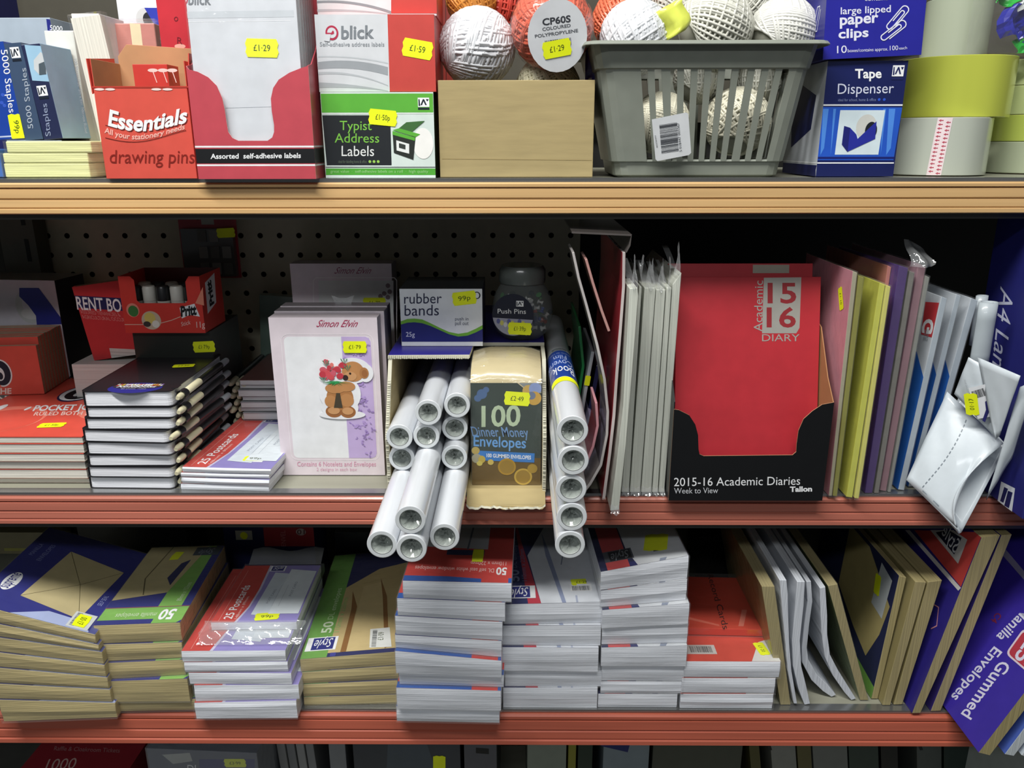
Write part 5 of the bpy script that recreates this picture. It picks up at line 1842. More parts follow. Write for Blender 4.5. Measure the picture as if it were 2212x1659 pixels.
# white envelope packs in film, upright, ends out
ENVE = mat('#c6cabf', .5, .3, kind='edgex')
packs = [([(1318, 1104), (1337, 1102), (1352, 960), (1366, 800), (1379, 640), (1377, 622), (1360, 624), (1355, 720), (1346, 880), (1332, 1000)], 'outermost slanting white envelope pack of the upright row, hanging over the shelf edge'),
         ([(1342, 1072), (1358, 1072), (1386, 630), (1380, 612), (1384, 700), (1364, 900)][:3] + [(1381, 628)], 'thin white envelope pack behind the slanting one'),
         ([(1360, 1074), (1382, 1074), (1416, 634), (1392, 634)], 'pale green-grey envelope pack third in the upright row'),
         ([(1384, 1076), (1406, 1076), (1437, 640), (1417, 640)], 'white envelope pack fourth in the upright row'),
         ([(1408, 1076), (1420, 1076), (1450, 636), (1439, 636)], 'narrow white envelope pack second from the diary box'),
         ([(1422, 1078), (1434, 1078), (1471, 606), (1452, 632)], 'white envelope pack standing right against the diary box')]
rj = random.Random(17)
for k, (po, lab) in enumerate(packs):
    t, g, pts = ext('envelope_pack', lab, 'envelopes', po, YM, None if k == 0 else .7225, 50 if k == 0 else 165, ENVE, None, 'upright white envelope packs in film')
    ztop = max(p.z for p in pts)
    zbot = min(p.z for p in pts)
    tx = [p.x for p in pts if p.z > ztop - 14]
    bx_ = [p.x for p in pts if p.z < zbot + 6]
    c = t.g('film_wrap', label='crinkled clear film, loose at the top and bottom')
    x0, x1 = min(tx) + .8, max(tx) - .8
    def fn(u, v):
        z = ztop - 2 + v * 26
        return (x0 + (x1 - x0) * u + .3 * math.sin(v * 5 + k) + v * .5 - 5 * v * (u - .5), -1 + 6 * v + 2.5 * math.sin(u * 9 + v * 6), z + 4 * math.sin(u * 5 + k) * v)
    c.grid(fn, 6, 6, FILMT)
    c = t.g('film_fold', label='loose clear film behind the top edge')
    c.grid(lambda u, v: (x0 + (x1 - x0) * u - 2 * v, 20 + 40 * v, ztop + 1 + 22 * v - 6 * v * v), 5, 5, FILMT)
    x0b, x1b = min(bx_), max(bx_)
    c = t.g('film_tail', label='loose clear film at the foot')
    c.grid(lambda u, v: (x0b + (x1b - x0b) * u, -1 - 7 * v + 1.5 * math.sin(u * 7), zbot + 6 - 6 * v + 1.2 * math.sin(u * 9)), 5, 3, FILMT)
    c = t.g('film_front')
    xs0 = [(min(bx_), max(bx_), zbot + 1), (min(tx), max(tx), ztop)]
    c.add([(xs0[0][0], -1.2, xs0[0][2]), (xs0[0][1], -1.2, xs0[0][2]), (xs0[1][1], -1.2, xs0[1][2]), (xs0[1][0], -1.2, xs0[1][2])], [(0, 1, 2, 3)], FILM, False) if k else None

# --- diary display box
t, w, h = bx('diary_display_box', 'black counter display box lettered academic diaries, curved cut-out front', 'display box', 1444, 1776, 878, yb=1081, zs=YM)
DB = mat('#0f1012', .45, .2)
DI = mat('#a5774f', .7)
g = t.g('body')
f = t.front(g)
cut = [(1800, 869), (1776, 874), (1755, 888), (1736, 905), (1725, 930), (1721, 958), (1720, 976), (1712, 983), (1520, 985), (1511, 981), (1509, 970), (1508, 940), (1502, 917), (1489, 897), (1467, 886), (1447, 884)]
pts = [f.px(*q) for q in cut]
pts[0] = (w, pts[0][1]); pts[-1] = (0, pts[-1][1])
g.slab([(a, 0, b) for a, b in [(0, 0), (w, 0)] + pts], (0, .9, 0), DB, mat('#b58a68', .7))
dd = 135
hb = pts[0][1]
for x, q in ((0, 1), (w - .9, 0)):
    g.slab([(x, .9, 0), (x, .9, hb), (x, 20, hb + 18), (x, 50, hb + 60), (x, dd, hb + 90), (x, dd, 0)], (.9, 0, 0), DI if not q else DB)
g.box(.9, w - .9, dd - .9, dd, 0, hb + 90, DI, b=DB)
g.box(.9, w - .9, .9, dd - .9, 0, .9, DI)
f.tp('2015-16 Academic Diaries', (1456, 1050), (1728, 1047), (1456, 1032), WHITE, 2)
f.tp('Week to View', (1456, 1066), (1551, 1065), (1456, 1054), ink('#c9ccd0'), 2)
f.tp('Tallon', (1706, 1062), (1754, 1061), (1706, 1051), WHITE, 2, bold=.04)
MD = t.M
LN = 13.0
for k in range(5):
    y0 = 13 + k * 13.2
    lab = 'front red academic diary with a silver year block' if k == 0 else ('second red academic diary, its silver block peeping over the front one' if k == 1 else 'red academic diary standing behind the first two')
    M = MD @ XF((.0036 - (0.0020 if k else 0), y0 * .001, .0042), 0, LN)
    wd_ = w - 9.5 if k == 0 else w - 7.5
    tt = Th('diary', lab, 'diary', M, 'red academic diaries')
    hh = bis(lambda q: proj(M @ Vector((wd_ * .0005, 0, q * .001)))[1] - (598 if k == 0 else 569 + (k - 1) * 2), 0, 300)
    xo = 3.5 if k == 0 else 0
    g = tt.g('pages', bevel=.2)
    g.box(xo + 1, xo + wd_ - 1.5, .9, 10.5, 1, hh - 1.2, mat('#c9c2b0', .6, kind='edge'))
    c = tt.g('cover', bevel=.4)
    CV = mat('#b02b34', .45, .15)
    c.box(xo, xo + wd_, 0, .8, 0, hh, CV)
    c.box(xo, xo + wd_, 10.7, 11.5, 0, hh, CV)
    c.box(xo, xo + .8, .8, 10.7, 0, hh, CV)
    if k == 1:
        f = tt.front(c)
        f.rp(1626, 572, 1705, 590, mat('#a9a294', .35, metal=.5))
    if k == 0:
        f = tt.front(c)
        SV = mat('#b4b3ab', .35, .2, metal=.35)
        f.qp([(1650, 600), (1731, 599), (1727, 708), (1720, 720), (1646, 720)], SV, 1)
        DR = ink('#8f2a30')
        f.tp('15', (1658, 654), (1720, 654), (1658, 611), DR, 2, bold=.02)
        f.tp('16', (1656, 706), (1719, 706), (1656, 663), DR, 2, bold=.02)
        f.tp('Academic', (1646, 716), (1648, 606), (1628, 716), SV, 2)
        f.tp('DIARY', (1646, 737), (1727, 737), (1646, 722), SV, 2)
t = None
# --- card and paper packs between the diaries and the blue packs
PINK = mat('#d08f9c', .5, .2)
YEL = mat('#c2c24a', .5, .2)
gp = 'coloured card packs in clear film'
def upright(label, po, mt, em, depth=150, film=True, name='card_pack', Y0=None, group=gp):
    t, g, pts = ext(name, label, 'card', po, YM, Y0, depth, mt, em, group, FILM if film else None, 'cards')
    return t, g, pts
def lface(t, g, pts):
    """left-hand face of an upright pack: bottom front to top front, seen from the left"""
    i0 = min(range(len(pts)), key=lambda i: pts[i].z * 3 + pts[i].x)
    lo = pts[i0]
    hi = min(pts, key=lambda p: -p.z * 3 + p.x)
    dep = max(v.y for v in g.v)
    return t.fc(g, lo + Vector((0, dep, 0)), (0, -1, 0), hi - lo), dep, (hi - lo).length
t, g, pts = upright('pink card pack with a small yellow sticker, just beside the diary box', [(1790, 1072), (1797, 1072), (1852, 590), (1842, 586)], PINK, mat('#a9a48c', .5), 120)
f, dep, L_ = lface(t, g, pts)
sticker(t, g, f, (1817, 645), (1819, 670), '£1·10', .42)
upright('olive edged card pack third from the diary box', [(1799, 1072), (1808, 1073), (1866, 600), (1855, 596)], mat('#8e8c42', .5, .3), None, 120)
upright('broad yellow card pack, its yellow side facing the diaries', [(1828, 1074), (1841, 1076), (1912, 616), (1900, 611)], YEL, mat('#c6c858', .5), 130)
upright('second yellow card pack close behind the broad one', [(1846, 1077), (1855, 1078), (1924, 620), (1915, 617)], mat('#d3cf72', .5, .2), None, 130)
upright('pink card pack standing taller behind the yellow ones', [(1850, 1062), (1855, 1062), (1924, 588), (1916, 584)], mat('#b7766c', .5, .2), None, 150, Y0=.735)
upright('deep purple card pack beside the yellow ones', [(1868, 1066), (1884, 1066), (1962, 580), (1942, 574)], mat('#452878', .5, .2), mat('#4f3a72', .4, .3), 140)
upright('pack of grey clear wallets between the purple and mauve cards', [(1888, 1066), (1898, 1066), (1976, 590), (1965, 586)], mat('#7c7a74', .2, .7, kind='wrap'), None, 140)
upright('mauve card pack in a tall crinkled clear bag', [(1901, 1060), (1914, 1062), (2000, 578), (1984, 570)], mat('#a57f8c', .5, .2), mat('#93727a', .4, .4), 150)
c = THINGS[-1].g('bag_top', label='loose crinkled top of the clear bag')
tpz = max(p.z for p in THINGS[-1].parts[0][1].v)
tpx = max(p.x for p in THINGS[-1].parts[0][1].v)
c.grid(lambda u, v: (tpx - 16 + 22 * u + 5 * v + 2 * math.sin(v * 6), -2 + 30 * v * v + 4 * math.sin(u * 8 + v * 4), tpz - 3 + 22 * v - 12 * u * u * v), 8, 8, FILMT)
upright('thin grey wallet pack beside the blue and white packs', [(1918, 1064), (1924, 1064), (2008, 600), (2000, 596)], mat('#8a8c86', .2, .7, kind='wrap'), None, 150)
# blue and white packs with a red square mark
BW = card('#cfd6dc')
def blue_pack(label, po, depth, letter):
    t, g, pts = ext('label_sheet_pack', label, 'labels', po, YM, None, depth, BW, mat('#aeb9c2', .35, .5), 'blue and white packs in film', FILM, 'sheets')
    f, dep, L_ = lface(t, g, pts)
    f.clip = (0, 0, dep, L_)
    f.poly([(0, 0), (dep, 0), (dep, L_ * .60), (dep - 22, L_ * .70), (0, L_ * .62)], ink('#2a63b4'), 1)
    if letter:
        f.qp([(1999, 652), (2029, 654), (2013, 729), (1990, 722)], ink('#c23a40'), 2)
        f.tp('G', (2018, 690), (2012, 722), (1996, 688), WHITE, 3, bold=.04)
        f.tp('ENVELOPES', (2008, 712), (2004, 736), (1998, 712), ink('#8a9098'), 3)
    return t
blue_pack('white pack with a blue lower half and a red square lettered G', [(1940, 1058), (1953, 1060), (2046, 646), (2034, 641)], 110, True)
blue_pack('narrow blue and white pack behind the lettered one', [(1962, 1052), (1974, 1052), (2076, 640), (2066, 636)], 70, False)
blue_pack('pale blue and white pack, innermost beside the mailing bags', [(1986, 1050), (1998, 1050), (2112, 650), (2098, 644)], 80, False)
p = PY(1965, 1090, .70)
# --- folded grey-white mailing bags
MB_ = mat('#c9d2d8', .38, .35)
MBI = mat('#9aa3a6', .5, .2)
def mapgrid(px4, Y4, n, bulge=0.0, wob=0.0, seed=1):
    """bilinear patch between four points given as pixels at their distances: bl, br, tr, tl"""
    P = [PY(x, y, Y) for (x, y), Y in zip(px4, Y4)]
    nrm = (P[1] - P[0]).cross(P[3] - P[0]).normalized()
    rr = random.Random(seed)
    ph = [rr.uniform(0, 6) for _ in range(4)]
    def fn(u, v):
        q = P[0] * (1 - u) * (1 - v) + P[1] * u * (1 - v) + P[2] * u * v + P[3] * (1 - u) * v
        b = bulge * 16 * u * (1 - u) * v * (1 - v) + wob * (math.sin(u * 7 + ph[0] + v * 4) * math.sin(v * 6 + ph[1] + u * 3))
        return q + nrm * b
    return fn
def bag(label, patches, grp='folded white mailing bags'):
    """patches: (fn, nu, nv, material)"""
    o = Vector((PY(2050, 1100, .72).x, .72, YM + .0005))
    t = Th('mailing_bag', label, 'mailing bag', Matrix.Translation(o), grp)
    g = t.g('bag', solid=.9)
    for fn, nu, nv, mt in patches:
        g.grid(lambda u, v: (fn(u, v) - o) * 1000, nu, nv, mt)
    return t, g
# lower bag: front leaf, folded edge along the lower side, back leaf
lf_ = mapgrid([(1958, 1036), (2068, 1140), (2168, 958), (2046, 846)], [.715, .672, .690, .735], 12, .006, .0012, 3)
def front_leaf(u, v):
    p_ = lf_(u, v)
    # right-hand border curls away so that the mouth opens
    k = max(0.0, (u - .72) / .28)
    m_ = math.sin(math.pi * min(max(v, 0), 1))
    return p_ + Vector((-.020 * k * k * m_, .0, -.004 * k * m_))
bk_ = mapgrid([(2068, 1146), (2076, 1149), (2172, 962), (2168, 958)], [.672, .678, .70, .690], 6, 0, 0, 4)
bl_ = mapgrid([(1990, 1022), (2078, 1148), (2176, 964), (2075, 850)], [.721, .682, .705, .75], 12, -.004, .0008, 5)
t, g = bag('large folded white mailing bag with an open curled mouth, hanging over the shelf edge', [(front_leaf, 16, 16, MB_), (bl_, 14, 14, MB_), (lambda u, v: front_leaf(v, 0).lerp(bl_(v, 0), u) + Vector((0, 0, -.004 * math.sin(math.pi * u))), 5, 14, MB_)])
# dashed seam printed on the front leaf
sm_ = t.g('seam_print', label='dashed grey seam line')
o = t.M.translation
for k in range(17):
    a, b = k / 17, (k + .55) / 17
    def sp(q):
        return (.28 + .16 * math.sin(q * 2.2), .06 + .88 * q)
    (u0, v0), (u1, v1) = sp(a), sp(b)
    A, B = front_leaf(u0, v0), front_leaf(u1, v1)
    nn = (EYE - A).normalized() * .0011
    sd = (B - A).cross(nn).normalized() * .0004
    sm_.add([(p_ + nn - o) * 1000 for p_ in (A - sd, B - sd, B + sd, A + sd)], [(0, 1, 2, 3)], ink('#7c868e'), False)
A, B, C_ = front_leaf(.30, .03), front_leaf(.62, .03), front_leaf(.62, .05)
nn = (EYE - A).normalized() * .0011
sm_.add([(p_ + nn - o) * 1000 for p_ in (A, B, B + (C_ - B) * .5, A + (C_ - B) * .5)], [(0, 1, 2, 3)], ink('#7c868e'), False)
# upper bag with barcode
ub = mapgrid([(2062, 850), (2152, 948), (2152, 800), (2092, 772)], [.715, .69, .69, .705], 10, .003, .0008, 6)
t, g = bag('white mailing bag with a barcode panel and yellow sticker, tucked above the large folded one', [(ub, 12, 12, MB_), (mapgrid([(2150, 950), (2160, 940), (2204, 812), (2112, 772)], [.68, .68, .66, .70], 10, .002, .0006, 7), 10, 10, MB_)])
P = [ub(u, v) for u, v in ((.35, .12), (.95, .12), (.9, .75), (.3, .75))]
n_ = (P[1] - P[0]).cross(P[3] - P[0]).normalized()
if n_.dot(EYE - P[0]) < 0: n_ = -n_
lab = t.g('label_panel', label='printed barcode panel')
o = t.M.translation
f = Fc(lab, (P[0] - o + n_ * .0042) * 1000, (P[1] - P[0]), n_.cross((P[1] - P[0]).normalized()), t.M)
f.qp([(2092, 838), (2128, 830), (2140, 900), (2112, 905)], card('#e3e6ea'), 0)
barcode(f, f.px(2098, 846), f.px(2124, 838), Vector(f.px(2104, 862)) - Vector(f.px(2098, 846)), 14, 1)
f.tp('POLYTHENE MAILING BAGS', (2096, 872), (2082, 820), (2100, 872), ink('#9aa0a8'), 1)
f.qp([(2128, 868), (2135, 862), (2138, 885), (2128, 912), (2122, 908), (2130, 885)], ink('#2a2a6a'), 1.5)
sticker(t, lab, f, (2099, 873), (2102, 897), '£1·10', .5)
t, g = bag('white mailing bag corner standing behind the one with the barcode', [(mapgrid([(2130, 1080), (2185, 990), (2240, 820), (2204, 835)], [.69, .68, .66, .67], 10, .002, .0008, 9), 10, 10, MB_)])
# rolled tubes at the top
for (a, b, r_px, lab) in (((2112, 800), (2136, 652), 16, 'rolled white mailing bag with its open tube end facing up, beside the navy box'), ((2106, 745), (2122, 638), 10, 'thinner rolled white mailing bag behind the blue packs')):
    A, B = PY(*a, .722 if r_px > 12 else .748), PY(*b, .722 if r_px > 12 else .748)
    A.z = max(A.z, YM + .02)
    rr = r_px / 1720 * (A.y * 1.05)
    t = Th('mailing_bag', lab, 'mailing bag', Matrix.Translation(A), 'folded white mailing bags')
    g = t.g('bag', solid=.8)
    ax = (B - A)
    u_ = ax.cross(Vector((0, 1, 0))).normalized()
    v_ = ax.cross(u_).normalized()
    def spi(u, v):
        an = 2.6 * math.pi * u
        q = rr * (1 - .35 * u)
        return (ax * v + u_ * q * math.cos(an) * 1.25 + v_ * q * math.sin(an)) * 1000
    g.grid(spi, 40, 4, mat('#a7b0b5', .4, .3))

# --- navy A4 box at the end
A = PZ(2203, 1128, YM)
Bp = PY(2172, 1092, A.y + .05)
t, g, pts = ext('laminating_pouch_box', 'navy box lettered A4 standing at the end of the middle shelf', 'box', [(2208, 1122), (2340, 1122), (2510, 470), (2335, 470)], YM, None, 115, card('#25276e'), card('#25276e'))
f, dep, L_ = lface(t, g, pts)
WA = ink('#c4c8de')
f.clip = (0, 0, dep, L_)
f.tp('A4 Lam', (2162, 618), (2142, 800), (2190, 636), WA, 2)
f.qp([(2163, 1040), (2193, 1055), (2186, 1108), (2154, 1090)], ink('#cdd2da'), 2)
f.qp([(2170, 1052), (2178, 1056), (2168, 1086), (2161, 1082)], ink('#1c1f50'), 3)
f.qp([(2178, 1060), (2188, 1064), (2180, 1098), (2170, 1092)], ink('#1c1f50'), 3)
# ================================================================== LOWER SHELF
YL = ZB + .001
EM = EDGE_M
EW = EDGE_W
ordn = ['bottom', 'second', 'third', 'fourth', 'fifth', 'sixth', 'seventh', 'eighth', 'ninth']
def labels(n, what, where, last):
    return ['%s %s %s' % (ordn[k] if k == 0 else ordn[k] + ' from bottom', what, where) for k in range(n - 1)] + [last]
# 1 -- skewed manilla packs at the left end
def top_supreme(t, g, f, w, d, k, last):
    f.rect(0, 0, w, d, ink('#22277f'), 1)
    f.poly([(w * .34, 0), (w, 0), (w, 2), (w * .9, d * .09), (w * .6, d * .105)], ink('#aab6dc'), 2)
    if not last: return
    q = [(w * .30, d * .18), (w * .86, d * .10), (w * .92, d * .70), (w * .36, d * .78)]
    f.poly(q, ink('#bfb184'), 3)
    f.line([q[0], (w * .66, d * .44), q[1]], .5, ink('#54491f'), 4)
    f.line([q[3], (w * .66, d * .44), q[2]], .5, ink('#54491f'), 4)
    f.ell(w * .14, d * .30, 7.5, 17, WHITE, 3)
    f.txt('supreme', (w * .165, d * .215), (w * .165, d * .39), (w * .10, d * .215), ink('#20257a'), 4, bold=.01)
    f.txt('MANILLA', (w * .10, d * .62), (w * .10, d * .78), (w * .06, d * .62), ink('#8088c0'), 3)
    f.txt('ENVELOPES', (w * .20, d * .58), (w * .20, d * .80), (w * .16, d * .58), ink('#8088c0'), 3)
    f.txt('SELF SEAL', (w * .95, d * .28), (w * .95, d * .40), (w * .91, d * .28), ink('#9aa2d6'), 3)
    f.rect(w * .80, 1.5, w * .985, d * .17, card('#cfd3d2'), 5)
    barcode(f, (w * .82, 4), (w * .82, d * .16), (5, 0), 12, 6, ink('#6a6e70'))
    g2 = t.g('price_sticker', g)
    a, b = w * .895, d * .088
    f.poly([(a - 6, b - 10), (a + 6, b - 10), (a + 7, b), (a + 6, b + 10), (a - 6, b + 10), (a - 7, b)], YELLOW, 8, g2)
    f.txt('£1·00', (a + 3, b - 6), (a + 3, b + 6), (a - 3, b - 6), mat('#3a4a10', .6), 9, g=g2)
rows1 = [1549, 1513, 1481, 1450, 1419, 1388, 1363, 1334]
pack_stack('manilla_envelope_pack', 'envelopes', 'skewed manilla envelope packs', labels(7, 'slanting manilla envelope pack', 'in the fanned stack at the end', 'top slanting manilla pack, navy cover with an oval badge and an envelope picture'),
           40, 254, rows1, YL, 162, EM, rots=[3.5] * 7, shifts=[0, -12, -19, -26, -32, -42, -50], topfn=top_supreme, tops=mat('#4a4f8a', .4), pivot='r', wmm=118, sl=[0, -.08, -.11, -.155, -.19, -.216, -.30, -.36])
# 2 -- manilla packs, green and navy
def top_green(t, g, f, w, d, k, last):
    f.rect(0, 0, w, d, ink('#2a2f7a'), 1)
    f.poly([(0, d * .05), (w * .66, d * .05), (w * .66, 0), (w * .95, 0), (w, d * .03), (w, d * .185), (0, d * .185)], ink('#7fb356'), 2)
    f.line([(0, d * .19), (w, d * .19)], .7, ink('#b0523c'), 3)
    f.poly([(w * .62, d * .19), (w * .90, d * .19), (w * .90, d), (w * .62, d)], ink('#7fb356'), 2)
    f.poly([(0, d * .28), (w * .62, d * .36), (w * .80, d), (0, d)], ink('#bdb083'), 4)
    f.line([(w * .34, d * .34), (w * .22, d * .55), (w * .30, d)], 1.2, ink('#5e5432'), 5)
    f.poly([(w * .50, d * .55), (w * .60, d * .45), (w * .66, d * .8), (w * .56, d * .75)], ink('#262a5c'), 5)
    f.txt('50', (w * .88, d * .15), (w * .70, d * .15), (w * .88, d * .035), WHITE, 4, bold=.03)
    f.txt('manilla envelopes', (w * .66, d * .12), (w * .18, d * .12), (w * .66, d * .07), ink('#cfe3bb'), 4)
    f.txt('89mm x 152mm', (w * .86, d * .25), (w * .86, d * .48), (w * .80, d * .25), ink('#cfe3bb'), 4)
    f.rect(w * .64, d * .86, w * .98, d * .98, ink('#3d4756'), 5)
    f.txt('Style', (w * .90, d * .96), (w * .70, d * .94), (w * .90, d * .88), ink('#8f98a8'), 6, shear=.3)
    if last:
        g2 = t.g('price_sticker', g)
        a, b = w * .42, d * .86
        f.poly([(a - 5, b - 10), (a + 5, b - 9), (a + 6, b), (a + 7, b + 9), (a - 3, b + 10), (a - 5, b)], YELLOW, 8, g2)
pack_stack('manilla_envelope_pack', 'envelopes', 'manilla packs with green covers', labels(5, 'manilla envelope pack', 'in the stack beside the skewed one', 'top manilla pack with a green and navy cover marked 50, beside the skewed stack'),
           256, 424, [1537, 1509, 1467, 1427, 1388, 1346], YL, 165, EM, rots=[2, 1, 3, 3, 4], depths=[0, -4, -1.5, 0, 0], shifts=[0, -18, -34, -42, -48], topfn=top_green, tops=mat('#4a4f8a', .4), wadj=[0, 3, 4, 4, 4], sl=[0, .0, .03, .02, .0, 0])
# 3 -- postcard packs
def top_pc(t, g, f, w, d, k, last):
    postcard_print(f, w, d)
    if last:
        sticker(t, g, f, (577, 1332), (604, 1330), '99p')
def top_pc2(t, g, f, w, d, k, last):
    postcard_print(f, w, d, False)
o3, z3 = pack_stack('postcard_pack', 'postcards', 'postcard packs on the lower shelf', labels(5, 'postcard pack', 'in the tall shiny stack on the lower shelf', 'fifth postcard pack of the tall shiny stack, under the small top one'),
           427, 644, [1548, 1514, 1478, 1452, 1428, 1404], YL, 165, EW, rots=[1, 1, 0, 1, 1], depths=[-3, -1.5, 0, 0, 0], shifts=[0, -2, -16, -26, -32], topfn=top_pc2, tops=ink('#c9cbe0'), wadj=[0, 2, 0, 0, 0], sl=[0, .02, .0, .0, 0, 0])
b3 = o3[-1][0].M
M = b3 @ Matrix.Translation((.019, .036, 0))
M.translation.z = z3
t = Th('postcard_pack', 'small top postcard pack with a yellow sticker on the tall shiny stack', 'postcards', M, 'postcard packs on the lower shelf')
w, d, h = 92, 120, 9
g = t.g('contents', bevel=.6)
g.box(0, w, 0, d, 0, h, EW)
f = t.top(g, h)
postcard_print(f, w, d)
sticker(t, g, f, (577, 1332), (604, 1330), '99p')
c = t.g('film_wrap', label='loose crinkled film')
rj = random.Random(6)
c.box(-1, w + 4, -4, d + 2, 0, h + 1.4, FILM)
c = t.g('film_front', label='loose crinkled film puffed up at the front')
c.grid(lambda u, v: (-6 + (w + 16) * u + 2 * math.sin(v * 9), -3 - 27 * (1 - v), 2.2 + (h + 2) * v ** .8 + 1.6 * math.sin(u * 26 + v * 7) * math.sin(math.pi * v) + 1.2 * math.sin(u * 11 - v * 13) * math.sin(math.pi * v)), 40, 14, FILMT)
c = t.g('film_tail', label='loose crinkled film tail at the back')
c.grid(lambda u, v: (4 + (w - 4) * u, d + 1 + 22 * v, h + 1 + 9 * v + 3 * math.sin(u * 9) * v), 8, 5, FILMT)
# 4 -- manilla DL packs
def top_dl(t, g, f, w, d, k, last):
    f.rect(0, 0, w, d, ink('#262a5e'), 1)
    f.rect(0, 0, w * .27, d, ink('#6fa44c'), 2)
    f.poly([(w * .27, d * .03), (w, d * .03), (w, d * .86), (w * .62, d * .80), (w * .27, d * .62)], ink('#c2ac78'), 3)
    f.poly([(w * .40, d * .03), (w * .46, d * .03), (w * .46, d * .42), (w * .36, d * .58), (w * .40, d * .40)], ink('#8a5f2c'), 4)
    f.poly([(w * .46, d * .03), (w * .86, d * .03), (w * .70, d * .66), (w * .48, d * .62)], ink('#cbb682'), 4)
    f.poly([(w * .86, d * .03), (w * .90, d * .05), (w * .78, d * .50), (w * .66, d * .70), (w * .73, d * .50)], ink('#8a5f2c'), 5)
    f.poly([(w * .36, 0), (w * .30, 0), (w * .30, d * .03), (w * .36, d * .03)], ink('#3b3f8f'), 5)
    f.txt('50', (w * .24, d * .20), (w * .24, d * .30), (w * .13, d * .20), ink('#d8e6c8'), 4, bold=.02)
    f.txt('DL envelopes', (w * .22, d * .32), (w * .22, d * .62), (w * .16, d * .32), ink('#c2dbab'), 4)
    f.txt('110mm x 220mm', (w * .33, d * .20), (w * .33, d * .52), (w * .27, d * .20), ink('#8fbf70'), 4)
    f.rect(w * .02, d * .055, w * .34, d * .165, WHITE, 5)
    f.rect(w * .08, d * .062, w * .31, d * .158, NAVY, 6)
    f.txt('Style', (w * .29, d * .15), (w * .10, d * .14), (w * .29, d * .08), WHITE, 7, shear=.3)
    if last:
        f.qp([(800, 1360), (842, 1356), (846, 1398), (798, 1400)], card('#e2e4e0'), 6)
        fx = [f.px(804, 1396), f.px(808, 1362)]
        barcode(f, f.px(802, 1398), f.px(806, 1362), Vector(f.px(812, 1398)) - Vector(f.px(802, 1398)), 12, 7, ink('#55585a'))
        sticker(t, g, f, (823, 1375), (825, 1358), '£1·09', .62)
pack_stack('manilla_envelope_pack', 'envelopes', 'long manilla packs in film', labels(4, 'long manilla envelope pack in shiny film', 'beside the postcard stack', 'top long manilla pack with a green strip marked 50, under film beside the postcards'),
           658, 864, [1524, 1501, 1472, 1443, 1414], YL, 222, EM, rots=[2, 2, 3, 3], shifts=[0, -2, -4, -8], topfn=top_dl, tops=mat('#4a4f8a', .4), sl=[0, .01, .03, .05, .06], wadj=[-2, -2, -1, 0])
# 5 -- white window envelopes
def top_win(t, g, f, w, d, k, last):
    f.rect(0, 0, w, d, ink('#c9403a'), 1)
    f.poly([(0, 0), (w * .72, 0), (w * .72, d * .03), (w * .4, d * .045), (0, d * .045)], ink('#2c5aa8'), 2)
    f.rect(w * .97, 0, w, d * .04, ink('#2c5aa8'), 2)
    f.txt('50', (w * .95, d * .13), (w * .85, d * .13), (w * .95, d * .065), WHITE, 3, bold=.03)
    f.txt('DL self seal white window envelopes', (w * .83, d * .12), (w * .08, d * .13), (w * .83, d * .085), ink('#f0c9c4'), 3)
    f.txt('110mm x 220mm', (w * .94, d * .185), (w * .60, d * .185), (w * .94, d * .15), ink('#f0c9c4'), 3)
    f.rect(w * .35, d * .24, w * .72, d * .29, ink('#24305c'), 3)
    f.poly([(0, d * .32), (w * .75, d * .30), (w * .75, d), (0, d)], ink('#b9bdc2'), 2)
    f.line([(w * .36, d * .30), (w * .45, d)], 2, ink('#6a7280'), 3)
    f.line([(w * .55, d * .30), (w * .62, d)], 2, ink('#6a7280'), 3)
    if last:
        g2 = t.g('price_sticker', g)
        a, b = w * .66, d * .235
        f.poly([(a - 5.5, b - 13), (a + 5.5, b - 13), (a + 6, b), (a + 5.5, b + 13), (a - 5.5, b + 13), (a - 6, b)], YELLOW, 8, g2)
pack_stack('white_envelope_pack', 'envelopes', 'white window envelope packs', labels(8, 'white window pack', 'in the tall leaning red-covered stack', 'top white window envelope pack with a red cover, 50 printed upside down'),
           858, 1079, [1557, 1526, 1487, 1452, 1415, 1376, 1335, 1295, 1255], YL, 222, EW, rots=[-1.2] * 8, depths=[0, -5, 0, -5, 0, 0, 0, 0], shifts=[0, 2, 6, 0, -2, -2, 2, 14], topfn=top_win, tops=ink('#b9545a'), sl=[0, 0, -.015, -.03, -.09, -.05, -.05, -.03, -.01])
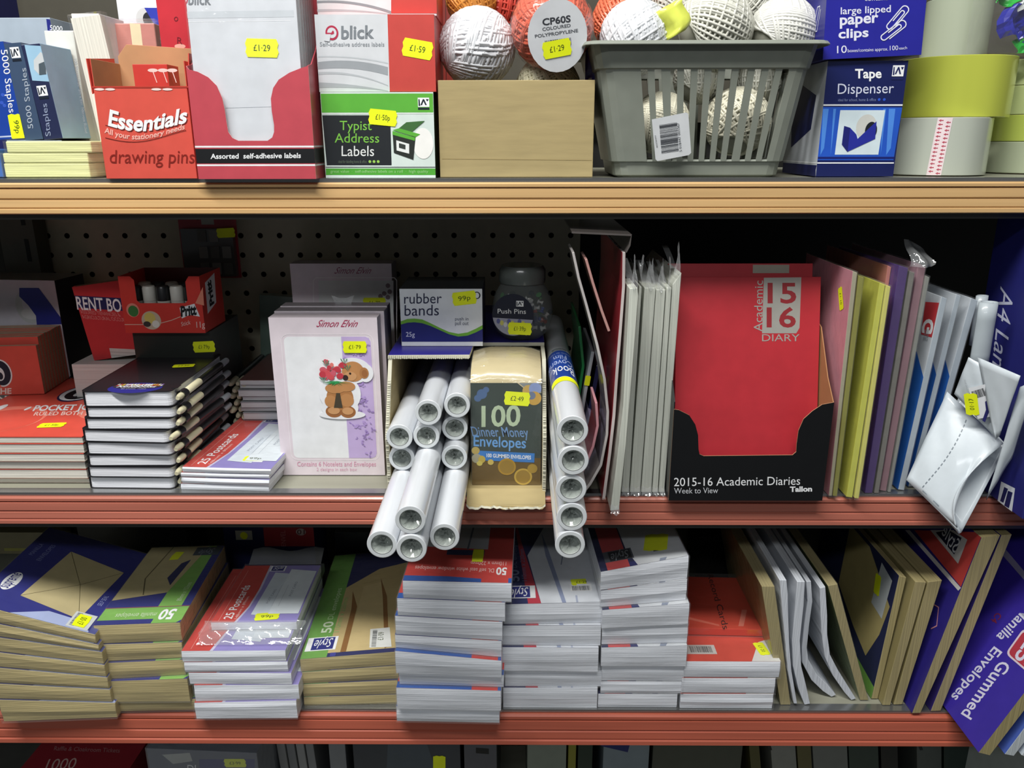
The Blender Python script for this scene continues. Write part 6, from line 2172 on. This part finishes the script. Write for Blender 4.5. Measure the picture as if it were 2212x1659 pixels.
# 6 -- white DL packs
def top_white(t, g, f, w, d, k, last):
    f.rect(0, 0, w, d, ink('#232a5e'), 1)
    f.poly([(w * .24, 0), (w * .37, 0), (w * .20, d * .6), (w * .12, d), (w * .10, d)], ink('#c2384a'), 2)
    f.poly([(w * .37, 0), (w, 0), (w, d * .92), (w * .5, d * .8), (w * .26, d * .45)], ink('#d6dbe2'), 3)
    f.poly([(w * .58, 0), (w * .62, 0), (w * .50, d * .5), (w * .44, d * .7), (w * .46, d * .45)], ink('#8f9ab8'), 4)
    f.poly([(w * .72, 0), (w * .74, 0), (w * .74, d * .06), (w * .72, d * .06)], ink('#aab2c8'), 4)
    f.line([(w * .62, d * .35), (w * .8, d * .9)], 1.2, ink('#7c869c'), 4)
    f.txt('50', (w * .16, d * .20), (w * .16, d * .31), (w * .05, d * .20), ink('#9aa0c6'), 3, bold=.02)
    f.txt('DL envelopes', (w * .14, d * .33), (w * .14, d * .62), (w * .08, d * .33), ink('#8088b0'), 3)
    f.txt('110mm x 220mm', (w * .24, d * .20), (w * .22, d * .52), (w * .19, d * .20), ink('#8088b0'), 4)
    f.rect(w * .04, d * .045, w * .32, d * .155, WHITE, 5)
    f.rect(w * .055, d * .052, w * .265, d * .148, NAVY, 6)
    f.txt('Style', (w * .25, d * .14), (w * .06, d * .12), (w * .25, d * .065), WHITE, 7, shear=.3)
    if last:
        f.rect(w * .68, d * .095, w * .9, d * .16, card('#e2e4e6'), 5)
        barcode(f, (w * .70, d * .10), (w * .88, d * .10), (0, 9), 14, 6, ink('#606468'))
pst = []
o6, _ = pack_stack('white_envelope_pack', 'envelopes', 'white long envelope packs', labels(5, 'white long envelope pack', 'in the straight stack of five', 'top white long pack with a yellow sticker, straight stack of five'),
           1087, 1289, [1526, 1484, 1444, 1397, 1349, 1301], YL, 222, EW, rots=[0, 0, 0, 0, 1], depths=[-1.5, 0, -4.5, -1.5, 0], shifts=[0, 4, -6, -2, 2], topfn=top_white, tops=ink('#c4c6d0'), wadj=[0, 2, 2, 2, 3], sl=[0, .0, -.01, -.005, .01, .02])
t6, w6, h6 = o6[-1]
f = t6.fc(t6.parts[0][1], (0, 0, h6 - .5), (1, 0, 0), (0, 1, 0))
f.cnt = 30
sticker(t6, t6.parts[0][1], f, (1256, 1258), (1279, 1257), '£1·29', .55)
# 7 -- taller white packs
def top_white7(t, g, f, w, d, k, last):
    f.rect(0, 0, w, d, ink('#20264e'), 1)
    f.rect(w * .08, 0, w * .34, d, ink('#c24a4c'), 2)
    f.rect(w * .34, 0, w * .43, d * .05, ink('#262c68'), 3)
    f.poly([(w * .43, 0), (w, 0), (w, d), (w * .34, d), (w * .36, d * .2)], ink('#d2d6da'), 3)
    f.poly([(w * .68, d * .0), (w * .75, d * .0), (w * .78, d * .03), (w * .7, d * .03)], ink('#8a93a6'), 4)
    f.rect(w * .08, d * .09, w * .42, d * .22, ink('#565a64'), 4)
    f.rect(w * .14, d * .095, w * .40, d * .21, ink('#20242c'), 5)
    f.txt('Style', (w * .38, d * .20), (w * .16, d * .18), (w * .38, d * .11), ink('#8f959c'), 6, shear=.3)
    f.rect(w * .66, d * .12, w * .72, d * .16, ink('#2c303a'), 4)
    if last:
        sticker(t, g, f, (1417, 1172), (1419, 1154), '', .7)
pack_stack('white_envelope_pack', 'envelopes', 'white packs in the tall stack', labels(8, 'white envelope pack', 'in the tallest white stack', 'top white envelope pack of the tallest white stack, dark badge on its cover'),
           1291, 1462, [1528, 1497, 1470, 1433, 1395, 1348, 1309, 1262, 1216], YL, 165, EW, rots=[0, 0, 0, 0, 0, 1, 2, 3], depths=[0, 0, 0, -4.5, 0, -4.5, 0, 0], shifts=[0, 6, 8, 6, 8, 8, 6, 6], topfn=top_white7, tops=ink('#c4c6d0'), wadj=[0, 2, 2, 4, 4, 4, 3, 4], sl=[0, 0, 0, .0, .03, .05, .08, .13, .18])
# 8 -- record cards
def top_rec(t, g, f, w, d, k, last):
    f.rect(0, 0, w, d, ink('#cf4c3c'), 1)
    f.poly([(w * .70, 0), (w, 0), (w, d * .3), (w * .86, d * .25)], ink('#d8d8d4'), 2)
    if last:
        f.rect(w * .04, d * .09, w * .37, d * .21, card('#c9c5c0'), 3)
        barcode(f, (w * .10, d * .11), (w * .33, d * .11), (0, 11), 16, 4, ink('#4a4a4c'))
        sticker(t, g, f, (1645, 1402), (1655, 1416), '£1·20', .5)
o8, z8 = pack_stack('record_card_pack', 'record cards', 'record card packs', labels(3, 'white-edged record card pack', 'in the low stack beside the tallest white one', 'third record card pack of the low stack, red top with a barcode and sticker'),
           1468, 1668, [1530, 1497, 1463, 1427], YL, 135, EW, rots=[0, 0, 0], shifts=[0, 3, 8], topfn=top_rec, tops=ink('#cf4c3c'), wadj=[0, 0, 2], sl=[0, .0, .0, .0])
M = o8[-1][0].M @ XF((.000, .046, 0), -2)
M.translation.z = z8 + .0002
t = Th('record_card_pack', 'loose red record card pack in film lying on the low stack, lettering down it', 'record cards', M, 'record card packs')
g = t.g('contents', bevel=.8)
w, d, h = 96, 110, 9
g.box(0, w, 0, d, 0, h, wrap('#c9402f'), t=wrap('#cf4630'))
f = t.top(g, h)
f.tp('Record Cards', (1528, 1242), (1562, 1360), (1540, 1240), ink('#3a1512'), 2)
f.poly([(0, d * .2), (w * .5, d * .04), (w * .5, d * .07), (0, d * .26)], ink('#d96a55'), 1)
f.poly([(w * .72, d * .05), (w * .78, d * .05), (w * .9, d * .35), (w * .84, d * .35)], ink('#dc7a66'), 1)
c = t.g('film_wrap')
c.box(-1.5, w + 5, -3, d + 6, 0.1, h + 1.2, FILM)

# 9 -- upright packs leaning on one another
def up(name, label, po, mt, em, depth=200, group='upright envelope packs on the lower shelf', film=None, Y0=None, zs=YL):
    t, g, pts = ext(name, label, 'envelopes', po, zs, Y0, depth, mt, em, group, film)
    return t, g, pts
MANE = mat('#a1956a', .6, .2, kind='edgex')
WHE = mat('#ccd1d8', .55, .25, kind='edgex')
up('manilla_envelope_pack', 'manilla pack on edge leaning over the record cards', [(1686, 1523), (1708, 1523), (1673, 1267), (1645, 1267)], card('#8f8657'), MANE, film=FILM)
RC_ = card('#b7434c')
up('white_envelope_pack', 'white pack on edge next to the leaning manilla one', [(1715, 1520), (1722, 1520), (1710, 1450), (1705, 1390), (1703, 1330), (1702, 1284), (1699, 1253), (1684, 1253), (1691, 1330), (1697, 1390), (1702, 1450)], WHE, WHE, Y0=.7265)
up('white_envelope_pack', 'white pack on edge bowed in an S between the red-edged ones', [(1738, 1523), (1750, 1521), (1741, 1480), (1731, 1440), (1728, 1385), (1736, 1310), (1739, 1257), (1722, 1257), (1718, 1310), (1711, 1385), (1713, 1440), (1725, 1490)], WHE, WHE)
up('white_envelope_pack', 'white pack on edge curling out at the foot', [(1796, 1506), (1806, 1502), (1788, 1480), (1765, 1458), (1746, 1425), (1743, 1400), (1748, 1350), (1755, 1300), (1752, 1256), (1742, 1257), (1744, 1300), (1737, 1350), (1732, 1400), (1733, 1432), (1753, 1470), (1778, 1494)], WHE, WHE, depth=170)
up('white_envelope_pack', 'white pack on edge curling out against the second manilla pack', [(1839, 1513), (1849, 1510), (1835, 1488), (1811, 1450), (1793, 1415), (1787, 1370), (1787, 1330), (1783, 1268), (1771, 1271), (1773, 1330), (1775, 1370), (1782, 1420), (1799, 1460), (1824, 1496)], WHE, WHE, depth=170)
# red ends printed on the side of the white packs
t, g, pts = up('manilla_envelope_pack', 'manilla pack on edge leaning back over the curled white ones', [(1858, 1513), (1876, 1513), (1809, 1262), (1788, 1266)], card('#6a7a4a'), MANE, film=FILM)
t, g, pts = up('manilla_envelope_pack', 'manilla pack leaning the other way, side printed with envelopes and a sticker', [(1882, 1510), (1896, 1510), (1958, 1248), (1942, 1244)], card('#262a4c'), MANE)
f, dep, L_ = lface(t, g, pts)
f.poly([(0, 0), (dep, 0), (dep, L_ * .10), (0, L_ * .22)], ink('#6fa04a'), 1)
f.poly([(dep - 125, L_ * .45), (dep - 70, L_ * .30), (dep - 30, L_ * .22), (dep - 12, L_ * .48), (dep - 4, L_ * .74), (dep - 70, L_ * .97), (dep - 125, L_ * .97)], ink('#a89a68'), 2)
f.poly([(dep - 42, L_ * .62), (dep - 14, L_ * .60), (dep - 10, L_ * .92), (dep - 38, L_ * .96)], card('#b9bfc2'), 3)
sticker(t, g, f, (1896, 1263), (1893, 1285), '', .55)
up('manilla_envelope_pack', 'manilla pack with a navy and tan side, second of the reversed leaners', [(1906, 1524), (1923, 1524), (2001, 1258), (1977, 1257)], card('#8d8258'), MANE)
t, g, pts = THINGS[-1], THINGS[-1].parts[0][1], None
up('manilla_envelope_pack', 'plain manilla pack third of the reversed leaners', [(1930, 1523), (1949, 1522), (2035, 1254), (2004, 1258)], card('#8d8258'), MANE)
t, g, pts = up('manilla_envelope_pack', 'large manilla pack with a purple, white and red side', [(1970, 1541), (1988, 1540), (2160, 1157), (2120, 1162)], card('#2b2478'), MANE, depth=230)
f, dep, L_ = lface(t, g, pts)
f.clip = (0, 0, dep, L_)
f.qp([(1965, 1145), (2076, 1270), (2070, 1276), (1955, 1145)], ink('#d8d4d0'), 1)
f.qp([(1975, 1145), (2076, 1268), (2124, 1150)], ink('#c04440'), 2)
f.qp([(2010, 1145), (2070, 1218), (2090, 1166), (2060, 1145)], ink('#c9c6c4'), 3)
f.qp([(2022, 1150), (2062, 1198), (2078, 1162), (2050, 1145)], ink('#1b1d34'), 4)
f.tp('Style', (2062, 1196), (2034, 1152), (2078, 1172), ink('#d8dade'), 5, shear=.2)
f.lp([(2012, 1358), (2024, 1352), (2028, 1312), (2018, 1306)], 1.2, ink('#c98a90'), 3)
up('manilla_envelope_pack', 'large manilla pack edge just in front of the purple gummed pack', [(2010, 1537), (2032, 1536), (2186, 1155), (2163, 1157)], card('#3a2f74'), MANE, depth=230)
# purple gummed pack thrust forward over the edge
t, g, pts = up('manilla_envelope_pack', 'purple gummed manilla envelope pack thrust out over the shelf edge', [(2114, 1626), (2138, 1632), (2420, 1262), (2396, 1256)], card('#3a2c98'), MANE, depth=229)
f, dep, L_ = lface(t, g, pts)
f.clip = (0, 0, dep, L_)
WG = ink('#d3d2e6')
f.tp('Gummed', (2162, 1426), (2076, 1542), (2186, 1438), WG, 2, bold=.015)
f.tp('Envelopes', (2148, 1396), (2054, 1504), (2166, 1409), WG, 2, bold=.015)
f.tp('Manilla', (2216, 1312), (2152, 1374), (2232, 1327), WG, 2, bold=.015)
f.tp('C4', (2154, 1322), (2140, 1340), (2166, 1330), ink('#7a2a48'), 2, bold=.015)
def rq4(pts, k):
    P = [Vector(f.px(*q)) for q in pts]
    c = sum(P, Vector((0, 0))) / 4
    P = [c + (q - c) * k for q in P]
    out = []
    for i in range(4):
        a, b, d = P[i - 1], P[i], P[(i + 1) % 4]
        for j in range(5):
            t_ = j / 4
            p0_, p1_ = b + (a - b) * .18, b + (d - b) * .18
            q = p0_ * (1 - t_) ** 2 + b * 2 * t_ * (1 - t_) + p1_ * t_ * t_
            out.append(tuple(q))
    return out
sq = [(2172, 1412), (2212, 1356), (2268, 1398), (2226, 1458)]
f.poly(rq4(sq, 1.0), ink('#d9c7d2'), 2)
f.poly(rq4(sq, .88), ink('#b23a48'), 3)
f.tp('25', (2219, 1380), (2190, 1421), (2246, 1398), WG, 4, bold=.02)
f.qp([(2150, 1160), (2260, 1290), (2252, 1298), (2142, 1172)], ink('#8f8aa8'), 2)
t, g, pts = up('white_envelope_pack', 'white and blue pack beyond the purple gummed one, also thrust out', [(2170, 1630), (2190, 1634), (2462, 1280), (2440, 1268)], mat('#4a62b0', .3, .6), mat('#c2cace', .35, .5, kind='edgex'), depth=160)
up('white_envelope_pack', 'thin white pack behind the white and blue one at the edge', [(2206, 1632), (2216, 1636), (2484, 1290), (2472, 1282)], mat('#b9c4cc', .3, .6), mat('#d0d6da', .35, .5, kind='edgex'), depth=160)

# 10 -- goods in the shadow behind the front stacks
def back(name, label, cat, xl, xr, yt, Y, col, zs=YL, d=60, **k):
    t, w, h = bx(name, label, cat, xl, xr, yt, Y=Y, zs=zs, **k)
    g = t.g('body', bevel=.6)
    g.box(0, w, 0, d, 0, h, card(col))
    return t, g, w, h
t, g, w, h = back('envelope_carton', 'dim manilla envelope carton behind the fanned stack at the end', 'box', -20, 120, 1150, .93, '#8a8466')
f = t.front(g)
f.clip = (0, 0, w, h)
f.rp(10, 1184, 66, 1190, ink('#b3b25a'))
f.rp(0, 1196, 70, 1240, ink('#4a4c44'))
t, g, w, h = back('envelope_carton', 'dark navy and red envelope carton behind the postcard stack', 'box', 500, 690, 1120, .93, '#23284e')
f = t.front(g)
f.clip = (0, 0, w, h)
f.qp([(566, 1110), (690, 1110), (690, 1180), (572, 1180)], ink('#a8353a'), 1)
f.qp([(508, 1146), (544, 1146), (546, 1166), (510, 1166)], ink('#a5a79a'), 2)
f.ep(527, 1157, 8, 8, YELLOW, 3)
f.ell(*f.px(650, 1149), 6.5, 5, ink('#c9b4ae'), 2)
f.tp('10', (658, 1154), (642, 1154), (658, 1144), ink('#5a1c20'), 3)
f.tp('ENVEL', (618, 1180), (616, 1146), (608, 1180), ink('#c97a78'), 2)
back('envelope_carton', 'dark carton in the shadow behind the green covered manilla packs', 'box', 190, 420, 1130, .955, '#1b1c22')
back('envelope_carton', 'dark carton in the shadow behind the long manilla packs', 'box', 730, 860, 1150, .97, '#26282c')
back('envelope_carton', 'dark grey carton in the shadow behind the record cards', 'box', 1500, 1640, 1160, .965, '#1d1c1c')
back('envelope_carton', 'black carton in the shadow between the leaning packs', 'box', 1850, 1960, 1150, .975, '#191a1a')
p = PZ(0, 1520, YL)
t, w, h = bx('manilla_envelope_pack', 'corner of a manilla pack at the very edge beside the fanned stack', 'envelopes', -90, 12, 1478, yb=1522, zs=YL)
g = t.g('contents', bevel=.8)
g.box(0, w, 0, 150, 0, h, EM)

# ================================================================== BASE SHELF, seen under the lower rail
ZLb = ZL + .001
def base(name, label, cat, xl, xr, yt, Y, col, d=180, **k):
    t, w, h = bx(name, label, cat, xl, xr, yt, Y=Y + (.035 if Y > .76 else .012), zs=ZLb, **k)
    g = t.g('body', bevel=.7)
    g.box(0, w, 0, d, 0, h, card(col))
    return t, g, w, h
t, g, w, h = base('ticket_box', 'dark red ticket box marked 1000 on the base shelf', 'box', 100, 318, 1668, .752, '#8c2630', 230, rz=-2)
f = t.top(g, h)
f.clip = (0, 0, w, 230)
f.tp('1000', (96, 1664), (160, 1661), (106, 1640), ink('#c9a9a2'), 2)
f.tp('Raffle & Cloakroom Tickets', (116, 1621), (258, 1626), (119, 1612), ink('#a8787a'), 2)
f.qp([(220, 1590), (262, 1592), (258, 1601), (216, 1599)], ink('#8f8f6a'), 2)
base('binder', 'dark grey binder on the base shelf beside the ticket box', 'binder', -80, 106, 1664, .762, '#4a4b48', 200)
t, g, w, h = base('boxed_pad', 'shiny film-wrapped blue grey box with a torn label and yellow sticker', 'box', 368, 590, 1622, .752, '#5c6478', 120, rz=-3)
f = t.front(g)
f.clip = (0, 0, w, h)
f.qp([(350, 1630), (410, 1626), (416, 1644), (374, 1650)], ink('#b4b8b6'), 2)
f.qp([(430, 1640), (550, 1640), (550, 1668), (432, 1668)], ink('#2c2f7a'), 1)
f.tp('DL', (405, 1668), (430, 1668), (405, 1652), WHITE, 3)
sticker(t, g, f, (508, 1648), (532, 1648), '£3·99', .45)
c = t.g('film_wrap')
c.box(-1, w + 1, -1, 121, 0, h + 1.5, FILMT)
for k in range(4):
    base('lever_arch_file', 'pale grey file spine in the row beside the film-wrapped box', 'file', 640 + k * 19, 656 + k * 19, 1590, .775 + .003 * k, ('#8a8b8c', '#7b7d80', '#8f9091', '#7e8083')[k], 200, group='pale file spines on the base shelf', tilt=-3)
base('lever_arch_file', 'rounded light grey file standing clear of the pale row', 'file', 730, 764, 1590, .78, '#7d8084', 200)
t, g, w, h = base('document_box', 'dark slate box with a yellow sticker on the base shelf', 'box', 780, 1000, 1590, .775, '#3d4148', 200)
f = t.front(g)
sticker(t, g, f, (949, 1650), (949, 1668), '', .6)
f.qp([(838, 1606), (920, 1600), (940, 1659), (835, 1659)], ink('#4a535c'), 1)
t, g, w, h = base('document_box', 'mid grey box with a black mark on the base shelf', 'box', 1008, 1075, 1590, .775, '#54555c', 200)
f = t.front(g)
f.qp([(1028, 1615), (1056, 1617), (1056, 1629), (1028, 1627)], ink('#15161a'), 1)
base('folder_pack', 'pale green grey folder pack on the base shelf', 'folder', 1138, 1218, 1590, .77, '#7b8378', 200)
base('folder_pack', 'slim olive folder beside the pale green grey pack', 'folder', 1222, 1238, 1590, .772, '#7f7d2c', 200)
base('folder_pack', 'dark green folder on the base shelf', 'folder', 1242, 1272, 1590, .774, '#1f3026', 200)
t, g, w, h = base('paper_ream', 'blue grey paper ream with a navy corner on the base shelf', 'paper', 1294, 1388, 1590, .77, '#77838a', 200)
f = t.front(g)
f.qp([(1290, 1600), (1360, 1610), (1356, 1625), (1300, 1612)], ink('#1f2660'), 1)
base('paper_ream', 'dark olive grey ream on the base shelf', 'paper', 1396, 1580, 1590, .78, '#45483f', 200)
for k, (a, b, cc, lab) in enumerate(((1596, 1616, '#4f4c2a', 'thin olive folder leaning on the base shelf'), (1640, 1690, '#7f807a', 'pale folder with a punched slot leaning on the base shelf'), (1694, 1722, '#5b5636', 'tan folder leaning on the base shelf'), (1726, 1796, '#6d706c', 'broad grey folder leaning on the base shelf'), (1800, 1860, '#34403a', 'dark green grey folder leaning on the base shelf'), (1866, 1900, '#1c1c1c', 'black folder leaning on the base shelf'), (1940, 1990, '#4a4f4c', 'grey folder with a dark slot leaning on the base shelf'), (1996, 2060, '#23302c', 'dark folder at the end of the leaning row on the base shelf'))):
    t, g, w, h = base('leaning_folder', lab, 'folder', a + 45, b + 45, 1590, .776, cc, 200, tilt=-9)
    if k in (1, 6):
        f = t.front(g)
        x = 1662 if k == 1 else 1988
        f.qp([(x - 6, 1608), (x + 2, 1608), (x + 6, 1620), (x - 1, 1621)], ink('#16161a'), 1)
t, g, w, h = base('bubble_mailer', 'white padded mailer bundle low at the end, under the purple pack', 'mailer', 2150, 2330, 1648, .688, '#aab2b0', 120)
# ------------------------------------------------------------------ build everything
for t in THINGS:
    t.build()
